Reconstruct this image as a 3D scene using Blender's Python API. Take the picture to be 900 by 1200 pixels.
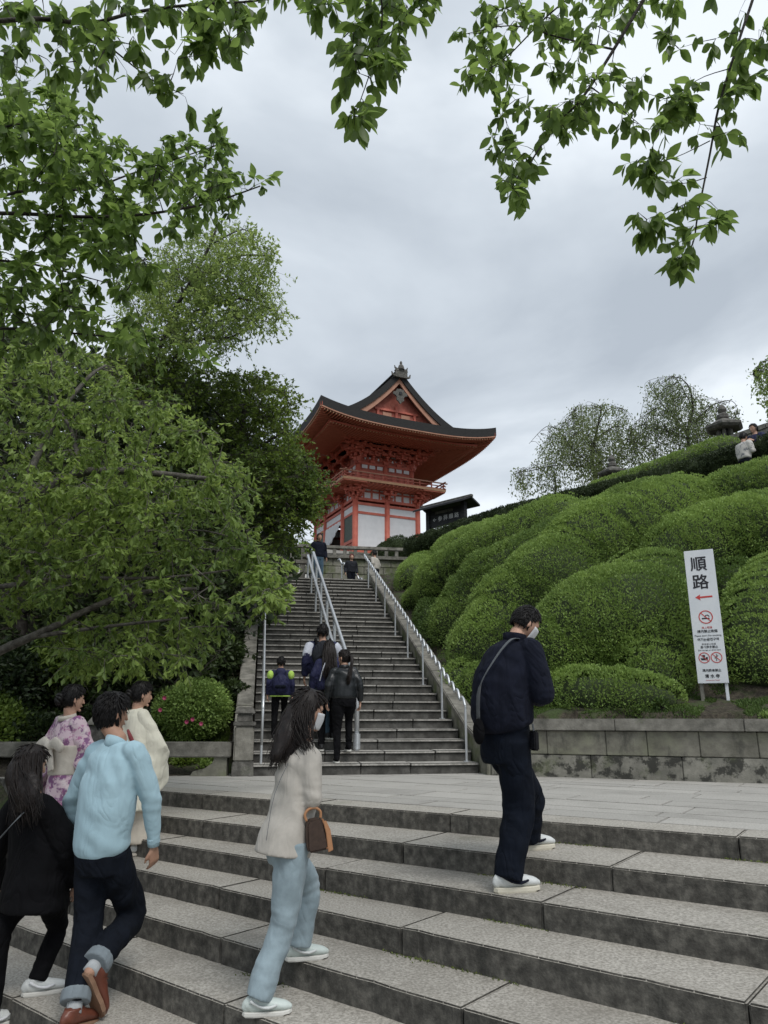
import bpy, bmesh, math, random
import numpy as np
from mathutils import Vector, Matrix, noise as mnoise
R = math.radians
random.seed(7); rng = np.random.default_rng(7)
for o in list(bpy.data.objects): bpy.data.objects.remove(o)
SC = bpy.context.scene
COL = SC.collection

# ------------------------------------------------------------------ camera
PITCH = R(15.5); EYE = 0.78
cd = bpy.data.cameras.new('camera'); cam = bpy.data.objects.new('camera', cd); COL.objects.link(cam)
cd.sensor_fit = 'VERTICAL'; cd.sensor_height = 36; cd.lens = 26.01
cd.clip_start = .05; cd.clip_end = 3000
cam.location = (0, 0, EYE); cam.rotation_euler = (R(90) + PITCH, 0, 0)
SC.camera = cam

# ------------------------------------------------------------------ world, sun, exposure
SUN_AZ, SUN_EL = R(150), R(55)
W = bpy.data.worlds.new('World'); SC.world = W; W.use_nodes = True
nt = W.node_tree; nt.nodes.clear(); N = nt.nodes.new; L = nt.links.new
out = N('ShaderNodeOutputWorld')
sky = N('ShaderNodeTexSky'); sky.sky_type = 'NISHITA'; sky.sun_disc = False
sky.sun_elevation = SUN_EL; sky.sun_rotation = SUN_AZ
bg1 = N('ShaderNodeBackground'); bg1.inputs[1].default_value = .05
L(sky.outputs[0], bg1.inputs[0])
tc = N('ShaderNodeTexCoord')
sep = N('ShaderNodeSeparateXYZ'); L(tc.outputs['Generated'], sep.inputs[0])
# project the view direction on a flat cloud deck
zc = N('ShaderNodeMath'); zc.operation = 'MAXIMUM'; zc.inputs[1].default_value = .0; L(sep.outputs[2], zc.inputs[0])
za = N('ShaderNodeMath'); za.operation = 'ADD'; za.inputs[1].default_value = .28; L(zc.outputs[0], za.inputs[0])
dx = N('ShaderNodeMath'); dx.operation = 'DIVIDE'; L(sep.outputs[0], dx.inputs[0]); L(za.outputs[0], dx.inputs[1])
dy = N('ShaderNodeMath'); dy.operation = 'DIVIDE'; L(sep.outputs[1], dy.inputs[0]); L(za.outputs[0], dy.inputs[1])
cmb = N('ShaderNodeCombineXYZ'); L(dx.outputs[0], cmb.inputs[0]); L(dy.outputs[0], cmb.inputs[1])
n1 = N('ShaderNodeTexNoise'); n1.inputs['Scale'].default_value = 1.5; n1.inputs['Detail'].default_value = 6; n1.inputs['Roughness'].default_value = .52
n1.inputs['Distortion'].default_value = .25
mp = N('ShaderNodeMapping'); mp.inputs['Location'].default_value = (3.1, 7.7, 0); mp.inputs['Scale'].default_value = (1, 1.1, 1)
L(cmb.outputs[0], mp.inputs[0]); L(mp.outputs[0], n1.inputs['Vector'])
cr = N('ShaderNodeValToRGB'); L(n1.outputs[0], cr.inputs[0])
e = cr.color_ramp.elements
e[0].position = .34; e[0].color = (.37, .415, .47, 1)
e[1].position = .64; e[1].color = (.70, .75, .80, 1)
m = e.new(.5); m.color = (.50, .55, .605, 1)
bg2 = N('ShaderNodeBackground'); bg2.inputs[1].default_value = 1.04
L(cr.outputs[0], bg2.inputs[0])
mx = N('ShaderNodeMixShader'); mx.inputs[0].default_value = .93
L(bg1.outputs[0], mx.inputs[1]); L(bg2.outputs[0], mx.inputs[2]); L(mx.outputs[0], out.inputs[0])
sd = bpy.data.lights.new('sun', 'SUN'); sd.energy = 1.5; sd.angle = R(25); sd.color = (1, .97, .93)
sun = bpy.data.objects.new('sun', sd); COL.objects.link(sun)
sun.rotation_euler = (R(90) - SUN_EL, 0, math.pi - SUN_AZ)
VS = SC.view_settings; VS.view_transform = 'Standard'; VS.look = 'None'; VS.exposure = 0.42; VS.gamma = 1; VS.use_curve_mapping = False

# ------------------------------------------------------------------ coordinates
F = 867.; CP, SP = math.cos(PITCH), math.sin(PITCH)
def at(x, y, Y):
    """the point at horizontal distance Y seen in direction (x, y) of the 900x1200 survey photo"""
    u, v = x - 450, 600 - y
    k = Y / (F * CP - v * SP)
    return Vector((u * k, Y, (F * SP + v * CP) * k + EYE))
def atz(x, y, z):
    u, v = x - 450, 600 - y
    k = (z - EYE) / (F * SP + v * CP)
    return Vector((u * k, (F * CP - v * SP) * k, z))
AX = R(-9.5)                       # direction in which the long stair climbs
def st(s, o, z=0.): return Vector((s * math.sin(AX) + o * math.cos(AX), s * math.cos(AX) - o * math.sin(AX), z))
def so(x, y): return x * math.sin(AX) + y * math.cos(AX), x * math.cos(AX) - y * math.sin(AX)
S0, TR, RI, NST, WID = 10.9, .361, .151, 32, 3.2
def stair_z(s): return RI * max(0, min(NST, math.floor((s - S0) / TR) + 1))
def az(deg): return Vector((math.sin(R(deg)), math.cos(R(deg)), 0))

# ------------------------------------------------------------------ materials
def new_mat(name):
    m = bpy.data.materials.new(name); m.use_nodes = True
    nt = m.node_tree; nt.nodes.clear()
    return m, nt, nt.nodes.new, nt.links.new
def pmat(name, cols, scale=8., rough=.8, bump=.3, bscale=60., detail=5, layers=(), coord='Object', spec=.4, stretch=(1, 1, 1), metallic=0, bdist=.01, sheen=0, tone=False):
    """cols: 2-3 colours mixed by noise. layers: (colour, scale, lo, hi, amount, stretch) patches of stain"""
    m, nt, N, L = new_mat(name)
    o = N('ShaderNodeOutputMaterial'); b = N('ShaderNodeBsdfPrincipled'); L(b.outputs[0], o.inputs[0])
    tc = N('ShaderNodeTexCoord')
    def mapped(s):
        mp = N('ShaderNodeMapping'); mp.inputs['Scale'].default_value = s; L(tc.outputs[coord], mp.inputs[0]); return mp
    mp = mapped(stretch)
    n = N('ShaderNodeTexNoise'); n.inputs['Scale'].default_value = scale; n.inputs['Detail'].default_value = detail; n.inputs['Roughness'].default_value = .62
    L(mp.outputs[0], n.inputs['Vector'])
    cr = N('ShaderNodeValToRGB'); L(n.outputs[0], cr.inputs[0])
    el = cr.color_ramp.elements
    el[0].position = .33; el[0].color = (*cols[0], 1); el[1].position = .67; el[1].color = (*cols[-1], 1)
    if len(cols) > 2: q = el.new(.5); q.color = (*cols[1], 1)
    cur = cr.outputs[0]
    for (c, s, lo, hi, amt, strt) in layers:
        n2 = N('ShaderNodeTexNoise'); n2.inputs['Scale'].default_value = s; n2.inputs['Detail'].default_value = 7; n2.inputs['Roughness'].default_value = .68
        L(mapped(strt).outputs[0], n2.inputs['Vector'])
        mr = N('ShaderNodeMapRange'); mr.inputs[1].default_value = lo; mr.inputs[2].default_value = hi; mr.inputs[4].default_value = amt
        L(n2.outputs[0], mr.inputs[0])
        mxx = N('ShaderNodeMixRGB'); L(mr.outputs[0], mxx.inputs[0]); L(cur, mxx.inputs[1]); mxx.inputs[2].default_value = (*c, 1)
        cur = mxx.outputs[0]
    if tone:
        oi = N('ShaderNodeObjectInfo'); hs = N('ShaderNodeHueSaturation')
        mr = N('ShaderNodeMapRange'); mr.inputs[3].default_value = 1 - tone; mr.inputs[4].default_value = 1 + tone
        L(oi.outputs['Random'], mr.inputs[0]); L(mr.outputs[0], hs.inputs['Value']); L(cur, hs.inputs['Color']); cur = hs.outputs[0]
    L(cur, b.inputs['Base Color'])
    b.inputs['Roughness'].default_value = rough; b.inputs['Specular IOR Level'].default_value = spec; b.inputs['Metallic'].default_value = metallic
    if sheen: b.inputs['Sheen Weight'].default_value = sheen; b.inputs['Sheen Roughness'].default_value = .5
    if bump:
        nb = N('ShaderNodeTexNoise'); nb.inputs['Scale'].default_value = bscale; nb.inputs['Detail'].default_value = 4
        L(mapped(stretch).outputs[0], nb.inputs['Vector'])
        bp = N('ShaderNodeBump'); bp.inputs['Strength'].default_value = bump; bp.inputs['Distance'].default_value = bdist
        L(nb.outputs[0], bp.inputs['Height']); L(bp.outputs[0], b.inputs['Normal'])
    return m
def leafmat(name, dark, light, trans=.35, rough=.5, vb=1.7):
    """per-leaf tone attribute picks between two real leaf colours; thin leaves let light through"""
    m, nt, N, L = new_mat(name)
    o = N('ShaderNodeOutputMaterial'); b = N('ShaderNodeBsdfPrincipled')
    a = N('ShaderNodeAttribute'); a.attribute_name = 'tone'
    oi = N('ShaderNodeObjectInfo'); ad = N('ShaderNodeMath'); ad.operation = 'ADD'
    L(a.outputs['Fac'], ad.inputs[0])
    ml = N('ShaderNodeMath'); ml.operation = 'MULTIPLY'; ml.inputs[1].default_value = .35; L(oi.outputs['Random'], ml.inputs[0]); L(ml.outputs[0], ad.inputs[1])
    cr = N('ShaderNodeValToRGB'); L(ad.outputs[0], cr.inputs[0])
    cr.color_ramp.elements[0].color = (*dark, 1); cr.color_ramp.elements[1].color = (*light, 1)
    L(cr.outputs[0], b.inputs['Base Color']); b.inputs['Roughness'].default_value = rough; b.inputs['Specular IOR Level'].default_value = .35
    t = N('ShaderNodeBsdfTranslucent')
    hs = N('ShaderNodeHueSaturation'); hs.inputs['Hue'].default_value = .485; hs.inputs['Saturation'].default_value = 1.0; hs.inputs['Value'].default_value = vb
    L(cr.outputs[0], hs.inputs['Color']); L(hs.outputs[0], t.inputs[0])
    mx = N('ShaderNodeMixShader'); mx.inputs[0].default_value = trans
    L(b.outputs[0], mx.inputs[1]); L(t.outputs[0], mx.inputs[2]); L(mx.outputs[0], o.inputs[0])
    return m
M = {}
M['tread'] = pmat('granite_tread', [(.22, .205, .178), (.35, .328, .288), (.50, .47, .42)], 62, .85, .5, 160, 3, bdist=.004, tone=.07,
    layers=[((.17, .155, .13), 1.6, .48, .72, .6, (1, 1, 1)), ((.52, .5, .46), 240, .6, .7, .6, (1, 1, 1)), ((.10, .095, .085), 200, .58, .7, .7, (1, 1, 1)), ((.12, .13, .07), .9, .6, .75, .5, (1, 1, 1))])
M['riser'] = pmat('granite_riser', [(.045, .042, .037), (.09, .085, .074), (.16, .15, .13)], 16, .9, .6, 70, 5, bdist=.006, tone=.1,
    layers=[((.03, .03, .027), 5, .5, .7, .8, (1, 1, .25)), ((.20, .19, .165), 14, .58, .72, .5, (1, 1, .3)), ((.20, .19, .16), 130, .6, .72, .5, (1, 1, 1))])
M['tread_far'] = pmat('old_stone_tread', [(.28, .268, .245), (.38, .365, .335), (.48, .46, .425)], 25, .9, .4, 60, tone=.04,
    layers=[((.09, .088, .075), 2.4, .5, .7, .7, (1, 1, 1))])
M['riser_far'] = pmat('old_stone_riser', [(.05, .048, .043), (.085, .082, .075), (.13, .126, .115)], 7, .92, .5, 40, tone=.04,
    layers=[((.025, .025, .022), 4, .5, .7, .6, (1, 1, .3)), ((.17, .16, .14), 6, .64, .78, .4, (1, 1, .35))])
M['paving'] = pmat('granite_paving', [(.30, .288, .262), (.375, .36, .33), (.45, .432, .40)], 60, .8, .35, 130, 3, bdist=.003, tone=.09,
    layers=[((.20, .19, .17), 1.1, .5, .7, .5, (1, 1, 1)), ((.12, .12, .11), 180, .6, .7, .5, (1, 1, 1))])
M['wall'] = pmat('retaining_wall_stone', [(.12, .115, .093), (.18, .172, .142), (.25, .24, .20)], 6, .92, .5, 50, tone=.1,
    layers=[((.13, .15, .07), 1.5, .5, .7, .55, (1, 1, 1)), ((.05, .05, .043), 3.5, .54, .68, .8, (1, 1, .45))])
M['wall_low'] = pmat('stained_wall_stone', [(.15, .147, .125), (.20, .193, .165), (.26, .25, .215)], 6, .92, .5, 50, tone=.08,
    layers=[((.03, .03, .026), 6.5, .48, .56, .9, (.8, .8, .8)), ((.10, .12, .05), 2, .55, .7, .6, (1, 1, 1))])
M['coping'] = pmat('coping_stone', [(.14, .135, .115), (.20, .19, .165), (.27, .258, .225)], 7, .9, .5, 50, tone=.1,
    layers=[((.07, .068, .058), 2.6, .5, .68, .8, (1, 1, 1)), ((.10, .13, .05), 4, .6, .74, .5, (1, 1, 1))])
M['mossy'] = pmat('mossy_pale_stone', [(.14, .138, .11), (.21, .205, .165), (.30, .29, .25)], 3, .92, .5, 30,
    layers=[((.10, .13, .04), 1.8, .48, .62, .75, (1, 1, 1)), ((.045, .045, .038), 6, .55, .68, .8, (1, 1, .5))])
M['oldstone'] = pmat('weathered_lantern_stone', [(.06, .058, .052), (.11, .105, .095), (.19, .182, .165)], 9, .95, .6, 45,
    layers=[((.28, .27, .25), 12, .6, .7, .6, (1, 1, 1)), ((.07, .09, .04), 4, .55, .7, .5, (1, 1, 1))])
M['soil'] = pmat('dark_soil', [(.025, .02, .014), (.05, .042, .03), (.085, .072, .05)], 14, .95, .8, 40, layers=[((.05, .075, .022), 1.7, .5, .62, .9, (1, 1, 1))], bdist=.03)
M['moss'] = leafmat('moss_green', (.05, .075, .018), (.13, .16, .04), .1, .9)
M['grass'] = leafmat('grass_green', (.04, .075, .018), (.10, .16, .04), .3, .7)
M['steel'] = pmat('stainless_rail', [(.52, .54, .56), (.64, .66, .68)], 5, .42, 0, metallic=.65)
M['vermilion'] = pmat('vermilion_lacquer', [(.46, .108, .072), (.54, .135, .09), (.60, .17, .115)], 2, .6, .15, 20,
    layers=[((.22, .05, .033), 1.2, .5, .75, .5, (1, 1, .4))])
M['vermilion_worn'] = pmat('worn_vermilion', [(.34, .09, .062), (.42, .12, .083), (.48, .17, .125)], 3, .7, .2, 20)
M['rafter_red'] = pmat('rafter_red', [(.52, .155, .10), (.60, .20, .13)], 3, .7, 0)
M['rafter_end'] = pmat('rafter_end_paint', [(.42, .23, .13), (.5, .30, .17)], 3, .7, 0)
M['plaster'] = pmat('white_plaster', [(.66, .66, .67), (.74, .74, .75)], 2, .85, .1, 20)
M['bark_roof'] = pmat('cypress_bark_roof', [(.022, .022, .023), (.04, .04, .041), (.065, .064, .064)], 3, .85, .8, 20, stretch=(1, 1, 5), bdist=.03)
M['roof_edge'] = pmat('roof_edge_dark', [(.012, .012, .012), (.028, .027, .026)], 5, .8, .6, 30, stretch=(1, 1, 6), bdist=.02)
M['bargeboard'] = pmat('bargeboard_wood', [(.36, .17, .11), (.46, .25, .17)], 2, .7, .1, 20)
M['darkwood'] = pmat('dark_stained_wood', [(.010, .011, .013), (.02, .021, .024), (.034, .034, .037)], 5, .7, .4, 40, stretch=(1, 1, 4))
M['lattice'] = pmat('green_lattice', [(.06, .085, .07), (.10, .125, .105)], 4, .7, .1)
M['signwhite'] = pmat('sign_white_paint', [(.66, .69, .72), (.74, .76, .78)], 3, .45, .05, layers=[((.5, .52, .5), 5, .6, .8, .4, (1, 1, 1))])
M['ink'] = pmat('black_ink', [(.015, .015, .02), (.03, .03, .035)], 9, .6, 0)
M['red_ink'] = pmat('red_ink', [(.5, .05, .045), (.56, .07, .06)], 9, .6, 0)
M['grey_ink'] = pmat('grey_ink', [(.12, .12, .13), (.2, .2, .2)], 9, .6, 0)
M['white_ink'] = pmat('white_lettering', [(.5, .5, .5), (.62, .62, .62)], 9, .6, 0)
M['bark'] = pmat('tree_bark', [(.018, .015, .012), (.035, .03, .025), (.075, .068, .058)], 14, .92, .9, 60, stretch=(1, 1, 1), bdist=.01)
M['bark_pale'] = pmat('pale_lichen_bark', [(.045, .04, .034), (.09, .082, .07), (.16, .15, .13)], 14, .92, .9, 60, bdist=.01)
M['azalea'] = leafmat('azalea_leaf', (.10, .165, .042), (.26, .375, .095), .3, .55)
M['azalea_deep'] = leafmat('azalea_leaf_deep', (.045, .085, .022), (.11, .18, .042), .25, .55)
M['hedge'] = leafmat('hedge_leaf', (.022, .036, .016), (.062, .088, .034), .2, .55)
M['bushcore'] = pmat('bush_core_twigs', [(.02, .03, .012), (.045, .065, .022)], 20, .95, .6, 40)
M['leaf_near'] = leafmat('cherry_leaf_near', (.052, .092, .026), (.13, .205, .048), .6, .42, vb=2.1)
M['leaf_cherry'] = leafmat('cherry_leaf', (.095, .155, .038), (.30, .41, .10), .42, .5)
M['leaf_pale'] = leafmat('pale_spring_leaf', (.13, .20, .055), (.28, .37, .11), .5, .55)
M['leaf_maple'] = leafmat('maple_leaf', (.035, .068, .014), (.16, .235, .04), .35, .55)
M['leaf_dark'] = leafmat('evergreen_leaf', (.014, .026, .011), (.045, .07, .02), .2, .5)
M['leaf_willow'] = leafmat('weeping_cherry_leaf', (.09, .13, .05), (.2, .25, .10), .4, .55)
M['skin'] = pmat('skin', [(.46, .27, .19), (.54, .33, .24)], 14, .55, .1, 120)
M['skin_d'] = pmat('skin_tan', [(.36, .20, .135), (.44, .26, .18)], 14, .55, .1, 120)
M['hair'] = pmat('black_hair', [(.004, .0035, .0035), (.010, .008, .008)], 60, .5, .2, 200, spec=.3)
M['hair_brown'] = pmat('dark_brown_hair', [(.007, .005, .0045), (.018, .012, .010)], 60, .5, .2, 200, spec=.3)
def cloth(name, c, var=.12, bs=260, fold=.5, rough=.9, sheen=None, layers=()):
    sheen = (0 if max(c) < .08 else .1) if sheen is None else sheen
    lo = tuple(max(0, x * (1 - var)) for x in c); hi = tuple(min(1, x * (1 + var)) for x in c)
    m = pmat(name, [lo, c, hi], 7, rough, fold, bs, sheen=sheen, layers=layers, bdist=.0015, spec=.15 if max(c) < .08 else .3)
    nt = m.node_tree; N = nt.nodes.new; L = nt.links.new          # crumpled cloth: broad sharp creases under the weave
    b = next(n for n in nt.nodes if n.type == 'BSDF_PRINCIPLED'); wv = next(n for n in nt.nodes if n.type == 'BUMP'); t = next(n for n in nt.nodes if n.type == 'TEX_COORD')
    n1 = N('ShaderNodeTexNoise'); n1.inputs['Scale'].default_value = 4.6; n1.inputs['Detail'].default_value = 2.2; n1.inputs['Distortion'].default_value = .9; n1.inputs['Roughness'].default_value = .55
    mp = N('ShaderNodeMapping'); mp.inputs['Scale'].default_value = (1.3, 1.3, .75); L(t.outputs['Object'], mp.inputs[0]); L(mp.outputs[0], n1.inputs['Vector'])
    r1 = N('ShaderNodeMath'); r1.operation = 'SUBTRACT'; r1.inputs[1].default_value = .5; L(n1.outputs[0], r1.inputs[0])
    r2 = N('ShaderNodeMath'); r2.operation = 'ABSOLUTE'; L(r1.outputs[0], r2.inputs[0])
    bp = N('ShaderNodeBump'); bp.inputs['Strength'].default_value = .7; bp.inputs['Distance'].default_value = .09 if max(c) < .08 else .034; L(r2.outputs[0], bp.inputs['Height']); L(wv.outputs[0], bp.inputs['Normal']); L(bp.outputs[0], b.inputs['Normal'])
    return m
M['blazer'] = cloth('beige_cotton', (.45, .42, .375)); M['bluejean'] = cloth('pale_blue_denim', (.26, .33, .365), .2, layers=[((.40, .46, .49), 5, .55, .75, .5, (1, 1, .5))])
M['navy'] = cloth('navy_cotton', (.010, .012, .022), .25); M['navytrouser'] = cloth('dark_navy_trouser', (.005, .0075, .014), .25)
M['skyblue'] = cloth('light_blue_sweatshirt', (.37, .53, .60), .05); M['darkdenim'] = cloth('raw_denim', (.0055, .0075, .0125), .3)
M['cuff'] = cloth('grey_denim_cuff', (.17, .20, .22)); M['blackcloth'] = cloth('black_wool', (.0035, .0035, .0045), .3)
M['cream'] = cloth('cream_haori_silk', (.62, .60, .50), .05); M['creamskirt'] = cloth('cream_kimono_silk', (.55, .50, .42), .08)
M['kimono'] = pmat('lilac_floral_kimono', [(.55, .42, .47), (.58, .46, .50)], 6, .8, .2, 200,
    layers=[((.16, .05, .16), 11, .50, .56, .9, (1, 1, 1)), ((.62, .55, .55), 9, .58, .62, .8, (1, 1, 1)), ((.34, .10, .24), 17, .56, .62, .8, (1, 1, 1))])
M['obi'] = cloth('cream_obi_silk', (.50, .46, .40), .1); M['obired'] = cloth('dark_red_obi', (.20, .045, .05), .2)
M['rubber'] = pmat('white_rubber', [(.55, .54, .50), (.62, .61, .57)], 5, .6, 0); M['shoewhite'] = pmat('white_leather', [(.56, .58, .57), (.64, .66, .65)], 7, .5, .1, 80)
M['shoemint'] = pmat('pale_mint_leather', [(.50, .56, .53), (.57, .63, .6)], 7, .5, .1, 80)
M['shoebrown'] = pmat('oxblood_leather', [(.10, .032, .02), (.16, .052, .032)], 7, .35, .15, 60); M['shoeblack'] = pmat('black_shoe', [(.01, .01, .011), (.02, .02, .02)], 7, .5, .1)
M['solebrown'] = pmat('tan_rubber_sole', [(.20, .115, .07), (.26, .155, .10)], 7, .7, .1); M['creamsole'] = pmat('cream_rubber', [(.55, .52, .42), (.62, .58, .48)], 7, .6, 0)
M['sock'] = cloth('grey_white_sock', (.40, .42, .43)); M['maskwhite'] = pmat('white_mask_fabric', [(.62, .63, .65), (.68, .69, .71)], 9, .8, .1)
M['bagbrown'] = pmat('dark_brown_canvas', [(.040, .024, .017), (.062, .038, .027)], 40, .55, .1, layers=[((.12, .08, .05), 90, .62, .68, .5, (1, 1, 1))])
M['tan'] = pmat('tan_leather', [(.36, .17, .08), (.43, .22, .11)], 7, .5, .1); M['strap'] = cloth('grey_strap', (.10, .11, .12))
M['leather'] = pmat('black_leather', [(.008, .01, .012), (.016, .018, .02)], 9, .38, .5, 30, bdist=.006)
M['packnavy'] = cloth('navy_nylon', (.022, .024, .06), .25, rough=.6); M['lime'] = cloth('lime_fabric', (.42, .62, .12)); M['jwhite'] = cloth('white_panel_fabric', (.5, .52, .58)); M['jgrey'] = cloth('charcoal_fabric', (.025, .027, .033))
M['jeanblue'] = cloth('blue_denim', (.05, .09, .13)); M['redcloth'] = cloth('red_fabric', (.42, .05, .03)); M['whitefloral'] = pmat('white_floral_cloth', [(.5, .48, .45), (.56, .54, .5)], 6, .8, .1, layers=[((.1, .11, .14), 14, .54, .6, .8, (1, 1, 1))])
M['flower'] = leafmat('azalea_flower', (.45, .06, .16), (.6, .12, .25), .3, .6)
M['eye'] = pmat('dark_eye', [(.01, .01, .01), (.02, .015, .01)], 9, .2, 0)
M['phone'] = pmat('black_glass', [(.01, .01, .012), (.015, .015, .018)], 9, .15, 0)

# ------------------------------------------------------------------ mesh building
class MB:
    def __init__(s): s.v = []; s.f = []; s.mi = []
    def add(s, v, f, mi=0):
        b = len(s.v); s.v += [tuple(p) for p in v]; s.f += [tuple(i + b for i in q) for q in f]; s.mi += [mi] * len(f)
    def box(s, c, size, rot=None, mi=0, taper=1.):
        hx, hy, hz = size[0] / 2, size[1] / 2, size[2] / 2
        P = []
        for z, t in ((-hz, 1.), (hz, taper)):
            for x, y in ((-hx, -hy), (hx, -hy), (hx, hy), (-hx, hy)):
                p = Vector((x * t, y * t, z)); P.append((rot @ p if rot else p) + Vector(c))
        s.add(P, [(3, 2, 1, 0), (4, 5, 6, 7), (0, 1, 5, 4), (1, 2, 6, 5), (2, 3, 7, 6), (3, 0, 4, 7)], mi)
    def prism(s, poly, z0, z1, mi=0, mi_top=None):
        """poly: ccw (x, y); z0, z1 numbers or lists"""
        n = len(poly)
        Z0 = z0 if isinstance(z0, (list, tuple)) else [z0] * n; Z1 = z1 if isinstance(z1, (list, tuple)) else [z1] * n
        v = [(p[0], p[1], a) for p, a in zip(poly, Z0)] + [(p[0], p[1], a) for p, a in zip(poly, Z1)]
        b = len(s.v); s.v += v
        s.f.append(tuple(b + n - 1 - i for i in range(n))); s.mi.append(mi)
        s.f.append(tuple(b + n + i for i in range(n))); s.mi.append(mi if mi_top is None else mi_top)
        for i in range(n):
            j = (i + 1) % n; s.f.append((b + i, b + j, b + n + j, b + n + i)); s.mi.append(mi)
    def bar(s, a, b, w, h, mi=0, up=(0, 0, 1)):
        a, b = Vector(a), Vector(b); d = b - a; l = d.length; d.normalize()
        u = Vector(up); x = d.cross(u)
        if x.length < 1e-4: x = d.cross(Vector((1, 0, 0)))
        x.normalize(); z = x.cross(d)
        s.box((a + b) / 2, (w, l, h), Matrix((x, d, z)).transposed(), mi)
    def tube(s, pts, rad, n=8, cap=True, mi=0, u=None, rv=None, sub=1, dome=False):
        """rad list; u = fixed lateral axis for elliptic sections (rad along u, rv across)"""
        pts = [Vector(p) for p in pts]
        rad = list(rad) if isinstance(rad, (list, tuple)) else [rad] * len(pts)
        rv = rad if rv is None else (list(rv) if isinstance(rv, (list, tuple)) else [rv] * len(pts))
        if sub > 1:
            P, A, B = [], [], []
            k = len(pts)
            for i in range(k - 1):
                p0, p1, p2, p3 = pts[max(i - 1, 0)], pts[i], pts[i + 1], pts[min(i + 2, k - 1)]
                for j in range(sub):
                    t = j / sub
                    P.append(.5 * ((2 * p1) + (p2 - p0) * t + (2 * p0 - 5 * p1 + 4 * p2 - p3) * t * t + (3 * p1 - p0 - 3 * p2 + p3) * t ** 3))
                    tt = t * t * (3 - 2 * t)
                    A.append(rad[i] * (1 - tt) + rad[i + 1] * tt); B.append(rv[i] * (1 - tt) + rv[i + 1] * tt)
            P.append(pts[-1]); A.append(rad[-1]); B.append(rv[-1]); pts, rad, rv = P, A, B
        if dome:
            def ext(p, d, a, b):
                return [(p + d * min(a, b) * c, a * q, b * q) for c, q in ((.5, .87), (.85, .52), (.98, .18))]
            d0 = (pts[0] - pts[1]).normalized(); d1 = (pts[-1] - pts[-2]).normalized()
            E0 = ext(pts[0], d0, rad[0], rv[0])[::-1]; E1 = ext(pts[-1], d1, rad[-1], rv[-1])
            pts = [e[0] for e in E0] + pts + [e[0] for e in E1]
            rad = [e[1] for e in E0] + list(rad) + [e[1] for e in E1]; rv = [e[2] for e in E0] + list(rv) + [e[2] for e in E1]
        k = len(pts); V = []; pu = None
        for i in range(k):
            t = (pts[min(i + 1, k - 1)] - pts[max(i - 1, 0)])
            if t.length < 1e-9: t = Vector((0, 0, 1))
            t.normalize()
            if u is not None: a = Vector(u[i] if isinstance(u, list) and len(u) == k else (u[0] if isinstance(u, list) else u))
            elif pu is not None: a = pu
            else: a = Vector((0, 0, 1)) if abs(t.z) < .9 else Vector((1, 0, 0))
            a = a - t * a.dot(t)
            if a.length < 1e-5: a = t.orthogonal()
            a.normalize(); pu = a; b = t.cross(a)
            for j in range(n):
                w = 2 * math.pi * j / n
                V.append(pts[i] + a * (math.cos(w) * rad[i]) + b * (math.sin(w) * rv[i]))
        Fc = []
        for i in range(k - 1):
            for j in range(n):
                j2 = (j + 1) % n; Fc.append((i * n + j, i * n + j2, (i + 1) * n + j2, (i + 1) * n + j))
        if cap: Fc.append(tuple(range(n - 1, -1, -1))); Fc.append(tuple((k - 1) * n + j for j in range(n)))
        s.add(V, Fc, mi)
    def ell(s, c, rx, ry, rz, B=None, n=14, m=10, fn=None, mi=0):
        c = Vector(c); V = []
        for i in range(m + 1):
            th = math.pi * i / m
            for j in range(n):
                ph = 2 * math.pi * j / n
                q = Vector((math.sin(th) * math.cos(ph), math.sin(th) * math.sin(ph), math.cos(th)))
                p = Vector((q.x * rx, q.y * ry, q.z * rz))
                if fn: p = fn(q, p)
                V.append(c + (B @ p if B else p))
        Fc = []
        for i in range(m):
            for j in range(n):
                j2 = (j + 1) % n; Fc.append((i * n + j, (i + 1) * n + j, (i + 1) * n + j2, i * n + j2))
        s.add(V, Fc, mi)
    def mesh(s, name='m', off=None, bevel=0, weld=False):
        me = bpy.data.meshes.new(name)
        V = s.v if off is None else [(p[0] - off[0], p[1] - off[1], p[2] - off[2]) for p in s.v]
        me.from_pydata(V, [], s.f)
        me.polygons.foreach_set('material_index', s.mi)
        if bevel or weld:
            bm = bmesh.new(); bm.from_mesh(me)
            if weld: bmesh.ops.remove_doubles(bm, verts=bm.verts, dist=1e-5)
            if bevel: bmesh.ops.bevel(bm, geom=list(bm.edges), offset=bevel, segments=2, affect='EDGES', clamp_overlap=True)
            bm.to_mesh(me); bm.free()
        return me
def link(o, parent=None, mats=()):
    COL.objects.link(o)
    if parent: o.parent = parent
    return o
def rootloc(p):
    return p.location if p else Vector((0, 0, 0))
def top(p):
    while p and p.parent: p = p.parent
    return p
def build(mb, name, mat, parent=None, smooth=False, bevel=0, kind=None, label=None, weld=False, local=False):
    me = mb.mesh(name, None if (local or not parent) else rootloc(top(parent)), bevel, weld)
    return finish(me, name, mat, parent, smooth, kind, label)
def finish(me, name, mat, parent=None, smooth=False, kind=None, label=None):
    for mm in (mat if isinstance(mat, (list, tuple)) else [mat]): me.materials.append(mm if not isinstance(mm, str) else M[mm])
    if smooth: me.polygons.foreach_set('use_smooth', [True] * len(me.polygons))
    me.update()
    o = bpy.data.objects.new(name, me); link(o, parent)
    if kind: o['kind'] = kind
    if label: o['label'] = label
    return o
def tag(o, label, cat, group=None, kind=None):
    o['label'] = label; o['category'] = cat
    if group: o['group'] = group
    if kind: o['kind'] = kind
    return o
def empty(name, loc, label, cat, group=None):
    o = bpy.data.objects.new(name, None); COL.objects.link(o); o.location = loc; o.empty_display_size = .1
    return tag(o, label, cat, group)
def struct(o): o['kind'] = 'structure'; return o

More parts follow.
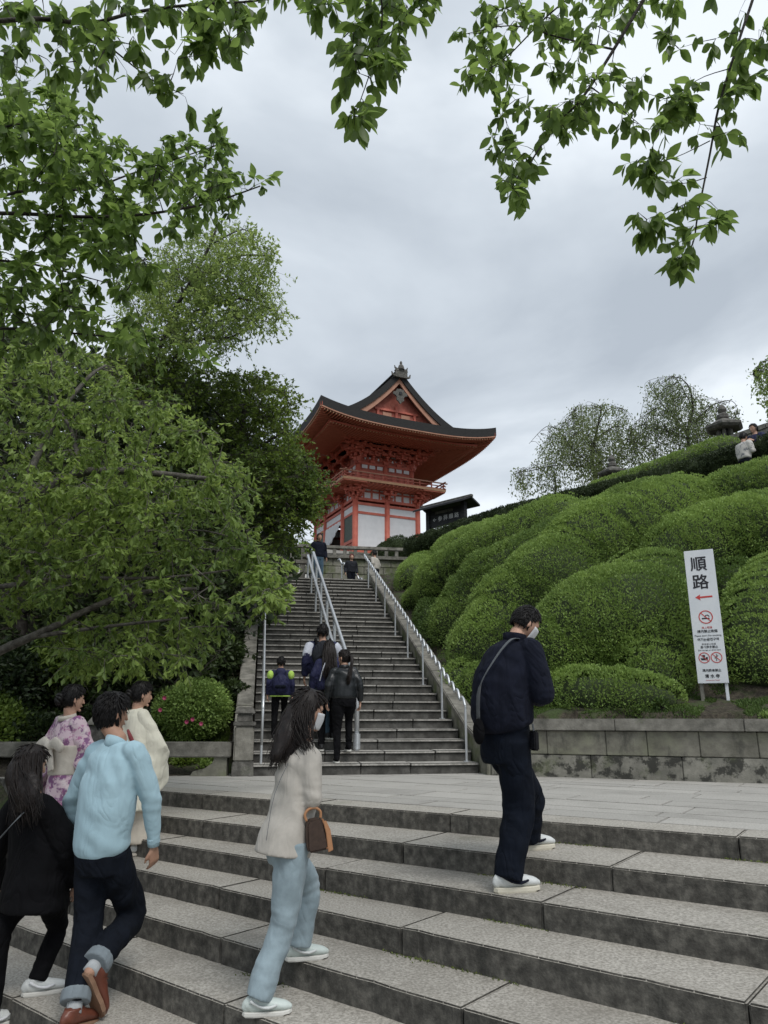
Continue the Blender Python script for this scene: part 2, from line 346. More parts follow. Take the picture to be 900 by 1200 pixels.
def remesh(mb, voxel, smooth=4, off=None, fac=.5):
    me = mb.mesh('tmp', off); o = bpy.data.objects.new('tmp', me); COL.objects.link(o)
    r = o.modifiers.new('r', 'REMESH'); r.mode = 'VOXEL'; r.voxel_size = voxel
    if smooth: sm = o.modifiers.new('s', 'SMOOTH'); sm.iterations = smooth; sm.factor = fac
    dg = bpy.context.evaluated_depsgraph_get(); dg.update()
    out = bpy.data.meshes.new_from_object(o.evaluated_get(dg))
    out.materials.clear()
    bpy.data.objects.remove(o); bpy.data.meshes.remove(me)
    return out
def displace(me, fn):
    n = len(me.vertices); co = np.empty(n * 3); no = np.empty(n * 3)
    me.vertices.foreach_get('co', co); me.vertices.foreach_get('normal', no)
    co = co.reshape(-1, 3); no = no.reshape(-1, 3)
    for i in range(n):
        d = fn(Vector(co[i]), Vector(no[i]))
        co[i] += no[i] * d
    me.vertices.foreach_set('co', co.ravel()); me.update()

# ================================================================== TERRAIN
def sm(a, b, x): t = max(0., min(1., (x - a) / (b - a))); return t * t * (3 - 2 * t)
def wallq(x, y): return (x - 1.44) * .395 + (y - 11) * .919
def front(x, y): return (x + 2.54) * .55 + (y - 8.69) * .835      # >0 behind the plaza's front edge
SE = S0 + NST * TR; ZP = NST * RI
def tz(x, y):
    s, o = so(x, y)
    q = wallq(x, y); f = front(x, y)
    stair = max(0, min(ZP, (s - S0) * RI / TR))
    if s > SE: stair = ZP + max(0, s - SE - 5) * .27
    stair = min(stair, 13.2)
    z = -.13
    if f < 0: z = max(-2.0, -.13 - .40 - .36 * max(0, -f))
    if f < 0 and f > -.3: z = -.13 - .4 * (-f / .3)
    if o >= 3.45 and q > 0.45 or (s > SE and o > 3.45):
        plateau = max(stair, 5.3 + .10 * max(0, o - 4))
        bank = min(.68 + .25 * min(q, 1.5) + .86 * max(0, q - 1.5), plateau)
        w = sm(3.6, 6.5, o)
        near = min(stair + .25, bank + .4) if s > 11 else bank
        z = near * (1 - w) + max(bank, near) * w
        if s > SE: z = max(z, stair)
        if o < 3.9 : z = min(z, stair + .25)
        z = max(z, .66) + .05 * mnoise.noise(Vector((x * .8, y * .8, 0)))
    elif o <= -.3 and s > 11.0:
        z = max(0, min(stair - .1, (s - 11.3) * .4)) + .22 * max(0, -o - 2) * sm(11, 14, s) + .06 * mnoise.noise(Vector((x * .7, y * .7, 3)))
        z = max(z, -.1)
    elif s > S0 and o > -.3:
        z = stair - .45
        if s > SE + .6: z = stair - .02
    if x < -5.5: z = max(z, -.1 + .35 * (-5.5 - x)) if y > 3 else z
    return min(z, 16)
gx = np.concatenate([np.linspace(-900, -60, 8), np.linspace(-50, -15, 12), np.arange(-14, 18, .28), np.linspace(19, 60, 14), np.linspace(80, 900, 8)])
gy = np.concatenate([np.linspace(-600, -30, 6), np.linspace(-25, -1, 9), np.arange(0, 30, .28), np.linspace(31, 80, 26), np.linspace(100, 1800, 8)])
V = [(x, y, tz(x, y)) for y in gy for x in gx]; nx = len(gx)
Fq = [(j * nx + i, j * nx + i + 1, (j + 1) * nx + i + 1, (j + 1) * nx + i) for j in range(len(gy) - 1) for i in range(nx - 1)]
me = bpy.data.meshes.new('ground'); me.from_pydata(V, [], Fq)
ground = struct(finish(me, 'ground', 'soil', smooth=True))

# ================================================================== FRONT STEPS
EDG = {0: None, 1: ((-2.54, 8.69), (2.56, 5.33)), 2: ((-2.24, 7.81), (2.22, 4.69)), 3: ((-2.04, 7.20), (1.95, 4.19)), 4: ((-2.03, 6.74), (1.65, 3.75)),
       5: ((-1.73, 5.93), (.38, 4.17)), 6: ((-1.72, 5.38), (-.74, 4.56))}
def edge(k):
    if k in EDG: return EDG[k]
    a, b = EDG[6]; d = (k - 6) * .50
    return ((a[0] - d * .64, a[1] - d * .77), (b[0] - d * .64, b[1] - d * .77))
def epos(k, t):          # point on edge k; t in metres from the middle ray, rightwards
    a, b = edge(k); a = Vector(a); b = Vector(b); d = (b - a).normalized()
    # reference: foot of perpendicular from (0, 0)
    c = a + d * (-a).dot(d)
    return c + d * t
def edge_t(k, px, py, z):
    p = atz(px, py, z); a, b = edge(k); a = Vector(a); b = Vector(b); d = (b - a).normalized(); c = a + d * (-a).dot(d)
    return (Vector((p.x, p.y)) - c).dot(d)
known = {3: [(637, 1057)], 4: [(475, 1085), (258, 1040)], 5: [(541, 1181), (262, 1098)], 1: [(236, 931), (520, 955)], 2: [(455, 992)]}
front_steps = bpy.data.objects.new('front_steps', None); COL.objects.link(front_steps); front_steps['kind'] = 'structure'; front_steps['label'] = 'broad granite steps in the foreground'
for k in range(1, 13):
    z = -(k - 1) * .15
    js = [edge_t(k, px, py, z) for px, py in known.get(k, [])]
    js = sorted(js) if js else [rng.uniform(-.6, .6)]
    # fill outwards
    while js[0] > -8.5: js.insert(0, js[0] - rng.uniform(1.5, 2.3))
    while js[-1] < 5.5: js.append(js[-1] + rng.uniform(1.6, 2.4))
    full = []
    for i, j in enumerate(js):
        if full and j - full[-1] > 2.9: full.append((full[-1] + j) / 2)
        full.append(j)
    for t0, t1 in zip(full[:-1], full[1:]):
        g = .004
        a = epos(k, t0 + g); b = epos(k, t1 - g)
        n = Vector((-(b - a).y, (b - a).x)).normalized()
        dep = .40 if k == 1 else None
        def backpt(p):
            if dep: return p + n * dep
            q0, q1 = Vector(edge(k - 1)[0]), Vector(edge(k - 1)[1]); dd = (q1 - q0).normalized()
            nn = Vector((-dd.y, dd.x)); h = (q0 - p).dot(nn) / n.dot(nn)
            return p + n * (h + .03)
        dz = rng.uniform(-.003, .003); fo = n * rng.uniform(-.004, .004)
        P = [a + fo, b + fo, backpt(b), backpt(a)]
        m_ = max(2, int((b - a).length / .11)); nrm2 = n
        P = [a.lerp(b, i / m_) + fo + n * (.005 * mnoise.noise(Vector((a.x * 3 + i * .9, k * 5., 0))) + (.012 if rng.random() < .04 else 0)) for i in range(m_ + 1)] + [backpt(b), backpt(a)]
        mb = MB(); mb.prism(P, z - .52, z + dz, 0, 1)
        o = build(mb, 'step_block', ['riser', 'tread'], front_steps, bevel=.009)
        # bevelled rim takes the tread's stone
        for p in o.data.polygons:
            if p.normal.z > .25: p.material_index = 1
# moss growing along the foot of the risers
def leafcloud(name, mat, P, D, U, size, width, tone, parent=None, kind='stuff', fold=.25, local=False, curl=0.):
    """one mesh of kite-shaped leaves: P base, D direction, U side vector (unit), arrays"""
    n = len(P); P = np.asarray(P, float); D = np.asarray(D, float); U = np.asarray(U, float)
    size = np.broadcast_to(size, n)[:, None]; w = np.broadcast_to(width, n)[:, None]
    Nn = np.cross(D, U)
    V = np.empty((n, 4, 3))
    V[:, 0] = P; V[:, 1] = P + D * size * .45 + U * w * .5 + Nn * w * fold
    V[:, 2] = P + D * size - Nn * curl * size; V[:, 3] = P + D * size * .45 - U * w * .5 + Nn * w * fold
    me = bpy.data.meshes.new(name)
    me.vertices.add(n * 4); me.loops.add(n * 6); me.polygons.add(n * 2)
    if parent is not None and not local: V = V - np.array(rootloc(top(parent)))
    me.vertices.foreach_set('co', V.ravel())
    b = (np.arange(n) * 4)[:, None]
    me.loops.foreach_set('vertex_index', (b + np.array([0, 1, 2, 0, 2, 3])).ravel())
    me.polygons.foreach_set('loop_start', np.arange(n * 2) * 3); me.polygons.foreach_set('loop_total', np.full(n * 2, 3))
    at_ = me.attributes.new('tone', 'FLOAT', 'POINT'); at_.data.foreach_set('value', np.repeat(np.clip(tone, 0, 1), 4))
    me.update(calc_edges=True); me.validate()
    o = bpy.data.objects.new(name, me); me.materials.append(M[mat]); link(o, parent)
    if kind: o['kind'] = kind
    return o
def unit(a): return a / np.maximum(np.linalg.norm(a, axis=-1, keepdims=True), 1e-9)
def rdir(n): return unit(rng.normal(size=(n, 3)))
mp, md = [], []
for k in range(2, 9):
    z = -(k - 1) * .15
    for t in np.arange(-4, 3, .006):
        v = mnoise.noise(Vector((t * 1.4 + k * 7, k * 3.1, 0))) + (.42 if (k in (5, 6) and -1.2 < t < 1.8) else -.02)
        if v > .12 and rng.random() < (v * 3.2):
            p = epos(k - 1, t) if k > 1 else None
            d = Vector((-(p.y), p.x))
            a = Vector(edge(k - 1)[1]) - Vector(edge(k - 1)[0]); n = Vector((-a.y, a.x)).normalized()
            r_ = abs(rng.normal()) * .018 * (1 + 2 * max(0, v - .2))
            q = p - n * (.001 + r_)
            mp.append((q.x, q.y, z + .001)); md.append(unit(np.array([rng.normal() * .7, rng.normal() * .7, .8])))
mp = np.array(mp); md = np.array(md); U = unit(np.cross(md, rdir(len(md))))
leafcloud('moss', 'moss', mp, md, U, rng.uniform(.008, .02, len(mp)), rng.uniform(.007, .014, len(mp)), rng.uniform(0, 1, len(mp)))['label'] = 'green moss along the foot of the granite risers'

# ================================================================== PLAZA PAVING
plaza = bpy.data.objects.new('plaza_pavement', None); COL.objects.link(plaza); plaza['kind'] = 'structure'; plaza['label'] = 'pale granite slab pavement between the two flights'
a = Vector(EDG[1][0]); b = Vector(EDG[1][1]); du = (b - a).normalized(); dn = Vector((-du.y, du.x))
row_d = .40 + .006; r_i = 0
slab_n = 0
while row_d < 6.2:
    wdt = [.40, .30, .52, .44, .36, .48][r_i % 6]; r_i += 1
    ang = R(5.0) * min(1, row_d / 3.2)        # rows turn slowly towards the far stair
    t = -9 + rng.uniform(0, .8)
    while t < 8.5:
        ln = rng.uniform(.9, 1.7)
        g = .007
        c = [a + du * (tt) + dn * dd for tt, dd in ((t + g, row_d), (t + ln - g, row_d), (t + ln - g, row_d + wdt - 2 * g), (t + g, row_d + wdt - 2 * g))]
        m_ = (c[0] + c[2]) / 2; s_, o_ = so(m_.x, m_.y)
        if wallq(m_.x, m_.y) < .35 and s_ < 11.6 and m_.x > -6.4:
            mb = MB(); mb.prism(c, -.1, rng.uniform(-.0025, .0025))
            build(mb, 'paving_slab', 'paving', plaza, bevel=.004); slab_n += 1
        t += ln
    row_d += wdt
# bedding under the joints
mb = MB(); mb.prism([(-9, 13.9), (-8.6, 13.0), (9.8, .95), (12, 6), (2, 13)], -.12, -.02)
bed = struct(build(mb, 'pavement_bed', 'riser'))

# ================================================================== FAR STAIRCASE
stair = bpy.data.objects.new('long_stairs', None); COL.objects.link(stair); stair['kind'] = 'structure'; stair['label'] = 'long dark stone stairway climbing to the gate'
for k in range(1, NST + 1):
    s0 = S0 + (k - 1) * TR; z = k * RI
    js = [-.02]
    while js[-1] < WID - .7: js.append(js[-1] + rng.uniform(.65, 1.25))
    js[-1] = WID + .02 if WID - js[-1] < .5 else js[-1]
    if js[-1] < WID: js.append(WID + .02)
    dd = TR + .05 if k < NST else 1.6
    for o0, o1 in zip(js[:-1], js[1:]):
        fo = rng.uniform(-.004, .004); g = .004
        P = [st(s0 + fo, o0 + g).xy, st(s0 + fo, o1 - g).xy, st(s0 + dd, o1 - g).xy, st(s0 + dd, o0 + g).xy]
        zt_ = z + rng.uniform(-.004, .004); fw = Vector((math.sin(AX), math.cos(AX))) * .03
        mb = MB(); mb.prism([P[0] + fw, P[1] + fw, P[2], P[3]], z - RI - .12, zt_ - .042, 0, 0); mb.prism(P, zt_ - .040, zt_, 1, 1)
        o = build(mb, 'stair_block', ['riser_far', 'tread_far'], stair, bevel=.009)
# sloping stone kerb walls beside the stair
def kerb(o0, o1, h, mat, label, name='stair_side_wall', s_a=S0 - .35, nseg=11, h2=None):
    root = empty(name, st(s_a, (o0 + o1) / 2, 0), label, 'stone wall')
    SS = np.linspace(s_a, SE + .2, nseg + 1)
    for i in range(nseg):
        a_, b_ = SS[i] + .004, SS[i + 1] - .004
        za = max(0, (a_ - S0) * RI / TR) + h; zb = (b_ - S0) * RI / TR + h
        P = [st(a_, o1).xy, st(b_, o1).xy, st(b_, o0).xy, st(a_, o0).xy]
        mb = MB(); mb.prism(P, [za - h - 1.0, zb - h - 1.0, zb - h - 1.0, za - h - 1.0], [za, zb, zb, za])
        build(mb, 'wall_stone', mat, root, bevel=.012)
        P = [st(a_, o1 + .03).xy, st(b_, o1 + .03).xy, st(b_, o0 - .03).xy, st(a_, o0 - .03).xy]
        mb = MB(); mb.prism(P, [za + .001, zb + .001, zb + .001, za + .001], [za + .09, zb + .09, zb + .09, za + .09])
        build(mb, 'coping_stone', 'coping', root, bevel=.015)
    return root
kerb(3.24, 3.48, .30, 'mossy', 'low sloping mossy stone wall along the right edge of the long stairs')
kerb(-.27, -.07, .36, 'coping', 'weathered sloping stone wall along the left edge of the long stairs', s_a=S0 + .15)

# ---- right retaining wall with coping
wa = Vector((1.50, 10.92)); wd = Vector((.919, -.395)); wn = Vector((.395, .919))
rw = empty('retaining_wall', (wa.x, wa.y, 0), 'low stained stone retaining wall below the azalea bank', 'retaining wall')
def wblock(name, t0, t1, d0, d1, z0, z1, mat, bev=.008):
    P = [(wa + wd * t0 + wn * d0), (wa + wd * t1 + wn * d0), (wa + wd * t1 + wn * d1), (wa + wd * t0 + wn * d1)]
    mb = MB(); mb.prism(P, z0, z1); return build(mb, name, mat, rw, bevel=bev)
for z0, z1, mat, nm, w0, w1, dd in ((-.1, .285, 'wall_low', 'wall_stone', .9, 1.5, 0), (.293, .60, 'wall', 'wall_stone', .45, .8, .012), (.606, .76, 'coping', 'coping_stone', 1.3, 2.4, -.045)):
    t = 0.
    while t < 9:
        l_ = rng.uniform(w0, w1)
        wblock(nm, t + .0028, t + l_ - .0028, dd + rng.uniform(-.003, .003), .34, z0, z1 + rng.uniform(-.002, .002), mat); t += l_

# ---- railings
def rail_wave(label, osd, k0, k1, side='handrail'):
    root = empty('wavy_handrail', st(S0 + (k0 - 1) * TR, osd, 0), label, 'handrail')
    pts = []
    zf = lambda s: (s - S0) * RI / TR + .15
    sA, sB = S0 + (k0 - 1) * TR + .15, S0 + (k1 - 1) * TR + .15
    n = int((sB - sA) / .30)
    for i in range(n + 1):
        s_ = sA + (sB - sA) * i / n; st_ = (sB - sA) / n
        h = .74
        pts.append(st(s_, osd, zf(s_) + h - .045)); pts.append(st(s_ + st_ * .30, osd, zf(s_ + st_ * .3) + h + .045)); pts.append(st(s_ + st_ * .62, osd, zf(s_ + st_ * .62) + h + .04))
    pts.append(st(sB + .25, osd, zf(sB + .25) + .74))
    mb = MB(); mb.tube(pts, .021, 8, sub=3); build(mb, 'rail', 'steel', root, smooth=True)
    for k in range(k0, k1 + 1, 4):
        s_ = S0 + (k - 1) * TR + .16; z = k * RI
        mb = MB(); mb.tube([st(s_, osd, z), st(s_, osd, zf(s_) + .74)], .019, 8); mb.tube([st(s_, osd, z), st(s_, osd, z + .012)], .05, 10)
        build(mb, 'post', 'steel', root, smooth=False)
    return root
rail_wave('wavy steel handrail along the right edge of the long stairs', 3.08, 1, 31)
def rail_straight(osd, label, heights, k0, k1, rr, base=True, split=0):
    root = empty('straight_handrail', st(S0 + (k0 - 1) * TR, osd, 0), label, 'handrail')
    zf = lambda s: (s - S0) * RI / TR + .08
    sA, sB = S0 + (k0 - 1) * TR + .17, S0 + (k1 - 1) * TR + .17
    for i, h in enumerate(heights):
        oo = osd + (split if i else 0)
        a_ = st(sA, oo, zf(sA) + h - .12); mb = MB()
        mb.tube([st(sA, oo, k0 * RI + .25 if i == 0 else zf(sA) + h - .30), a_, st(sA + .10, oo, zf(sA + .1) + h - .01), st(sA + .3, oo, zf(sA + .3) + h), st(sB, oo, zf(sB) + h), st(sB + .3, oo, zf(sB) + h)], rr, 10)
        build(mb, 'rail', 'steel', root, smooth=True)
    for j, k in enumerate(range(k0, k1 + 1, 5)):
        s_ = S0 + (k - 1) * TR + .17; z = k * RI
        mb = MB(); mb.tube([st(s_, osd, z), st(s_, osd, zf(s_) + heights[0] - (.1 if j == 0 else 0))], rr * .95, 10)
        if j == 0 and base: mb.tube([st(s_, osd, z + .02), st(s_, osd, z + .24)], .055, 12)
        build(mb, 'post', 'steel', root, smooth=False)
        if split and j:
            mb = MB(); mb.tube([st(s_, osd + split, z), st(s_, osd + split, zf(s_) + heights[1])], rr * .8, 10); build(mb, 'post', 'steel', root)
    return root
rail_straight(1.50, 'double steel handrail running up the middle of the long stairs', (.92, .72), 2, 32, .036, True, -.13)
rail_straight(.10, 'slender steel handrail along the left edge of the long stairs', (.86, .55), 1, 30, .02, False)

# ---- pillar, low beam rail on the left of the stair
def pillar(c, w, h, label, rot=0, cap=True):
    root = empty('stone_pillar', c, label, 'pillar'); Rm = Matrix.Rotation(rot, 3, 'Z'); c = Vector(c)
    mb = MB(); mb.box(c + Vector((0, 0, .09)), (w * 1.12, w * 1.12, .20), Rm, taper=.95); build(mb, 'base', 'oldstone', root, bevel=.012)
    mb = MB(); mb.box(c + Vector((0, 0, .19 + (h - .45) / 2)), (w, w, h - .45), Rm); build(mb, 'shaft', 'coping', root, bevel=.02)
    mb = MB(); mb.box(c + Vector((0, 0, h - .23)), (w * 1.15, w * 1.15, .06), Rm); mb.box(c + Vector((0, 0, h - .15)), (w * .8, w * .8, .11), Rm); build(mb, 'neck', 'oldstone', root, bevel=.01)
    mb = MB(); mb.box(c + Vector((0, 0, h - .05)), (w * 1.1, w * 1.1, .09), Rm, taper=.75); build(mb, 'cap', 'oldstone', root, bevel=.015)
    return root
pl = atz(284, 909, 0)
pillar((pl.x, pl.y, 0), .27, .92, 'square weathered stone pillar at the left foot of the long stairs', -AX)
lb = empty('stone_beam_rail', (pl.x - .2, pl.y, 0), 'low horizontal stone beam on curved brackets left of the pillar', 'stone rail')
b0 = Vector((pl.x - .15, pl.y, 0)); bd = Vector((-1, .02, 0)).normalized()
t = 0
for ln in (1.32, 1.4, 1.4):
    mb = MB(); p0 = b0 + bd * (t + .005); p1 = b0 + bd * (t + ln - .005)
    mb.bar((p0.x, p0.y, .345), (p1.x, p1.y, .345), .26, .20); build(mb, 'beam', 'coping', lb, bevel=.014)
    # curved bracket
    q = b0 + bd * (t + .06 if t == 0 else t)
    mb = MB(); prof = [(0, 0), (.50, 0), (.46, .06), (.30, .10), (.20, .17), (.17, .245), (0, .245)]
    prof = [(x_ , z_) for x_, z_ in prof]
    V_ = []
    for sgn in (-.09, .09):
        for x_, z_ in prof: V_.append((q + bd * x_ + Vector((0, sgn, 0))) + Vector((0, 0, z_)))
    n_ = len(prof)
    mb.add(V_, [tuple(range(n_)), tuple(range(2 * n_ - 1, n_ - 1, -1))] + [(i, n_ + i, n_ + (i + 1) % n_, (i + 1) % n_) for i in range(n_)])
    build(mb, 'bracket', 'mossy', lb); t += ln
sp = at(112, 893, 11.2)
pil2 = empty('stone_post', (sp.x, 11.25, 0), 'small stone post with pyramid cap behind the blue sweatshirt', 'stone post')
mb = MB(); mb.box((sp.x, 11.25, .33), (.24, .24, .66)); build(mb, 'shaft', 'oldstone', pil2, bevel=.01)
mb = MB(); mb.box((sp.x, 11.25, .78), (.34, .34, .22), taper=.2); build(mb, 'cap', 'coping', pil2, bevel=.01)

# ================================================================== TOP OF THE STAIR
fn = empty('stone_fence', st(SE + 1.6, -1.2, ZP), 'grey stone balustrade across the head of the long stairs on the left', 'stone fence')
for i in range(10):
    o_ = 1.30 - i * .33 * 1.3
    mb = MB(); mb.box(st(SE + 1.6, o_, ZP + .40), (.14, .14, .80), Matrix.Rotation(-AX, 3, 'Z')); build(mb, 'post', 'coping', fn, bevel=.01)
mb = MB(); mb.bar(st(SE + 1.6, 1.45, ZP + .87), st(SE + 1.6, -3.2, ZP + .87), .2, .13); build(mb, 'rail', 'coping', fn, bevel=.015)
mb = MB(); mb.bar(st(SE + 1.6, 1.45, ZP + .12), st(SE + 1.6, -3.2, ZP + .12), .16, .16); build(mb, 'rail', 'coping', fn, bevel=.015)
pillar(st(SE + 1.5, 1.85, ZP), .26, 1.25, 'round-capped stone pillar at the head of the long stairs', -AX)
# upper flight behind
uf = bpy.data.objects.new('upper_stairs', None); COL.objects.link(uf); uf['kind'] = 'structure'; uf['label'] = 'short upper flight behind the head of the long stairs'
for k in range(1, 26):
    mb = MB(); s_ = SE + 4.2 + k * .36
    mb.prism([st(s_, 2.1).xy, st(s_, 5.4).xy, st(s_ + .5, 5.4).xy, st(s_ + .5, 2.1).xy], ZP + (k - 1) * .15 - .3, ZP + k * .15, 0, 1)
    build(mb, 'stair_block', ['riser_far', 'tread_far'], uf)
uw = empty('terrace_wall', st(SE + 3.8, 2.8, ZP), 'stone terrace wall with coping behind the stairhead', 'stone wall')
for r_ in range(6):
    for i in range(6):
        o0 = 1.9 + i * .75 + (r_ % 2) * .3 - .3
        mb = MB(); mb.prism([st(SE + 5.2, o0 + .008).xy, st(SE + 5.2, o0 + .742).xy, st(SE + 5.5, o0 + .742).xy, st(SE + 5.5, o0 + .008).xy], ZP + r_ * .3 + .004, ZP + r_ * .3 + .292)
        build(mb, 'wall_stone', 'mossy', uw, bevel=.012)
mb = MB(); mb.bar(st(SE + 5.3, 1.5, ZP + 1.86), st(SE + 5.3, 6.2, ZP + 1.86), .42, .14); build(mb, 'coping_stone', 'coping', uw, bevel=.015)
# upper balustrade above the terrace wall
ub = empty('terrace_balustrade', st(SE + 5.6, 2.8, ZP + 1.3), 'pale stone balustrade on the terrace in front of the red gate', 'stone fence')
for i in range(13):
    mb = MB(); mb.box(st(SE + 6.4, .3 + i * .42, ZP + 2.16), (.13, .13, .66), Matrix.Rotation(-AX, 3, 'Z')); build(mb, 'post', 'coping', ub)
mb = MB(); mb.bar(st(SE + 6.4, .1, ZP + 2.50), st(SE + 6.4, 5.6, ZP + 2.50), .2, .12); build(mb, 'rail', 'coping', ub, bevel=.01)
# small wavy rail descending by the terrace wall
wv = empty('small_wavy_handrail', st(SE + 3.4, 2.6, ZP), 'short pale wavy handrail at the stairhead in front of the terrace wall', 'handrail')
p0, p1 = at(396, 655, 26.2), at(426, 682, 25.2)
pts = []
for i in range(13):
    p = p0.lerp(p1, i / 12); pts.append(p + Vector((0, 0, .05 if i % 2 else -.05)))
mb = MB(); mb.tube(pts, .032, 6, sub=3); build(mb, 'rail', 'steel', wv, smooth=True)
for i in (2, 7, 12):
    p = p0.lerp(p1, i / 12); mb = MB(); mb.tube([p, Vector((p.x, p.y, ZP))], .026, 6); build(mb, 'post', 'steel', wv)

# ================================================================== THE RED GATE
GC = at(415.8, 650, 58)
gate = empty('temple_gate', GC, 'vermilion two-storey temple gate with white panels and dark curved roof above the stairs', 'gate')
gate.rotation_euler = (0, 0, R(24.8))
GX = [0, 2.85, 5.7]; GY = [0, 2.6, 6.8, 9.4]
def G(mb, name, mat, smooth=False, bevel=0, parent=gate, **k): return build(mb, name, mat, parent, smooth, bevel, local=True, **k)
HC = 4.75                      # height where the lower brackets start
def gcol(x, y, z0, z1, r=.24):
    mb = MB(); mb.tube([(x, y, z0), (x, y, z0 + .1), (x, y, z1)], [r, r, r * .96], 16); return G(mb, 'column', 'vermilion', True)
mb = MB(); mb.box((2.85, 4.7, -.25), (7.6, 11.4, .5)); G(mb, 'stone_base', 'mossy', bevel=.03)
mb = MB(); mb.box((2.85, 4.7, -2), (8.2, 12, 3.2)); G(mb, 'foundation', 'wall')
for x in GX:
    for y in GY: gcol(x, y, 0, HC + .5)
def gbeam(a, b, w, h, mat='vermilion', name='beam'):
    mb = MB(); mb.bar(a, b, w, h); return G(mb, name, mat)
sides = [((0, 0), (5.7, 0), GX, 'x'), ((5.7, 0), (5.7, 9.4), GY, 'y'), ((5.7, 9.4), (0, 9.4), GX, 'x'), ((0, 0), (0, 9.4), GY, 'y')]
for (a, b, _, _) in sides:
    for z, h, w in ((.35, .26, .2), (3.55, .20, .18), (4.32, .22, .2), (4.72, .22, .26)):
        if z < 1 and a == (0, 0) and b == (0, 9.4):
            for y0, y1 in ((0, 2.6), (6.8, 9.4)): gbeam((0, y0, z + .9), (0, y1, z + .9), w, h)
            continue
        gbeam((a[0], a[1], z), (b[0], b[1], z), w, h)
# white plaster panels on the gable sides: tall one below the tie beam, narrow one above it
def panel(x0, x1, y, z0, z1, name='plaster_panel', mat='plaster', th=.06, axis='x'):
    mb = MB()
    if axis == 'x': mb.box(((x0 + x1) / 2, y, (z0 + z1) / 2), (x1 - x0, th, z1 - z0))
    else: mb.box((y, (x0 + x1) / 2, (z0 + z1) / 2), (th, x1 - x0, z1 - z0))
    return G(mb, name, mat)
for yy in (0, 9.4):
    for i in range(2):
        x0, x1 = GX[i] + .2, GX[i + 1] - .2
        panel(x0, x1, yy, .48, 3.45); panel(x0, x1, yy, 3.65, 4.21)
# front: lattice windows in the side bays, open middle bay with hanging white curtain
for y0, y1 in ((0, 2.6), (6.8, 9.4)):
    for xx in (0, 5.7):
        panel(y0 + .2, y1 - .2, xx, 1.38, 3.45, 'window_panel', 'lattice', .08, 'y')
        for q in (0, 1):
            yq = y0 + .28 if q == 0 else y1 - .28
            mb = MB(); mb.box((xx - .02, yq, 2.4), (.16, .14, 2.1)); G(mb, 'window_jamb', 'vermilion')
        panel(y0 + .2, y1 - .2, xx, .0, 1.15, 'plaster_panel', 'vermilion_worn', .07, 'y')
    panel(y0 + .2, y1 - .2, 0, 3.65, 4.21, axis='y')
panel(2.8, 6.6, 0, 3.65, 4.21, axis='y')
panel(2.8, 6.6, 5.7, .0, 3.45, 'inner_wall', 'darkwood', axis='y')
for xx in (2.85,):
    for y0, y1 in ((0, 2.6), (6.8, 9.4)): panel(y0 + .1, y1 - .1, xx, 0, 4.6, 'inner_wall', 'darkwood', axis='y')
# curtain tied up: deep on the left, drawn high on the right
mb = MB(); n = 26; Vv = []
for i in range(n + 1):
    t = i / n; y = 2.85 + t * 3.7; low = 3.42 - (.35 + 2.1 * (1 - abs(t - .0)) ** 1.0 * (t < 2)) if False else 3.42 - (.30 + 2.0 * abs(t - .06) ** .9)
    for j in range(7):
        z = 3.45 + (low - 3.45) * j / 6 + (.05 * math.sin(t * 40) if j == 6 else 0)
        Vv.append((-.16 + .05 * math.sin(t * 34 + j * .3), y, z))
mb.add(Vv, [(i * 7 + j, (i + 1) * 7 + j, (i + 1) * 7 + j + 1, i * 7 + j + 1) for i in range(n) for j in range(6)])
cu = G(mb, 'curtain', 'plaster', True); md = cu.modifiers.new('s', 'SOLIDIFY'); md.thickness = .02
# bracket zone of the lower storey
def bracket(x, y, z, dxs, dys, sc=1., name='bracket'):
    """three stepped tiers of arms with bearing blocks, reaching out along (dxs, dys)"""
    mb = MB(); d = Vector((dxs, dys, 0)).normalized(); p = Vector((-d.y, d.x, 0)); c = Vector((x, y, z))
    Rm = Matrix((p, d, Vector((0, 0, 1)))).transposed()
    mb.box(c + Vector((0, 0, .13 * sc)), (.42 * sc, .42 * sc, .26 * sc), Rm, taper=1.35)
    for k in range(3):
        zz = (.34 + k * .36) * sc; rch = (.5 + k * .5) * sc
        mb.box(c + d * (rch / 2) + Vector((0, 0, zz)), (.17 * sc, rch, .2 * sc), Rm)
        wd_ = (1.1 + .12 * k) * sc
        mb.box(c + d * (rch - .32 * sc if k else 0) + Vector((0, 0, zz)), (wd_, .16 * sc, .19 * sc), Rm)
        for q in (-1, 0, 1):
            mb.box(c + d * (rch - .32 * sc if k else 0) + p * (q * wd_ * .44) + Vector((0, 0, zz + .17 * sc)), (.22 * sc, .22 * sc, .15 * sc), Rm, taper=1.25)
        mb.box(c + d * rch + Vector((0, 0, zz + .17 * sc)), (.22 * sc, .22 * sc, .15 * sc), Rm, taper=1.25)
    return G(mb, name, 'vermilion')
def ring(z, sc, mod=1.):
    for i, x in enumerate(GX):
        for (y, dy) in ((0, -1), (9.4, 1)):
            dx_ = -1 if i == 0 else (1 if i == 2 else 0)
            bracket(x, y, z, 0, dy, sc)
            if dx_:
                bracket(x, y, z, dx_, 0, sc); bracket(x, y, z, dx_, dy, sc * 1.2)
    for y in GY[1:-1]:
        for x, dx_ in ((0, -1), (5.7, 1)): bracket(x, y, z, dx_, 0, sc)
ring(4.6, .9)
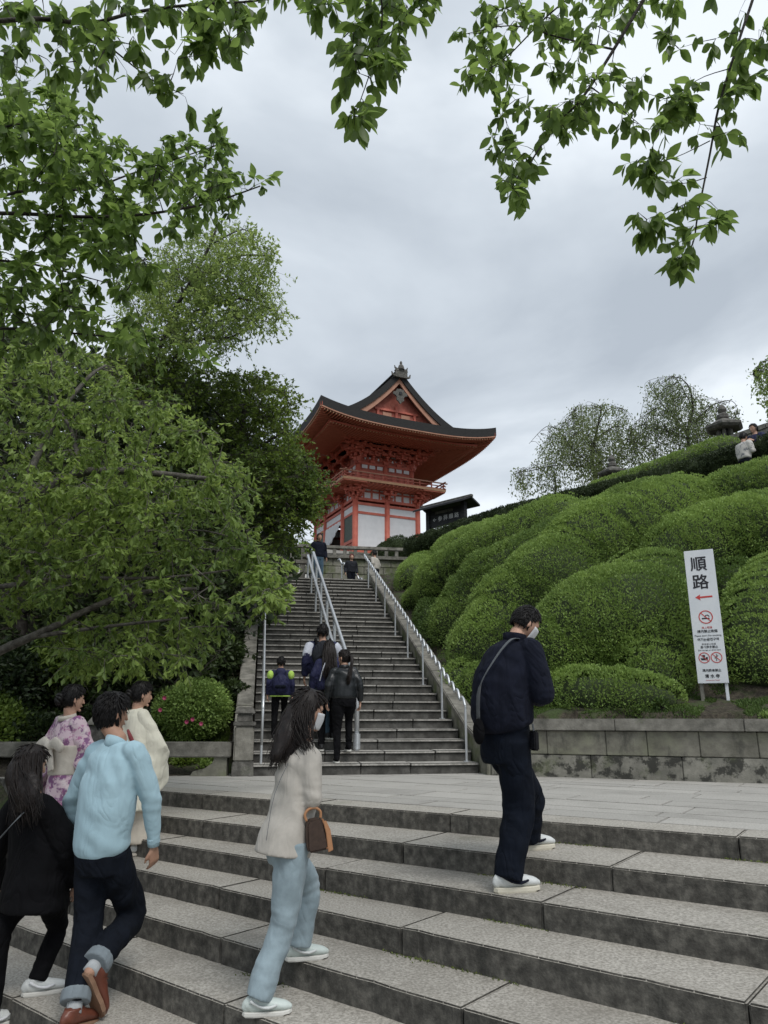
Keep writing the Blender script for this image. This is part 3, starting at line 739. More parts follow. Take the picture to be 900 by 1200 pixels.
def panels_between(z0, z1, inset=0.):
    """white plaster with struts and a rail, between the bracket sets"""
    def one(P0, P1, ax):
        a0, a1, fx = P0, P1, ax
    for i in range(2):
        for yy in (0 + inset, 9.4 - inset):
            x0, x1 = GX[i], GX[i + 1]; w = (x1 - x0) / 4
            mb = MB(); mb.box(((x0 + x1) / 2, yy, (z0 + z1) / 2), (x1 - x0, .05, z1 - z0)); G(mb, 'plaster_panel', 'plaster')
            for q in (1, 2, 3):
                mb = MB(); mb.box((x0 + w * q, yy, (z0 + z1) / 2), (.13 if q != 2 else .17, .14, z1 - z0)); G(mb, 'strut', 'vermilion')
            for zz in (z0 + (z1 - z0) * .52,):
                mb = MB(); mb.box(((x0 + x1) / 2, yy, zz), (x1 - x0, .12, .15)); G(mb, 'rail', 'vermilion')
    for i in range(3):
        for xx in (0 + inset, 5.7 - inset):
            y0, y1 = GY[i], GY[i + 1]; w = (y1 - y0) / 4
            mb = MB(); mb.box((xx, (y0 + y1) / 2, (z0 + z1) / 2), (.05, y1 - y0, z1 - z0)); G(mb, 'plaster_panel', 'plaster')
            for q in (1, 2, 3):
                mb = MB(); mb.box((xx, y0 + w * q, (z0 + z1) / 2), (.14, .13, z1 - z0)); G(mb, 'strut', 'vermilion')
            mb = MB(); mb.box((xx, (y0 + y1) / 2, z0 + (z1 - z0) * .52), (.12, y1 - y0, .15)); G(mb, 'rail', 'vermilion')
panels_between(4.83, 5.95)
# balcony
BO = 1.75
mb = MB(); mb.box((2.85, 4.7, 5.84), (5.7 + 2 * BO, 9.4 + 2 * BO, .16)); G(mb, 'balcony_floor', 'vermilion')
mb = MB(); mb.box((2.85, 4.7, 5.70), (5.7 + 2 * BO - .3, 9.4 + 2 * BO - .3, .12)); G(mb, 'balcony_beam', 'vermilion_worn')
for i in range(34):          # joists under the balcony edge
    pass
def joists(z, off, w, h, step, mat, name, x0, x1, y0, y1, inner):
    mb = MB()
    n = int((x1 - x0) / step)
    for i in range(n + 1):
        x = x0 + (x1 - x0) * i / n
        for ya, yb in ((y0, inner), (y1, 9.4 - inner)): mb.bar((x, ya, z), (x, yb, z + off), w, h)
    n = int((y1 - y0) / step)
    for i in range(n + 1):
        y = y0 + (y1 - y0) * i / n
        for xa, xb in ((x0, inner), (x1, 5.7 - inner)): mb.bar((xa, y, z), (xb, y, z + off), w, h)
    return G(mb, name, mat, kind='stuff')
joists(5.67, 0, .10, .12, .36, 'rafter_red', 'joists', -BO + .05, 5.7 + BO - .05, -BO + .05, 9.4 + BO - .05, .3)
def loop_rail(z, off, w, h, mat, ext=.25):
    for a, b in (((-off - ext, -off), (5.7 + off + ext, -off)), ((-off - ext, 9.4 + off), (5.7 + off + ext, 9.4 + off)), ((-off, -off - ext), (-off, 9.4 + off + ext)), ((5.7 + off, -off - ext), (5.7 + off, 9.4 + off + ext))):
        gbeam((a[0], a[1], z), (b[0], b[1], z), w, h, mat, 'balcony_rail')
loop_rail(5.96, BO - .12, .12, .08, 'vermilion_worn'); loop_rail(6.22, BO - .12, .07, .07, 'vermilion_worn'); loop_rail(6.48, BO - .12, .09, .09, 'bargeboard', .4)
loop_rail(5.80, BO + .02, .06, .2, 'rafter_end', .0)
off = BO - .12
pp = [(-off + i * (5.7 + 2 * off) / 8, yy) for i in range(9) for yy in (-off, 9.4 + off)] + [(xx, -off + i * (9.4 + 2 * off) / 12) for i in range(1, 12) for xx in (-off, 5.7 + off)]
for x, y in pp:
    mb = MB(); mb.box((x, y, 6.20), (.09, .09, .52)); G(mb, 'baluster', 'vermilion_worn')
# upper storey (drawn in a little)
UI = .35
def ucol(x, y):
    x = UI + (5.7 - 2 * UI) * x / 5.7; y = UI + (9.4 - 2 * UI) * y / 9.4
    mb = MB(); mb.tube([(x, y, 6.1), (x, y, 8.0)], .2, 14); G(mb, 'column', 'vermilion', True)
for x in GX:
    for y in GY:
        if x in (0, 5.7) or y in (0, 9.4): ucol(x, y)
mb = MB(); mb.box((2.85, 4.7, 6.95), (5.7 - 2 * UI, 9.4 - 2 * UI, 2.2)); G(mb, 'upper_wall', 'vermilion_worn')
for z in (6.5, 7.25):
    for a, b in (((UI, UI - .06), (5.7 - UI, UI - .06)), ((UI - .06, UI), (UI - .06, 9.4 - UI))): gbeam((a[0], a[1], z), (b[0], b[1], z), .12, .16)
for i in range(2):
    for q in range(3):
        x = GX[i] + .55 + q * .6 + (.2 if i else .25)
        mb = MB(); mb.box((x + .1, UI - .04, 6.88), (.46, .05, .5)); G(mb, 'wall_board', 'vermilion')
for i in range(2):
    for q in range(3):
        x0 = UI + 2.5 * i + .32 + q * .70
        mb = MB(); mb.box((x0 + .26, UI - .045, 7.75), (.5, .05, .42)); G(mb, 'plaster_panel', 'plaster')
for i in range(9):
    mb = MB(); mb.box((UI - .045, UI + .7 + i * .92, 7.75), (.05, .55, .42)); G(mb, 'plaster_panel', 'plaster')
for a, b in (((UI - .3, UI), (5.7 - UI + .3, UI)), ((UI - .3, 9.4 - UI), (5.7 - UI + .3, 9.4 - UI)), ((UI, UI - .3), (UI, 9.4 - UI + .3)), ((5.7 - UI, UI - .3), (5.7 - UI, 9.4 - UI + .3))):
    gbeam((a[0], a[1], 7.95), (b[0], b[1], 7.95), .26, .2)
GXs, GYs = GX[:], GY[:]
GX = [UI + (5.7 - 2 * UI) * x / 5.7 for x in GXs]; GY0 = GY; GY = [UI + (9.4 - 2 * UI) * y / 9.4 for y in GYs]
for i, x in enumerate(GX):
    for (y, dy) in ((GY[0], -1), (GY[3], 1)):
        dx_ = -1 if i == 0 else (1 if i == 2 else 0)
        bracket(x, y, 8.05, 0, dy, 1.0)
        if dx_: bracket(x, y, 8.05, dx_, 0, 1.0); bracket(x, y, 8.05, dx_, dy, 1.35)
    if i < 2:
        for (y, dy) in ((GY[0], -1), (GY[3], 1)): bracket((x + GX[i + 1]) / 2, y, 8.05, 0, dy, .85)
for y in GY[1:-1] + [(GY[1] + GY[2]) / 2]:
    for x, dx_ in ((GX[0], -1), (GX[2], 1)): bracket(x, y, 8.05, dx_, 0, 1.0)
mb = MB(); mb.box((2.85, 4.7, 8.7), (5.0, 8.7, 1.4)); G(mb, 'bracket_wall', 'vermilion_worn')
for z, o_ in ((8.45, .05), (8.85, .05)):
    for q in range(7):
        mb = MB(); mb.box((UI + .5 + q * .7, UI - .02, z), (.42, .06, .2)); G(mb, 'plaster_panel', 'plaster')
for off, z in ((.62, 8.86), (1.15, 9.2), (1.62, 9.52)):
    loop_ = [((-off + UI - .5, -off + UI), (5.7 + off - UI + .5, -off + UI)), ((-off + UI - .5, 9.4 + off - UI), (5.7 + off - UI + .5, 9.4 + off - UI)), ((-off + UI, -off + UI - .5), (-off + UI, 9.4 + off - UI + .5)), ((5.7 + off - UI, -off + UI - .5), (5.7 + off - UI, 9.4 + off - UI + .5))]
    for a, b in loop_: gbeam((a[0], a[1], z), (b[0], b[1], z), .17, .19, 'vermilion', 'eave_purlin')
# roof: concave irimoya with hipped skirt and a gable towards the hillside
OV = 4.95; XC, YC = 2.85, 4.7; HX, HY = 2.85 + OV, 4.7 + OV
ZE, ZR = 10.15, 14.55
def prof(d): d = max(0., d); return ZE + (ZR - ZE) * (min(d, HX) / HX) ** 1.95 + .11 * d
def lift(x, y): 
    ex, ey = abs(x - XC) / HX, abs(y - YC) / HY
    return .75 * (max(0, ex) ** 3.2) * (max(0, ey) ** 4.5)
GABY = HY - 2.3               # |y-YC| of the barge edge
def skirt(x, y): return prof(min(HX - abs(x - XC), HY - abs(y - YC))) + lift(x, y)
def main_(x, y): return prof(HX - abs(x - XC)) + lift(x, y) * .9 + .02
def grid_roof(fn, xs, ys, th, name, mat, parent=gate):
    mb = MB(); nx, ny = len(xs), len(ys)
    Vt = [(x, y, fn(x, y)) for y in ys for x in xs]; Vb = [(x, y, fn(x, y) - (th(x, y) if callable(th) else th)) for y in ys for x in xs]
    Fc = [(j * nx + i, j * nx + i + 1, (j + 1) * nx + i + 1, (j + 1) * nx + i) for j in range(ny - 1) for i in range(nx - 1)]
    o_ = len(Vt); Fb = [tuple(o_ + q for q in f[::-1]) for f in Fc]
    bd_ = [j * nx for j in range(ny)], [j * nx + nx - 1 for j in range(ny)], list(range(nx)), [(ny - 1) * nx + i for i in range(nx)]
    S = []
    for l_ in bd_: S += [(l_[i], l_[i + 1], o_ + l_[i + 1], o_ + l_[i]) for i in range(len(l_) - 1)]
    mb.add(Vt + Vb, Fc, 0); mb.v  # top
    mb.f += Fb; mb.mi += [1] * len(Fb); mb.f += S; mb.mi += [1] * len(S)
    return G(mb, name, mat, parent=parent)
NXR = 41
xs = [XC - HX + 2 * HX * i / (NXR - 1) for i in range(NXR)]; 
ysA = list(np.linspace(YC - HY, YC - HY + 3.6, 13)); ysB = list(np.linspace(YC + HY - 3.6, YC + HY, 13))
ysM = list(np.linspace(YC - HY, YC + HY, 56))
# the hipped eave slab
grid_roof(skirt, xs, ysM, .72, 'roof_skirt', ['bark_roof', 'roof_edge'])
# upper gabled roof, reaching out over the gable walls
xm = [x for x in xs if abs(x - XC) < HX - 1.3]
ysU = list(np.linspace(YC - GABY, YC + GABY, 40))
rf = grid_roof(lambda x, y: main_(x, y) + .13 + .25 * max(0, abs(y - YC) / GABY - .8), xm, ysU, .72, 'roof', ['bark_roof', 'roof_edge'])
def zroof(x): return prof(HX - abs(x - XC)) + .15
# gable: wall, barge boards, ornament
for sgn in (-1, 1):
    yb = YC + sgn * (GABY - .12); yw = YC + sgn * (GABY - .85)
    mb = MB(); xg = [x for x in xm if zroof(x) - .5 > prof(2.4)]; zb = prof(2.7) - .1
    mb.add([(x, yw, zroof(x) - .65) for x in xm] + [(x, yw, zb - .5) for x in xm], [(i, i + 1, len(xm) + i + 1, len(xm) + i) for i in range(len(xm) - 1)])
    g_ = G(mb, 'gable_wall', 'vermilion_worn')
    for side_ in (-1, 1):
        mb = MB(); pr_ = []
        X_ = [XC + side_ * (HX - 1.45) * i / 16 for i in range(17)]
        for x in X_:
            zt = zroof(x) - .52; w_ = .62 + .12 * abs(x - XC) / HX
            pr_.append([(x, yb, zt), (x, yb, zt - w_), (x, yb - sgn * .14, zt - w_), (x, yb - sgn * .14, zt)])
        Vq = [p for q in pr_ for p in q]
        mb.add(Vq, [(4 * i + a, 4 * i + (a + 1) % 4, 4 * i + 4 + (a + 1) % 4, 4 * i + 4 + a) for i in range(16) for a in range(4)] + [(0, 3, 2, 1), (64, 65, 66, 67)])
        G(mb, 'bargeboard', 'bargeboard')
    for q in (-1.7, 0, 1.7):
        z_ = (zb + zroof(XC + abs(q)) - .9) / 2
        mb = MB(); mb.box((XC + q, yw + sgn * .08, zb + .5), (.22, .12, 1.5 if q else 2.4)); G(mb, 'gable_strut', 'vermilion')
    for q in (-.85, .85):
        mb = MB(); mb.box((XC + q, yw + sgn * .05, zb + .75), (.8, .06, .5)); G(mb, 'gable_panel', 'bargeboard')
    gbeam((XC - 3.2, yw + sgn * .1, zb + .42), (XC + 3.2, yw + sgn * .1, zb + .42), .14, .18)
    gbeam((XC - 2.0, yw + sgn * .1, zb + 1.2), (XC + 2.0, yw + sgn * .1, zb + 1.2), .14, .16)
    # hanging gable ornament: pale three-lobed pendant with dark boss
    zo = ZR - .95; mb = MB()
    prof2 = [(0, .42), (.3, .38), (.42, .14), (.62, .10), (.66, -.12), (.44, -.2), (.32, -.34), (.34, -.62), (.16, -.72), (0, -.95)]
    pts2 = prof2 + [(-x, z) for x, z in prof2[-2:0:-1]]
    n_ = len(pts2)
    V2 = [(XC + x, yb + sgn * .03, zo + z - .15) for x, z in pts2] + [(XC + x, yb + sgn * .14, zo + z - .15) for x, z in pts2]
    V2 += [(XC, yb + sgn * .03, zo - .2), (XC, yb + sgn * .16, zo - .2)]
    mb.add(V2, [(i, (i + 1) % n_, 2 * n_) for i in range(n_)] + [(n_ + i, n_ + (i + 1) % n_, 2 * n_ + 1) for i in range(n_)] + [(i, n_ + i, n_ + (i + 1) % n_, (i + 1) % n_) for i in range(n_)])
    og = G(mb, 'gable_ornament', 'oldstone')
    mb = MB(); mb.tube([(XC, yb + sgn * .15, zo - .15), (XC, yb + sgn * .24, zo - .15)], .14, 6); G(mb, 'boss', 'darkwood', parent=og)
# ridge with stacked tiles and end finials
mb = MB(); mb.box((XC, YC, ZR + .62), (.62, 2 * GABY + .1, .35)); mb.box((XC, YC, ZR + .88), (.8, 2 * GABY + .3, .12)); mb.box((XC, YC, ZR + 1.02), (.45, 2 * GABY + .2, .2)); G(mb, 'ridge', 'roof_edge')
for sgn in (-1, 1):
    y_ = YC + sgn * (GABY + .16); mb = MB()
    mb.box((XC, y_, ZR + .55), (1.1, .22, .55)); mb.box((XC, y_, ZR + .95), (1.2, .26, .2), taper=.8)
    for q in (-1, 1):
        mb.tube([(XC + q * .55, y_, ZR + .35), (XC + q * .8, y_, ZR + .45), (XC + q * .86, y_, ZR + .7)], [.12, .1, .05], 6)
        mb.tube([(XC + q * .3, y_, ZR + 1.0), (XC + q * .55, y_, ZR + 1.1), (XC + q * .6, y_, ZR + 1.3)], [.1, .08, .04], 6)
    mb.tube([(XC, y_, ZR + 1.0), (XC, y_, ZR + 1.35), (XC, y_, ZR + 1.5), (XC, y_, ZR + 1.65), (XC, y_, ZR + 1.8)], [.32, .22, .10, .12, .04], 8)
    G(mb, 'ridge_finial', 'oldstone')
# fan of rafters, two tiers, following the curved eave
def rafters(d_in, d_out, drop, w, h, step, name, endmat):
    mb = MB(); mb2 = MB()
    for (fixed, rng_, axis) in ((-1, HX, 'x'), (1, HX, 'x'), (-1, HY, 'y'), (1, HY, 'y')):
        hh = rng_ - d_in; n = int(2 * hh / step)
        for i in range(n + 1):
            t = -hh + 2 * hh * i / n
            if axis == 'x':
                a = (XC + t, YC + fixed * (HY - d_in)); yi = max(HY - d_out, 0); lim = max(0, abs(t) - (HX - HY)) 
                din = min(d_out, HX - abs(t) + .0) if HX - abs(t) < d_out else d_out
                b = (XC + t, YC + fixed * (HY - max(din, d_in + .2)))
            else:
                a = (XC + fixed * (HX - d_in), YC + t)
                din = min(d_out, HY - abs(t)) if HY - abs(t) < d_out else d_out
                b = (XC + fixed * (HX - max(din, d_in + .2)), YC + t)
            za = skirt(*a) - .72 - drop; zb_ = za + .12 * (max(din, d_in + .2) - d_in) - lift(*a) * .35 * min(1, (din - d_in) / 3)
            mb.bar((a[0], a[1], za), (b[0], b[1], zb_), w, h)
            dirv = Vector((a[0] - b[0], a[1] - b[1], 0)).normalized()
            mb2.box(Vector((a[0], a[1], za)) + dirv * .012, (w * 1.02 if axis == 'x' else .03, .03 if axis == 'x' else w * 1.02, h * 1.02))
    G(mb, name, 'rafter_red', kind='stuff'); G(mb2, name + '_tips', endmat, kind='stuff')
rafters(.12, 2.0, .16, .085, .13, .24, 'outer_rafters', 'rafter_end')
rafters(1.25, 4.3, .50, .095, .15, .26, 'inner_rafters', 'rafter_end')
# boarding above the rafters and the red-gold eave fascia
def soffit(d0, d1, drop, name, mat):
    mb = MB(); K = 24
    for axis, fixed in (('x', -1), ('x', 1), ('y', -1), ('y', 1)):
        H1, H2 = (HX, HY) if axis == 'x' else (HY, HX)
        for i in range(K):
            t0, t1 = -1 + 2 * i / K, -1 + 2 * (i + 1) / K
            def P(t, d):
                u_ = t * (H1 - d); v_ = fixed * (H2 - d)
                x, y = (XC + u_, YC + v_) if axis == 'x' else (XC + v_, YC + u_)
                xe, ye = (XC + t * (H1 - d0), YC + fixed * (H2 - d0)) if axis == 'x' else (XC + fixed * (H2 - d0), YC + t * (H1 - d0))
                return (x, y, skirt(xe, ye) - .72 - drop + .12 * (d - d0) - lift(xe, ye) * .35 * min(1, (d - d0) / 3))
            q = [P(t0, d0), P(t1, d0), P(t1, d1), P(t0, d1)]
            mb.add(q, [(0, 1, 2, 3)])
    return G(mb, name, mat)
soffit(.14, 2.2, .085, 'soffit_boards', 'rafter_red'); soffit(1.22, 4.5, .41, 'soffit_boards', 'rafter_red')
def fascia(d0, drop, h, w, mat, name):
    K = 30
    for axis, fixed in (('x', -1), ('x', 1), ('y', -1), ('y', 1)):
        H1, H2 = (HX, HY) if axis == 'x' else (HY, HX); mb = MB()
        pts = []
        for i in range(K + 1):
            t = -1 + 2 * i / K
            x, y = (XC + t * (H1 - d0), YC + fixed * (H2 - d0)) if axis == 'x' else (XC + fixed * (H2 - d0), YC + t * (H1 - d0))
            pts.append(Vector((x, y, skirt(x, y) - .72 - drop)))
        for a, b in zip(pts[:-1], pts[1:]): mb.bar(a, b, w, h)
        G(mb, name, mat)
fascia(.06, .05, .10, .10, 'bargeboard', 'eave_board'); fascia(1.18, .40, .13, .10, 'vermilion', 'eave_board')
for sx in (-1, 1):
    for sy in (-1, 1):       # hip rafters
        a = Vector((XC + sx * (HX - .05), YC + sy * (HY - .05), skirt(XC + sx * HX, YC + sy * HY) - .62)); b = Vector((XC + sx * (HX - 4.4), YC + sy * (HY - 4.4), ZE - .45))
        mb = MB(); mb.bar(a, b, .2, .3); G(mb, 'hip_rafter', 'vermilion')

# pale forecourt paving beside the gate, added to bounce light up under its eaves
mb = MB(); mb.prism([(-3.0, -1.0), (24, -1.0), (24, 22), (-3.0, 22)], -.45, -.02); G(mb, 'forecourt_bounce_paving', 'paving', kind='structure')
mb = MB(); rows = [st(s_, o_, tz(*st(s_, o_).xy) + .05) for s_ in np.arange(SE + 5, 56, 1.5) for o_ in (2.0, 9.0)]
mb.add(rows, [(2 * i, 2 * i + 1, 2 * i + 3, 2 * i + 2) for i in range(len(rows) // 2 - 1)]); struct(build(mb, 'approach_bounce_sheet', 'paving'))  # unseen pale sheet over the slope, added to throw light up at the gate

# ================================================================== SIGNS
def text_mesh(body, size, name, mat, parent, M4, off=.0, bold=0., local=True, align='CENTER'):
    cu = bpy.data.curves.new('t', 'FONT'); cu.body = body; cu.size = size; cu.align_x = align; cu.align_y = 'CENTER'; cu.extrude = .0006; cu.resolution_u = 3
    to = bpy.data.objects.new('t', cu); COL.objects.link(to)
    dg = bpy.context.evaluated_depsgraph_get(); dg.update()
    me = bpy.data.meshes.new_from_object(to.evaluated_get(dg)); bpy.data.objects.remove(to)
    if bold:
        bm = bmesh.new()
        for i, (dx_, dy_) in enumerate(((0, 0), (bold, 0), (-bold, 0), (0, bold), (0, -bold))):
            m2 = me.copy(); m2.transform(Matrix.Translation((dx_, dy_, i * .0003))); bm.from_mesh(m2); bpy.data.meshes.remove(m2)
        bm.to_mesh(me); bm.free()
    me.transform(M4); me.materials.clear()
    return finish(me, name, mat, parent)
# --- white route sign
sY = 11.05
TL, BL = at(803, 646, sY), at(818, 801, sY)
bz = BL.z; tzv = TL.z
# right side stands a little nearer
yR = 10.86
BRp = at(854, 798, yR); TRp = at(837.5, 639, yR)
o_ = BL.copy(); ux = (BRp - BL); ux.z = 0; wS = ux.length; ux.normalize()
tilt = (TL - BL); hS = tilt.length; uy = tilt.normalized(); un = ux.cross(uy).normalized(); uy = un.cross(ux).normalized()
print('sign', wS, hS, uy[:], ux[:])
SM = Matrix.Translation(BL) @ Matrix((ux, uy, un)).transposed().to_4x4()
rs = empty('route_sign', (BL + ux * wS / 2) - Vector((0, 0, .25)), 'tall leaning white sign with two black characters and a red arrow before the azaleas', 'sign')
def sgn_box(name, mat, x0, x1, y0, y1, z0, z1, bev=0):
    mb = MB(); mb.box(((x0 + x1) / 2, (y0 + y1) / 2, (z0 + z1) / 2), (x1 - x0, y1 - y0, z1 - z0)); mb.v = [tuple(SM @ Vector(p)) for p in mb.v]
    return build(mb, name, mat, rs, bevel=bev)
bo = sgn_box('board', 'signwhite', 0, wS, 0, hS, -.03, 0, .004)
sgn_box('leg', 'coping', .015, .065, -.32, hS * .8, -.085, -.032, .004); sgn_box('leg', 'signwhite', wS - .06, wS - .018, -.30, hS * .8, -.08, -.032, .004)
sgn_box('brace', 'coping', .02, wS - .02, hS * .55, hS * .59, -.06, -.031)
RO = Matrix.Translation(-rs.location) @ SM
def stext(body, x, y, size, mat, bold=0): return text_mesh(body, size, 'lettering', mat, bo, RO @ Matrix.Translation((x * wS, y * hS, .002)), bold=bold)
stext('順', .46, .885, .235, 'ink', .004); stext('路', .46, .745, .235, 'ink', .004)
def flat(name, mat, polys, z=.0025):
    mb = MB()
    for P in polys:
        n = len(P); V = [SM @ Vector((x, y, z)) for x, y in P] + [SM @ Vector((x, y, z - .003)) for x, y in P]
        mb.add(V, [tuple(range(n))] + [(i, n + i, n + (i + 1) % n, (i + 1) % n) for i in range(n)])
    return build(mb, name, mat, bo)
ay = .635 * hS
flat('arrow', 'red_ink', [[(.22 * wS, ay), (.40 * wS, ay - .045), (.38 * wS, ay - .013), (.80 * wS, ay - .008), (.80 * wS, ay + .018), (.38 * wS, ay + .013), (.40 * wS, ay + .045)]])
def ringp(cx, cy, r, w, n=28):
    return [[(cx + math.cos(a) * q, cy + math.sin(a) * q) for a, q in ((t0, r), (t1, r), (t1, r - w), (t0, r - w))] for t0, t1 in ((2 * math.pi * i / n, 2 * math.pi * (i + 1) / n) for i in range(n))]
def slash(cx, cy, r, w, s=-1):
    d = r * .7; return [[(cx - d - w, cy - s * d), (cx - d + w, cy - s * d + 0), (cx + d + w, cy + s * d), (cx + d - w, cy + s * d)]]
cx, cy, r_ = .50 * wS, .485 * hS, .098
flat('prohibition_mark', 'red_ink', ringp(cx, cy, r_, .014) + slash(cx, cy, r_, .009), .0035)
flat('cigarette', 'ink', [[(cx - .055, cy - .03), (cx + .05, cy - .03), (cx + .05, cy - .012), (cx - .055, cy - .012)], [(cx - .02, cy + .0), (cx + .0, cy + .03), (cx + .03, cy + .035), (cx + .055, cy + .01), (cx + .045, cy + .0), (cx + .025, cy + .022), (cx + .008, cy + .02), (cx - .01, cy - .004)]], .0028)
for cx, s_ in ((.30 * wS, 0), (.70 * wS, 1)):
    cy, r_ = .185 * hS, .078
    flat('prohibition_mark', 'red_ink', ringp(cx, cy, r_, .011) + slash(cx, cy, r_, .007), .0035)
    if s_ == 0: flat('cup_and_bowl', 'ink', [[(cx - .04, cy - .035), (cx + .015, cy - .035), (cx + .025, cy - .005), (cx - .05, cy - .005)], [(cx - .02, cy + .005), (cx + .01, cy + .005), (cx + .015, cy + .04), (cx - .025, cy + .04)], [(cx + .025, cy - .03), (cx + .045, cy - .03), (cx + .05, cy + .01), (cx + .02, cy + .01)]], .0028)
    else: flat('stick', 'grey_ink', [[(cx - .01, cy - .05), (cx + .002, cy - .05), (cx + .012, cy + .05), (cx - .0, cy + .05)], [(cx - .03, cy - .005), (cx - .02, cy - .02), (cx + .03, cy + .025), (cx + .02, cy + .035)]], .0028)
stext('路上喫煙', .5, .405, .036, 'red_ink'); stext('境内禁止吸烟', .5, .378, .046, 'ink', .0008); stext('Please don\'t No smoking', .5, .347, .036, 'ink'); stext('여기는금연구역', .5, .318, .046, 'ink', .0008)
stext('飲食禁止吸烟', .5, .283, .032, 'grey_ink'); stext('食べ歩き禁止', .5, .262, .040, 'ink', .0006); stext('Do not eat or drink here', .5, .24, .030, 'ink')
stext('境内飲食禁止', .5, .092, .042, 'ink', .0008); stext('清 水 寺', .5, .05, .056, 'ink', .0014); stext('Kiyomizu-dera Temple', .5, .022, .020, 'red_ink')

# --- dark roofed direction board
pL = at(503, 628, 26.0); pR = at(544, 614, 24.9)
ds = empty('roofed_sign', Vector((pL.x, pL.y, 6.0)), 'black roofed wooden direction board with white characters behind the hedge right of the gate', 'sign')
zb_, zt_ = at(506, 617, 26.0).z, at(500, 601, 26.0).z
ux = (pR - pL); ux.z = 0; Ld = ux.length; ux.normalize(); un = Vector((ux.y, -ux.x, 0))
for p in (pL, pR):
    mb = MB(); mb.box((p.x, p.y, (5.2 + zt_ + .1) / 2), (.17, .17, zt_ + .1 - 5.2), Matrix((ux, -un, Vector((0, 0, 1)))).transposed()); build(mb, 'post', 'darkwood', ds, bevel=.008)
Rm = Matrix((ux, -un, Vector((0, 0, 1)))).transposed()
Cb = (pL + pR) / 2
mb = MB(); mb.box((Cb.x, Cb.y, (zb_ + zt_) / 2 - .05), (Ld - .17, .06, zt_ - zb_ + .1), Rm); bd2 = build(mb, 'board', 'darkwood', ds)
print('roofed sign', Ld, zb_, zt_)
hr = .20
for sg in (-1, 1):
    mb = MB()
    c0 = Vector((Cb.x, Cb.y, zt_ + hr)); 
    a = c0 - ux * (Ld / 2 + .34); b = c0 + ux * (Ld / 2 + .34)
    e = un * sg * .5; dz = Vector((0, 0, -.26)); th = Vector((0, 0, .05))
    P = [a, b, b + e * .55 + dz * .42, a + e * .55 + dz * .42, b + e + dz * .8, a + e + dz * .8]
    Vv = [p + th for p in P] + [p - th * .3 for p in P]
    mb.add(Vv, [(0, 1, 2, 3), (3, 2, 4, 5), (9, 8, 7, 6), (11, 10, 8, 9), (5, 4, 10, 11), (0, 3, 9, 6), (3, 5, 11, 9), (1, 7, 8, 2), (2, 8, 10, 4), (0, 6, 7, 1)])
    build(mb, 'roof', 'darkwood', ds)
mb = MB(); mb.bar(Vector((Cb.x, Cb.y, zt_ + hr + .06)) - ux * (Ld / 2 + .38), Vector((Cb.x, Cb.y, zt_ + hr + .06)) + ux * (Ld / 2 + .38), .12, .08); build(mb, 'ridge', 'oldstone', ds)
mb = MB(); mb.box(Vector((Cb.x, Cb.y, zt_ - .10)) + un * .06 - ux * .05, (.8, .04, .09), Rm); build(mb, 'plaque', 'oldstone', ds)
DM = Matrix.Translation(-ds.location) @ Matrix.Translation(Vector((Cb.x, Cb.y, (zb_ + zt_) / 2 - .08)) + un * .034) @ Matrix((ux, Vector((0, 0, 1)), un)).transposed().to_4x4()
for i, ch in enumerate('←参拝順路'):
    text_mesh(ch, .20, 'lettering', 'white_ink', bd2, DM @ Matrix.Translation(((i - 2) * .25, 0, .001)), bold=.003)

# ================================================================== STONE LANTERNS, RIDGE WALL
def lantern(c, s, label):
    root = empty('stone_lantern', c, label, 'lantern', 'stone lanterns on the ridge'); c = Vector(c)
    def lt(name, prof, n, mat='oldstone'):
        mb = MB(); mb.tube([c + Vector((0, 0, z * s)) for z, r in prof], [r * s for z, r in prof], n); return build(mb, name, mat, root, bevel=0)
    lt('base', [(-.3, .42), (.12, .42), (.2, .30)], 6); lt('shaft', [(.2, .2), (.5, .17), (.8, .17), (1.0, .21)], 12)
    lt('platform', [(1.0, .22), (1.12, .42), (1.28, .44)], 6)
    for q in range(6):
        a = math.pi * q / 3; mb = MB(); mb.box(c + Vector((math.cos(a) * .22, math.sin(a) * .22, 1.47)) * 1.0 * s if s == 1 else c + Vector((math.cos(a) * .22 * s, math.sin(a) * .22 * s, 1.47 * s)), (.11 * s, .11 * s, .40 * s), Matrix.Rotation(a, 3, 'Z')); build(mb, 'light_box_post', 'oldstone', root)
    lt('light_box', [(1.26, .2), (1.68, .2)], 6, 'roof_edge')
    lt('roof', [(1.64, .56), (1.72, .66), (1.80, .66), (1.90, .42), (2.02, .24)], 6)
    lt('finial', [(2.0, .12), (2.08, .2), (2.2, .2), (2.28, .1), (2.4, .16), (2.52, .11), (2.62, .02)], 10)
    return root
l1 = at(851, 519, 20.5); lantern((l1.x, l1.y, l1.z - 1.25 * .8), .85, 'large weathered stone lantern beside the couple on the ridge')
l2 = at(719, 566, 26); lantern((l2.x, l2.y, l2.z - 1.25 * .9), .85, 'smaller dark stone lantern in front of the weeping cherry on the ridge')
rwl = empty('ridge_wall', at(700, 585, 24), 'thin grey stone coping wall running along the top of the azalea bank', 'stone wall')
wp = [at(600, 603, 27), at(660, 584, 25), at(700, 572, 24), (at(745, 553, 22.5)), at(800, 533, 21), at(850, 517, 20), at(900, 500, 19), at(960, 478, 18)]
for a, b in zip(wp[:-1], wp[1:]):
    for t in range(3):
        p, q = a.lerp(b, t / 3 + .004), a.lerp(b, (t + 1) / 3 - .004)
        mb = MB(); mb.bar(p, q, .30, .13); build(mb, 'coping_stone', 'coping', rwl)
        mb = MB(); mb.bar(p - Vector((0, 0, .5)), q - Vector((0, 0, .5)), .22, .86); build(mb, 'wall_stone', 'coping', rwl)

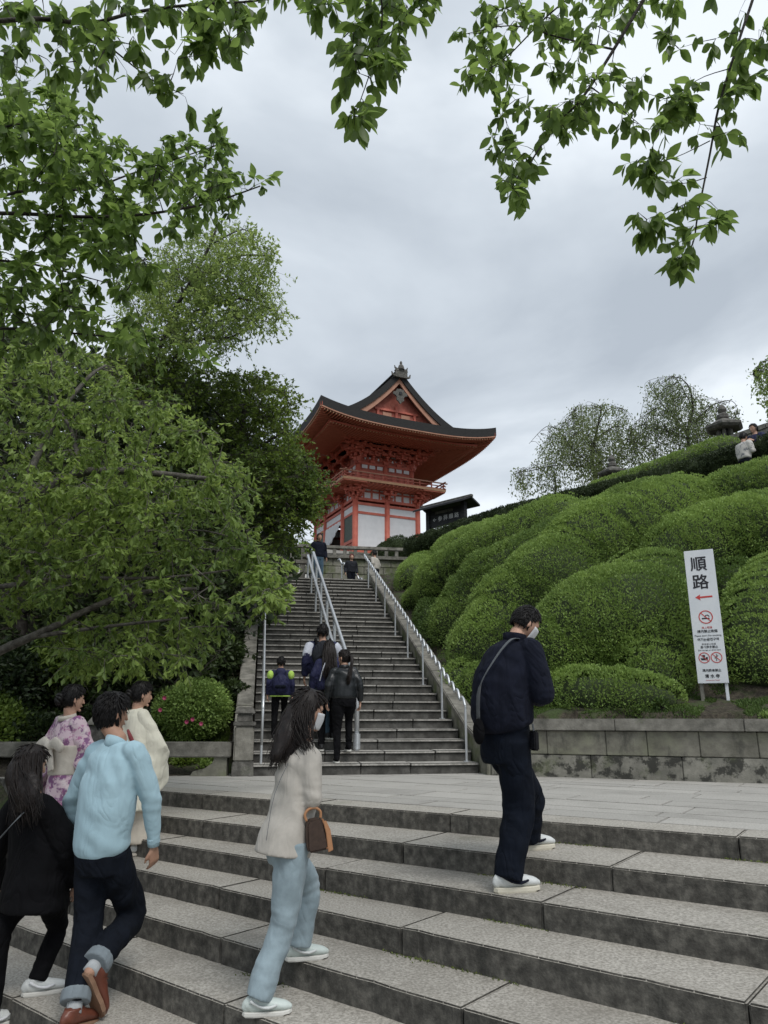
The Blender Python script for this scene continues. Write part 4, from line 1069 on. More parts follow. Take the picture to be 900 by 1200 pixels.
# ================================================================== VEGETATION
Zg = np.array([v[2] for v in V]) if False else None
GXa, GYa = np.array(gx), np.array(gy); ZG = np.array([[ground.data.vertices[j * nx + i].co.z for i in range(nx)] for j in range(len(gy))])
def tzn(P):
    P = np.atleast_2d(P); i = np.clip(np.searchsorted(GXa, P[:, 0]) - 1, 0, len(GXa) - 2); j = np.clip(np.searchsorted(GYa, P[:, 1]) - 1, 0, len(GYa) - 2)
    u = (P[:, 0] - GXa[i]) / (GXa[i + 1] - GXa[i]); v = (P[:, 1] - GYa[j]) / (GYa[j + 1] - GYa[j])
    return ZG[j, i] * (1 - u) * (1 - v) + ZG[j, i + 1] * u * (1 - v) + ZG[j + 1, i] * (1 - u) * v + ZG[j + 1, i + 1] * u * v
def atn(x, y, Y):
    x, y, Y = map(lambda a: np.asarray(a, float), (x, y, Y)); u, v = x - 450, 600 - y; k = Y / (F * CP - v * SP)
    return np.stack([u * k, Y + 0 * u, (F * SP + v * CP) * k + EYE], -1)
def rest(px, py, rpx, sink=.35, y0=9.6, y1=32):
    """walk outwards along the sight line until a ball of that apparent size rests on the ground"""
    Y = y0
    while Y < y1:
        p = at(px, py, Y); r = rpx * (Y * CP + (p.z - EYE) * SP) / F
        if p.z - tz(p.x, p.y) <= sink * r: break
        Y += .05
    return np.array(p), r
BALLS = []      # every clipped ball: (centre, radius, mound index)
MOUNDS = []
def mound(name, label, cat, pts, mat='azalea', group=None, squash=.92, dens=2700, ls=.046, sink=.25, Yfix=None):
    bl = []
    for i, (px, py, r) in enumerate(pts):
        if mat.startswith('azalea') and not Yfix and py < 690: py += 9; r *= .95
        if Yfix: p = np.array(at(px, py, Yfix[i])); rr = r * (Yfix[i] * CP + (p[2] - EYE) * SP) / F
        else: p, rr = rest(px, py, r, sink)
        bl.append((p, rr))
    ch = []
    for (p, r), (q, s) in zip(bl[:-1], bl[1:]):
        n = max(1, int(np.linalg.norm(q - p) / (.27 * (r + s) / 2)))
        for k in range(n): ch.append((p + (q - p) * k / n + rng.normal(size=3) * .03 * r, r + (s - r) * k / n))
    ch.append(bl[-1])
    MOUNDS.append((name, label, cat, ch, mat, group, squash, dens, ls))
    for c, r in ch: BALLS.append((c, r, len(MOUNDS) - 1, squash))
mg = 'clipped azalea mounds on the bank'
def mz(*a, **k): mound('azalea_mound', *a, 'azalea', **{'group': mg, **k}) if False else mound('azalea_mound', a[0], 'azalea', a[1], group=mg, **k)
mz('broad azalea mound behind the man in navy, lowest on the left', [(580, 768, 50), (615, 725, 58), (655, 690, 62)])
mz('large azalea mound at the wall between the man in navy and the white sign', [(655, 785, 58), (700, 752, 72), (745, 735, 74)])
mz('azalea mound touching the left edge of the white sign', [(764, 800, 34), (772, 745, 48), (768, 700, 56)])
mz('long azalea ridge rising above the small round bush beside the handrail', [(545, 735, 38), (585, 690, 44), (640, 655, 46), (700, 625, 44)])
mz('long azalea ridge second from the stairs', [(520, 690, 32), (560, 655, 37), (610, 630, 36), (660, 605, 32)])
mz('narrow azalea ridge nearest the stairhead', [(487, 672, 20), (515, 650, 25), (550, 637, 24), (590, 620, 20)])
mz('wide azalea mound at the middle of the bank', [(650, 680, 50), (700, 640, 56), (760, 610, 55), (800, 590, 40)])
mz('azalea mound right above the white sign', [(800, 650, 50), (850, 630, 52), (910, 620, 55)])
mz('topmost azalea mound at the right edge below the couple', [(830, 590, 26), (870, 575, 36), (930, 565, 42)])
mz('darker round azalea in the topmost mounds at right', [(856, 583, 30), (888, 572, 26)], mat='azalea_deep')
mz('azalea mound at the lower right corner beside the sign', [(895, 775, 45), (905, 735, 52), (930, 700, 56)])
mz('dark small azalea behind the right edge of the sign', [(868, 700, 26), (862, 672, 24)], mat='azalea_deep')
mz('small round azalea bush beside the wavy handrail', [(487, 706, 17)], dens=2600)
mz('dark azalea between the small round bush and the long ridge', [(507, 722, 17), (520, 748, 18)], mat='azalea_deep')
mz('low azalea filling the foot of the bank by the man in navy', [(545, 800, 22), (575, 815, 22), (620, 822, 22)])
mz('low azalea strip behind the coping left of the sign', [(650, 818, 27), (700, 818, 28), (745, 820, 24), (778, 822, 16)])
mound('clipped_bush', 'dark broadleaf bush at the head of the stairs beside the handrail', 'bush', [(452, 655, 19), (468, 648, 20)], mat='hedge', dens=1600, ls=.06)
mound('clipped_hedge', 'long dark clipped hedge along the top of the azalea bank', 'hedge', [(486, 642, 13), (530, 626, 13), (580, 610, 13), (630, 597, 13), (690, 583, 14), (750, 570, 15), (820, 553, 17), (880, 535, 19), (940, 516, 20)], mat='hedge', dens=1500, ls=.06, sink=1.4, Yfix=[25, 24.5, 24, 23, 22, 20.5, 19, 17.8, 16.8])
mound('clipped_hedge', 'bright low azalea hedge below the ridge wall', 'hedge', [(700, 577, 9), (750, 562, 10), (800, 545, 11), (850, 528, 12)], mat='azalea', dens=1500, ls=.06, Yfix=[23.3, 22, 20.5, 19.4])
mound('clipped_hedge', 'pale green hedge on the bank left of the couple', 'hedge', [(640, 596, 8), (700, 583, 8)], mat='hedge', dens=1500, ls=.06, Yfix=[24.6, 23.5])
BC = np.array([b[0] for b in BALLS]); BR = np.array([b[1] for b in BALLS]); BM = np.array([b[2] for b in BALLS]); BQ = np.array([b[3] for b in BALLS])
def lump(P, f=2.1, s=0):
    return np.array([mnoise.noise(Vector((p[0] * f + s, p[1] * f, p[2] * f))) for p in P])
def inside_balls(P, exclude=None, margin=.93):
    m = np.zeros(len(P), bool)
    for c, r, q, sq in zip(BC, BR, BM, BQ):
        d = (P - c) / np.array([1, 1, sq]); d2 = (d * d).sum(1) < (r * margin) ** 2
        if exclude is not None and q == exclude: continue
        m |= d2
    return m
for mi_, (name, label, cat, ch, mat, group, sq, dens, ls) in enumerate(MOUNDS):
    c0 = ch[0][0]; zz = float(tzn(c0[None])[0])
    root = empty(name, (c0[0], c0[1], zz), label, cat, group)
    mb = MB()
    for c, r in ch: mb.ell(c, r * .93, r * .93, r * .93 * sq, n=14, m=9)
    build(mb, 'core', 'bushcore', root, smooth=True)
    Ps, Ns = [], []
    for c, r in ch:
        n = int(dens * 4 * math.pi * r * r * .62); d = rdir(n)
        keep = (d[:, 2] > -.55) & (d[:, 1] < .55); d = d[keep]
        rr = r * (1 + .10 * lump(d * r + c, 1.7) ) * (1 + (.05 * lump(d * r + c, 5.5, 5) + .045 * lump(d * r + c, 13, 2)) / max(r, .4)) * (1 + rng.uniform(-.05, .03, len(d)) / max(r, .6))
        P = c + d * rr[:, None] * np.array([1, 1, sq])
        ok = np.ones(len(P), bool)
        for c2, r2 in ch:
            if c2 is c: continue
            dd = (P - c2) / np.array([1, 1, sq]); ok &= (dd * dd).sum(1) > (r2 * .94) ** 2
        P, d = P[ok], d[ok]; Ps.append(P); Ns.append(d)
    P = np.concatenate(Ps); Nn = np.concatenate(Ns)
    if mat.startswith('azalea'):           # clipped mounds grow together: round out the creases between them
        kk = .5; h_ = np.zeros(len(P)); nb = np.zeros_like(P)
        for c2, r2, sq2 in zip(BC, BR, BQ):
            dv = (P - c2) / np.array([1, 1, sq2]); dl = np.linalg.norm(dv, axis=1); b_ = dl - r2
            w_ = np.where((b_ > .06 * r2) & (b_ < kk), (1 - b_ / kk) ** 2 * kk / 3.2, 0); upd = w_ > h_; h_ = np.where(upd, w_, h_); nb[upd] = (dv / np.maximum(dl, 1e-6)[:, None])[upd]
        P = P + unit(Nn + nb) * h_[:, None]
    ok = ~inside_balls(P, mi_) & (P[:, 2] > tzn(P) - .05); P, Nn = P[ok], Nn[ok]
    n = len(P)
    D = unit(Nn * .8 + rng.normal(size=(n, 3)) * .55 + np.array([0, 0, .45])); U = unit(np.cross(D, rdir(n)))
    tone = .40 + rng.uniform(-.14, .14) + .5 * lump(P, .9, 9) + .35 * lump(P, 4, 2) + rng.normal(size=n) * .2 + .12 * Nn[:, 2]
    leafcloud('foliage', mat, P, D, U, rng.uniform(.7, 1.25, n) * ls, rng.uniform(.7, 1.2, n) * ls * .55, tone, root)

nC = 90000; P = np.stack([rng.uniform(.5, 12, nC), rng.uniform(10, 26, nC), np.zeros(nC)], -1)
sq_ = np.array([so(a, b) for a, b in P[:, :2]]); qq = (P[:, 0] - 1.44) * .395 + (P[:, 1] - 11) * .919
P = P[(sq_[:, 1] > 4.6) & (qq > 1.7)]; P[:, 2] = tzn(P) + .10 + .12 * lump(P, 1.2, 3) + rng.uniform(-.03, .03, len(P)); k = ~inside_balls(P, None, .97); P = P[k]; n = len(P)
D = unit(rng.normal(size=(n, 3)) * .6 + np.array([0, -.3, .9])); U = unit(np.cross(D, rdir(n)))
leafcloud('azalea_ground_cover', 'azalea', P, D, U, rng.uniform(.04, .07, n), rng.uniform(.02, .035, n), .35 + .5 * lump(P, .9, 9) + rng.normal(size=n) * .2)['label'] = 'low azalea growth filling the bank between the clipped mounds'
# grass and ground cover on the bank and behind the wall
def scatter_ground(n, xr, yr, cond, name, mat, ls, label):
    P = np.stack([rng.uniform(*xr, n), rng.uniform(*yr, n), np.zeros(n)], -1)
    k = np.array([cond(*so(p[0], p[1]), wallq(p[0], p[1]), p[0], p[1]) for p in P]); P = P[k]; P[:, 2] = tzn(P) - .005
    k = ~inside_balls(P, None, 1.); P = P[k]
    n = len(P); D = unit(rng.normal(size=(n, 3)) * .45 + np.array([0, 0, 1])); U = unit(np.cross(D, rdir(n)))
    o = leafcloud(name, mat, P, D, U, rng.uniform(.5, 1.3, n) * ls, ls * .35, .4 + .6 * lump(P, 1.5, 4) + rng.normal(size=n) * .2)
    o['label'] = label; return o
scatter_ground(70000, (.5, 6.5), (9.4, 12.6), lambda s, o, q, x, y: q > .4 and q < 2.0 and o > 3.55 and (mnoise.noise(Vector((x * 1.3, y * 1.3, 2))) > -.35 if x < 4.2 else mnoise.noise(Vector((x * 2.3, y * 2.3, 2))) > .1), 'grass', 'grass', .05, 'short grass behind the retaining wall coping')
scatter_ground(16000, (-2, 3), (11, 25), lambda s, o, q, x, y: 3.52 < o < 5.2 and s > 10.9 and s < 24 and mnoise.noise(Vector((x * 1.1, y * 1.1, 5))) > -.2, 'grass', 'grass', .06, 'grass strip beside the sloping stair wall')
scatter_ground(9000, (-4.6, -1.9), (11.3, 13), lambda s, o, q, x, y: o < -.4, 'ground_cover', 'leaf_maple', .08, 'low green ground cover under the stone beam')

# ---------------------------------------------------------------- leaves and trees
def leaf_mesh(L, W, seed, n=5):
    """folded, pointed, gently curled leaf along +Y with short stalk"""
    r = random.Random(seed); mb = MB(); V_ = [(0, 0, 0)]; prof = [(.14, .30), (.32, .86), (.52, 1.0), (.74, .70), (.9, .28)]
    mid = [(0, L * .0, 0)]
    V_ = []; bend = r.uniform(.05, .2); tw = r.uniform(-.1, .1)
    V_.append((0, 0, 0))
    for t, w in prof:
        z = -bend * L * t * t; x = w * W / 2 * (1 + r.uniform(-.08, .08)); f = .28 * x
        V_ += [(-x, L * t, z + f + tw * x), (0, L * t, z), (x, L * t, z + f - tw * x)]
    V_.append((0, L, -bend * L))
    Fc = [(0, 2, 1), (0, 3, 2)]
    for i in range(4):
        a = 1 + 3 * i; Fc += [(a, a + 1, a + 4, a + 3), (a + 1, a + 2, a + 5, a + 4)]
    a = 13; Fc += [(a, a + 1, 16), (a + 1, a + 2, 16)]
    me = bpy.data.meshes.new('leaf'); me.from_pydata(V_, [], Fc); me.materials.append(M['leaf_near'])
    me.polygons.foreach_set('use_smooth', [True] * len(me.polygons))
    at_ = me.attributes.new('tone', 'FLOAT', 'POINT'); t_ = r.uniform(.1, .75); at_.data.foreach_set('value', [t_] * len(V_))
    return me
LEAVES = [leaf_mesh(1, r_, i) for i, r_ in enumerate((.42, .46, .5, .44, .48))]
LV = [np.array([v.co[:] for v in m.vertices]) for m in LEAVES]; LF = [tuple(p.vertices) for p in LEAVES[0].polygons]
def leaves_full(name, P, D, U, size, tone, parent, mat='leaf_near', nobj=300):
    """the leaves nearest the camera become parts; the rest one joined mesh of the same leaves"""
    n = len(P); N3 = np.cross(U, D)      # local x=U, y=D, z=N
    dist = np.linalg.norm(P - np.array([0, 0, EYE]), axis=1) / size; order = np.argsort(dist)
    A, B = order[:nobj], order[nobj:]
    rl = np.array(rootloc(top(parent)))
    for i in A:
        o = bpy.data.objects.new('leaf', LEAVES[i % 5]); COL.objects.link(o); o.parent = parent
        m = Matrix((U[i] * size[i], D[i] * size[i], N3[i] * size[i])).transposed().to_4x4(); m.translation = Vector(P[i] - rl); o.matrix_local = m
    if len(B):
        nv = len(LV[0]); V_ = np.empty((len(B), nv, 3))
        for k, i in enumerate(B): V_[k] = P[i] - rl + size[i] * (LV[i % 5] @ np.stack([U[i], D[i], N3[i]]))
        me = bpy.data.meshes.new('foliage'); Fc = [tuple(a + k * nv for a in f) for k in range(len(B)) for f in LF]
        me.from_pydata(V_.reshape(-1, 3).tolist(), [], Fc)
        at_ = me.attributes.new('tone', 'FLOAT', 'POINT'); at_.data.foreach_set('value', np.repeat(np.clip(tone[B], 0, 1), nv))
        finish(me, 'foliage', mat, parent, True, 'stuff')
def inpoly(px, py, poly):
    c = np.zeros(len(px), bool); j = len(poly) - 1
    for i in range(len(poly)):
        xi, yi = poly[i]; xj, yj = poly[j]
        k = ((yi > py) != (yj > py)) & (px < (xj - xi) * (py - yi) / (yj - yi + 1e-12) + xi); c ^= k; j = i
    return c
def clumps(poly, n, Y0, Y1):
    xs_ = [p[0] for p in poly]; ys_ = [p[1] for p in poly]; out = []
    while len(out) < n:
        x = rng.uniform(min(xs_), max(xs_), 4 * n); y = rng.uniform(min(ys_), max(ys_), 4 * n); k = inpoly(x, y, poly)
        out += list(zip(x[k], y[k]))
    out = np.array(out[:n]); Y = rng.uniform(Y0, Y1, n)
    return atn(out[:, 0], out[:, 1], Y)
def limb_samples(limbs, step=.08):
    S = []
    for pts, r in limbs:
        for a, b in zip(pts[:-1], pts[1:]):
            m = max(2, int((b - a).length / step))
            for i in range(m): S.append(np.array(a.lerp(b, i / m)))
    return np.array(S)
def plant(name, label, cat, limbs_px, poly, n, Y0, Y1, per, ls, mat, bark='bark', spread=.3, droop=.6, mode='cloud', group=None, maxtwig=1.2, twr=.006, aspect=.45, trunk=None, flat=1., tonef=1., sag=.12, seed=None, origin=None, hang=0.):
    """limbs by survey pixel + distance; clumps of leaves inside the surveyed outline, each on its own twig grown from the nearest limb"""
    limbs = [([at(*p) for p in pts], r) for pts, r in limbs_px]
    o0 = origin if origin is not None else limbs[0][0][0]
    root = empty(name, o0, label, cat, group)
    mb = MB()
    for pts, r in limbs:
        k = len(pts); rr = [r * (1 - .72 * i / max(1, k - 1)) for i in range(k)]
        mb.tube(pts, rr, 8 if r > .01 else 5, sub=4)
    C = np.concatenate([clumps(poly_, n_, a_, b_) for poly_, n_, a_, b_ in (poly if isinstance(poly, list) and isinstance(poly[0][0], (list, tuple)) and len(poly[0]) == 4 and not isinstance(poly[0][0][0], (int, float)) else [(poly, n, Y0, Y1)])])
    if mode == 'full': C = np.concatenate([C] + [np.array([p[-1][:], p[-1].lerp(p[-2], .4)[:], p[-1].lerp(p[-2], .85)[:]]) + rng.normal(size=(3, 3)) * .015 for p, _ in limbs])
    S = limb_samples(limbs); P, D = [], []
    tw = MB()
    order = np.argsort([np.min(((S - c) ** 2).sum(1)) for c in C])
    for ci in order:
        c = C[ci]; d2 = ((S - c) ** 2).sum(1); j = int(np.argmin(d2)); a = S[j]; v = c - a; dist = np.linalg.norm(v)
        if dist > maxtwig * 1.6: a = c - v / dist * maxtwig; v = c - a
        m = max(3, int(dist / .12)); m = min(m, 10)
        mid = a + v * .5 + np.array([0, 0, sag * dist]) + rng.normal(size=3) * .06 * dist
        T = [(1 - t) ** 2 * a + 2 * t * (1 - t) * mid + t * t * c for t in np.linspace(0, 1, m)]
        tw.tube(T, [twr * (1.5 - 1.1 * i / (m - 1)) for i in range(m)], 4, cap=False)
        S = np.concatenate([S, np.array(T[1:])])
        out = unit(v[None])[0]
        # little side shoots carrying leaves
        ns = max(2, per // 7)
        for _ in range(ns):
            b = np.array(T[rng.integers(m // 3, m)]); sd = unit((out * .6 + rng.normal(size=3) * np.array([1, 1, flat]) + np.array([0, 0, -.15 - hang]))[None])[0]
            ll = spread * rng.uniform(.5, 1.2); e = b + sd * ll + np.array([0, 0, -.15 * ll])
            tw.tube([b, (b + e) / 2 + np.array([0, 0, .04 * ll]), e], [twr * .6, twr * .5, twr * .3], 3, cap=False)
            q = max(1, per // ns)
            for i in range(q):
                t = rng.uniform(.25, 1.); pos = b + (e - b) * t
                sdv = rng.normal(size=3); ld = unit((sd * .7 + sdv * .8 + np.array([0, 0, -droop]))[None])[0]
                P.append(pos); D.append(ld)
    mb.v and build(mb, 'trunk' if trunk else 'branch', bark, root, smooth=True)
    build(tw, 'twigs', bark, root, kind='stuff')
    P, D = np.array(P), np.array(D); nn = len(P)
    up = np.array([0, 0, 1.]) + rng.normal(size=(nn, 3)) * .45; U = unit(np.cross(D, up)); size = rng.uniform(.7, 1.2, nn) * ls
    tone = (.42 + .5 * lump(P, .8, 3) + .35 * lump(P, 3.2, 8) + .14 * rng.normal(size=nn)) * tonef
    if mode == 'full': leaves_full('foliage', P, D, U, size, tone, root, mat)
    else: leafcloud('foliage', mat, P, D, U, size, size * aspect, tone, root, curl=.08)
    return root
# near overhanging branches (leaves about 9 cm)
plant('overhanging_branch', 'long leafy cherry branch reaching in along the top left corner', 'branch',
      [([(-60, 30, 2.75), (40, 22, 2.8), (105, 27, 2.85), (160, 14, 2.9), (220, 6, 2.95), (300, 1, 3.), (352, -8, 3.05)], .012), ([(95, 27, 2.85), (135, 60, 2.9), (180, 95, 2.95), (215, 110, 3.)], .006), ([(210, 8, 2.95), (250, 45, 3.), (262, 52, 3.)], .004)],
      [([(-40, -20), (330, -20), (290, 25), (280, 60), (225, 82), (150, 90), (135, 100), (60, 90), (-40, 100)], 85, 2.7, 3.2), ([(225, 20), (290, 5), (290, 40), (235, 60)], 8, 2.9, 3.1)], 0, 0, 0, 11, .09, 'leaf_near', mode='full', spread=.08, droop=1.2, maxtwig=.35, twr=.0022)
plant('overhanging_branch', 'small dense hanging bunch of leaves at the top centre', 'branch',
      [([(420, -80, 2.7), (445, -10, 2.75), (446, 40, 2.8), (432, 90, 2.85), (414, 140, 2.9)], .006), ([(300, -30, 2.8), (345, -5, 2.85), (385, 5, 2.9), (440, -5, 2.9)], .006), ([(480, -40, 2.8), (500, -5, 2.85)], .004)],
      [([(390, -10), (520, -10), (480, 25), (465, 50), (450, 105), (435, 150), (398, 150), (395, 60), (400, 40)], 48, 2.65, 3.1), ([(340, -5), (400, 0), (370, 20)], 4, 2.8, 3.)], 0, 0, 0, 9, .098, 'leaf_near', mode='full', spread=.065, droop=1.3, maxtwig=.3, twr=.002)
plant('overhanging_branch', 'leafy branch hanging diagonally from the top, right of centre', 'branch',
      [([(800, -70, 3.), (760, -10, 3.), (718, 60, 3.05), (680, 118, 3.1), (655, 142, 3.15), (622, 190, 3.2), (603, 232, 3.25)], .011), ([(720, 58, 3.05), (660, 45, 3.1), (600, 30, 3.15), (545, 40, 3.2)], .006), ([(700, -30, 3.), (640, 20, 3.05), (590, 70, 3.1), (550, 90, 3.15)], .006), ([(690, 100, 3.1), (730, 130, 3.15), (755, 150, 3.2)], .004)],
      [([(535, -15), (770, -15), (755, 50), (715, 90), (700, 120), (650, 130), (610, 110), (545, 95), (540, 50)], 80, 2.9, 3.5), ([(570, 120), (700, 110), (690, 180), (650, 165), (625, 200), (610, 245), (590, 240), (588, 190), (572, 180)], 46, 3.0, 3.4), ([(690, 90), (760, 90), (760, 160), (720, 170)], 8, 3.1, 3.4)], 0, 0, 0, 9, .082, 'leaf_near', mode='full', spread=.06, droop=1.1, maxtwig=.3, twr=.002)
plant('overhanging_branch', 'thin open branch hanging down near the right edge', 'branch',
      [([(905, -80, 3.), (885, -10, 3.), (865, 50, 3.), (843, 122, 3.05), (832, 180, 3.1), (818, 250, 3.1), (812, 285, 3.15), (797, 303, 3.15)], .009), ([(832, 165, 3.1), (790, 185, 3.1), (750, 195, 3.15)], .003), ([(828, 208, 3.1), (800, 215, 3.1), (762, 212, 3.15)], .003), ([(818, 232, 3.1), (780, 250, 3.15), (758, 262, 3.15)], .003), ([(856, 80, 3.), (815, 95, 3.05), (780, 130, 3.1)], .003), ([(920, 30, 3.), (890, 60, 3.)], .004)],
      [([(800, -15), (905, -15), (905, 90), (870, 110), (845, 70), (810, 30)], 14, 2.85, 3.3), ([(845, 90), (870, 130), (862, 165), (840, 160)], 6, 3, 3.2), ([(740, 185), (775, 180), (770, 215), (745, 215)], 5, 3.05, 3.2), ([(745, 245), (775, 245), (770, 262), (748, 266)], 4, 3.05, 3.2), ([(800, 235), (850, 230), (850, 265), (800, 270)], 7, 3.05, 3.2), ([(775, 285), (815, 285), (805, 305), (780, 305)], 4, 3.05, 3.2), ([(725, 95), (790, 90), (800, 150), (760, 160)], 10, 3., 3.3), ([(800, 110), (830, 110), (820, 160), (800, 150)], 5, 3, 3.2), ([(770, -15), (810, -15), (800, 60), (760, 50)], 8, 3, 3.3)], 0, 0, 0, 8, .094, 'leaf_near', mode='full', spread=.06, droop=1.1, maxtwig=.3, twr=.002)
# near cherry on the left, leaves 8 cm at 3.5 - 5.5 m
plant('cherry_tree', 'near leafy cherry boughs filling the upper left, below the top branch', 'tree',
      [([(-160, 330, 4.), (-60, 262, 4.2), (0, 250, 4.3), (90, 254, 4.4), (160, 252, 4.5), (222, 243, 4.5), (262, 233, 4.6), (305, 218, 4.6)], .018), ([(-80, 260, 4.2), (20, 225, 4.4), (100, 222, 4.6), (150, 205, 4.7), (195, 190, 4.8), (262, 168, 4.8)], .012), ([(-100, 400, 4.4), (0, 385, 4.6), (100, 392, 4.8), (180, 400, 4.9)], .014), ([(-80, 180, 4.3), (0, 150, 4.4), (60, 140, 4.5)], .012), ([(-60, 300, 4.4), (40, 310, 4.6), (120, 330, 4.7)], .012)],
      [([(-40, 90), (60, 100), (105, 130), (110, 170), (180, 175), (260, 158), (268, 178), (240, 200), (295, 218), (285, 232), (240, 250), (210, 262), (160, 275), (100, 270), (-40, 280)], 190, 3.9, 5.4), ([(-40, 270), (150, 275), (190, 300), (170, 370), (215, 395), (240, 405), (200, 410), (120, 400), (-40, 420)], 100, 4.0, 5.6)], 0, 0, 0, 24, .09, 'leaf_near', mode='full', spread=.14, droop=.7, maxtwig=.6, twr=.003, tonef=1.15)
# mid cherry tree
plant('cherry_tree', 'large cherry tree with bare lower limbs spreading over the left of the stairs', 'tree',
      [([(-260, 1010, 8.4), (-190, 850, 8.4), (-120, 730, 8.4), (-60, 640, 8.4), (20, 592, 8.4), (89, 556, 8.4), (140, 552, 8.3), (194, 556, 8.3), (250, 562, 8.2)], .10), ([(-140, 800, 8.2), (-60, 790, 8.1), (8, 759, 8.), (55, 738, 8), (122, 706, 8), (165, 694, 8), (230, 690, 7.9)], .065), ([(10, 756, 8), (42, 746, 8), (127, 734, 7.9), (220, 724, 7.8)], .035),
       ([(-90, 700, 8.3), (34, 683, 8.), (76, 676, 7.9), (140, 678, 7.9), (203, 676, 7.8), (270, 668, 7.8)], .035), ([(-60, 760, 8.3), (34, 672, 8.2), (59, 632, 8.2), (91, 603, 8.2), (120, 590, 8.2)], .035), ([(80, 560, 8.4), (91, 545, 8.4), (84, 506, 8.5), (66, 472, 8.5), (60, 420, 8.6)], .035), ([(20, 590, 8.4), (60, 500, 8.8), (100, 446, 9), (124, 428, 9.2)], .05), ([(100, 600, 8.2), (170, 622, 8.), (240, 622, 7.9), (300, 640, 7.8)], .018)],
      [([(-40, 400), (60, 380), (120, 415), (180, 450), (235, 480), (280, 530), (290, 570), (200, 600), (-40, 620)], 300, 7.2, 10), ([(-40, 560), (200, 560), (300, 570), (310, 610), (325, 660), (330, 690), (300, 700), (270, 715), (200, 720), (150, 690), (60, 700), (-40, 720)], 270, 7.0, 9.2), ([(60, 720), (240, 715), (270, 740), (230, 775), (140, 790), (60, 770)], 60, 7.4, 9), ([(285, 640), (335, 650), (340, 690), (318, 710), (290, 700)], 24, 7.2, 8)], 0, 0, 0, 40, .092, 'leaf_cherry', bark='bark_pale', spread=.22, droop=1.25, maxtwig=.9, twr=.005, trunk=True, hang=.15, origin=st(9, -6.5, -.1))
# pale spring tree rising behind
plant('spring_tree', 'tall pale spring tree with thin bare twigs behind the cherry boughs', 'tree',
      [([(120, 700, 14), (160, 560, 14), (175, 470, 14), (190, 400, 14), (215, 345, 14), (245, 290, 14), (255, 262, 14)], .07), ([(190, 400, 14), (230, 365, 14), (280, 350, 13.8), (325, 365, 13.8)], .045), ([(205, 360, 14), (240, 318, 13.9), (280, 300, 13.8), (318, 300, 13.8)], .04), ([(180, 440, 14), (230, 400, 13.8), (270, 395, 13.8), (300, 380, 13.8)], .035), ([(215, 345, 14), (205, 310, 14.2), (190, 290, 14.4)], .03), ([(250, 285, 14), (275, 272, 14), (290, 268, 14)], .02)],
      [([(150, 320), (200, 285), (232, 262), (285, 264), (318, 285), (328, 320), (318, 345), (335, 372), (305, 392), (262, 410), (200, 430), (140, 420)], 330, 12.6, 15.4), ([(170, 330), (240, 300), (300, 300), (310, 380), (200, 410)], 110, 13, 15)], 0, 0, 0, 42, .095, 'leaf_pale', spread=.42, droop=.5, maxtwig=1.2, twr=.0045, trunk=True, origin=(at(120, 700, 14).x, 14, 0))
# dark maple beside the gate
plant('maple_tree', 'dark layered maple tree standing between the cherry and the red gate', 'tree',
      [([(255, 800, 16), (262, 680, 16), (268, 600, 16), (275, 540, 16), (285, 490, 16), (292, 455, 16)], .16), ([(270, 590, 16), (310, 560, 15.8), (350, 560, 15.6)], .06), ([(275, 545, 16), (310, 520, 15.8), (335, 505, 15.7)], .05), ([(266, 620, 16), (300, 620, 15.7), (335, 612, 15.5)], .05), ([(270, 580, 16), (230, 540, 16.2), (205, 500, 16.4)], .06), ([(280, 510, 16), (250, 480, 16), (225, 455, 16)], .04)],
      [([(330, 520), (352, 528), (366, 545), (374, 560), (368, 600), (340, 610), (330, 560)], 70, 14.2, 15.5), ([(195, 450), (215, 425), (262, 438), (300, 436), (332, 452), (345, 470), (340, 485), (335, 495), (348, 515), (345, 530), (200, 560)], 320, 14.6, 18), ([(200, 540), (330, 525), (358, 540), (372, 555), (362, 580), (368, 600), (350, 612), (352, 628), (320, 645), (290, 640), (230, 640)], 300, 14.2, 17.5), ([(120, 420), (215, 415), (220, 480), (120, 470)], 120, 13, 16)], 0, 0, 0, 52, .085, 'leaf_maple', spread=.5, droop=.25, maxtwig=1.2, twr=.008, trunk=True, flat=.35, aspect=.75, origin=(at(255, 800, 16).x, 16, 1.2))
# evergreens making the dark wood behind
for lab, tx, Y, poly, n in (('dark evergreen tree deep behind the cherry at far left', 20, 13, [(-90, 380), (70, 400), (120, 520), (120, 720), (110, 900), (-90, 900)], 420), ('dark evergreen tree behind the kimono women and the round bush', 150, 12.8, [(60, 520), (230, 560), (265, 660), (270, 780), (180, 880), (60, 900)], 400), ('dark evergreen tree right beside the left wall of the stairs', 235, 14.5, [(170, 560), (300, 600), (285, 700), (275, 800), (270, 860), (170, 860)], 260)):
    plant('evergreen_tree', lab, 'tree', [([(tx, 880, Y), (tx + 6, 760, Y), (tx + 2, 640, Y), (tx + 12, 520, Y)], .14), ([(tx + 4, 720, Y), (tx + 50, 690, Y - .4)], .05), ([(tx + 4, 660, Y), (tx - 50, 630, Y - .4)], .05)],
          poly, n, Y - 1.0, Y + 2.2, 36, .13, 'leaf_dark', spread=.5, droop=.3, maxtwig=1.3, twr=.008, trunk=True, aspect=.6, origin=(at(tx, 880, Y).x, Y, .1))
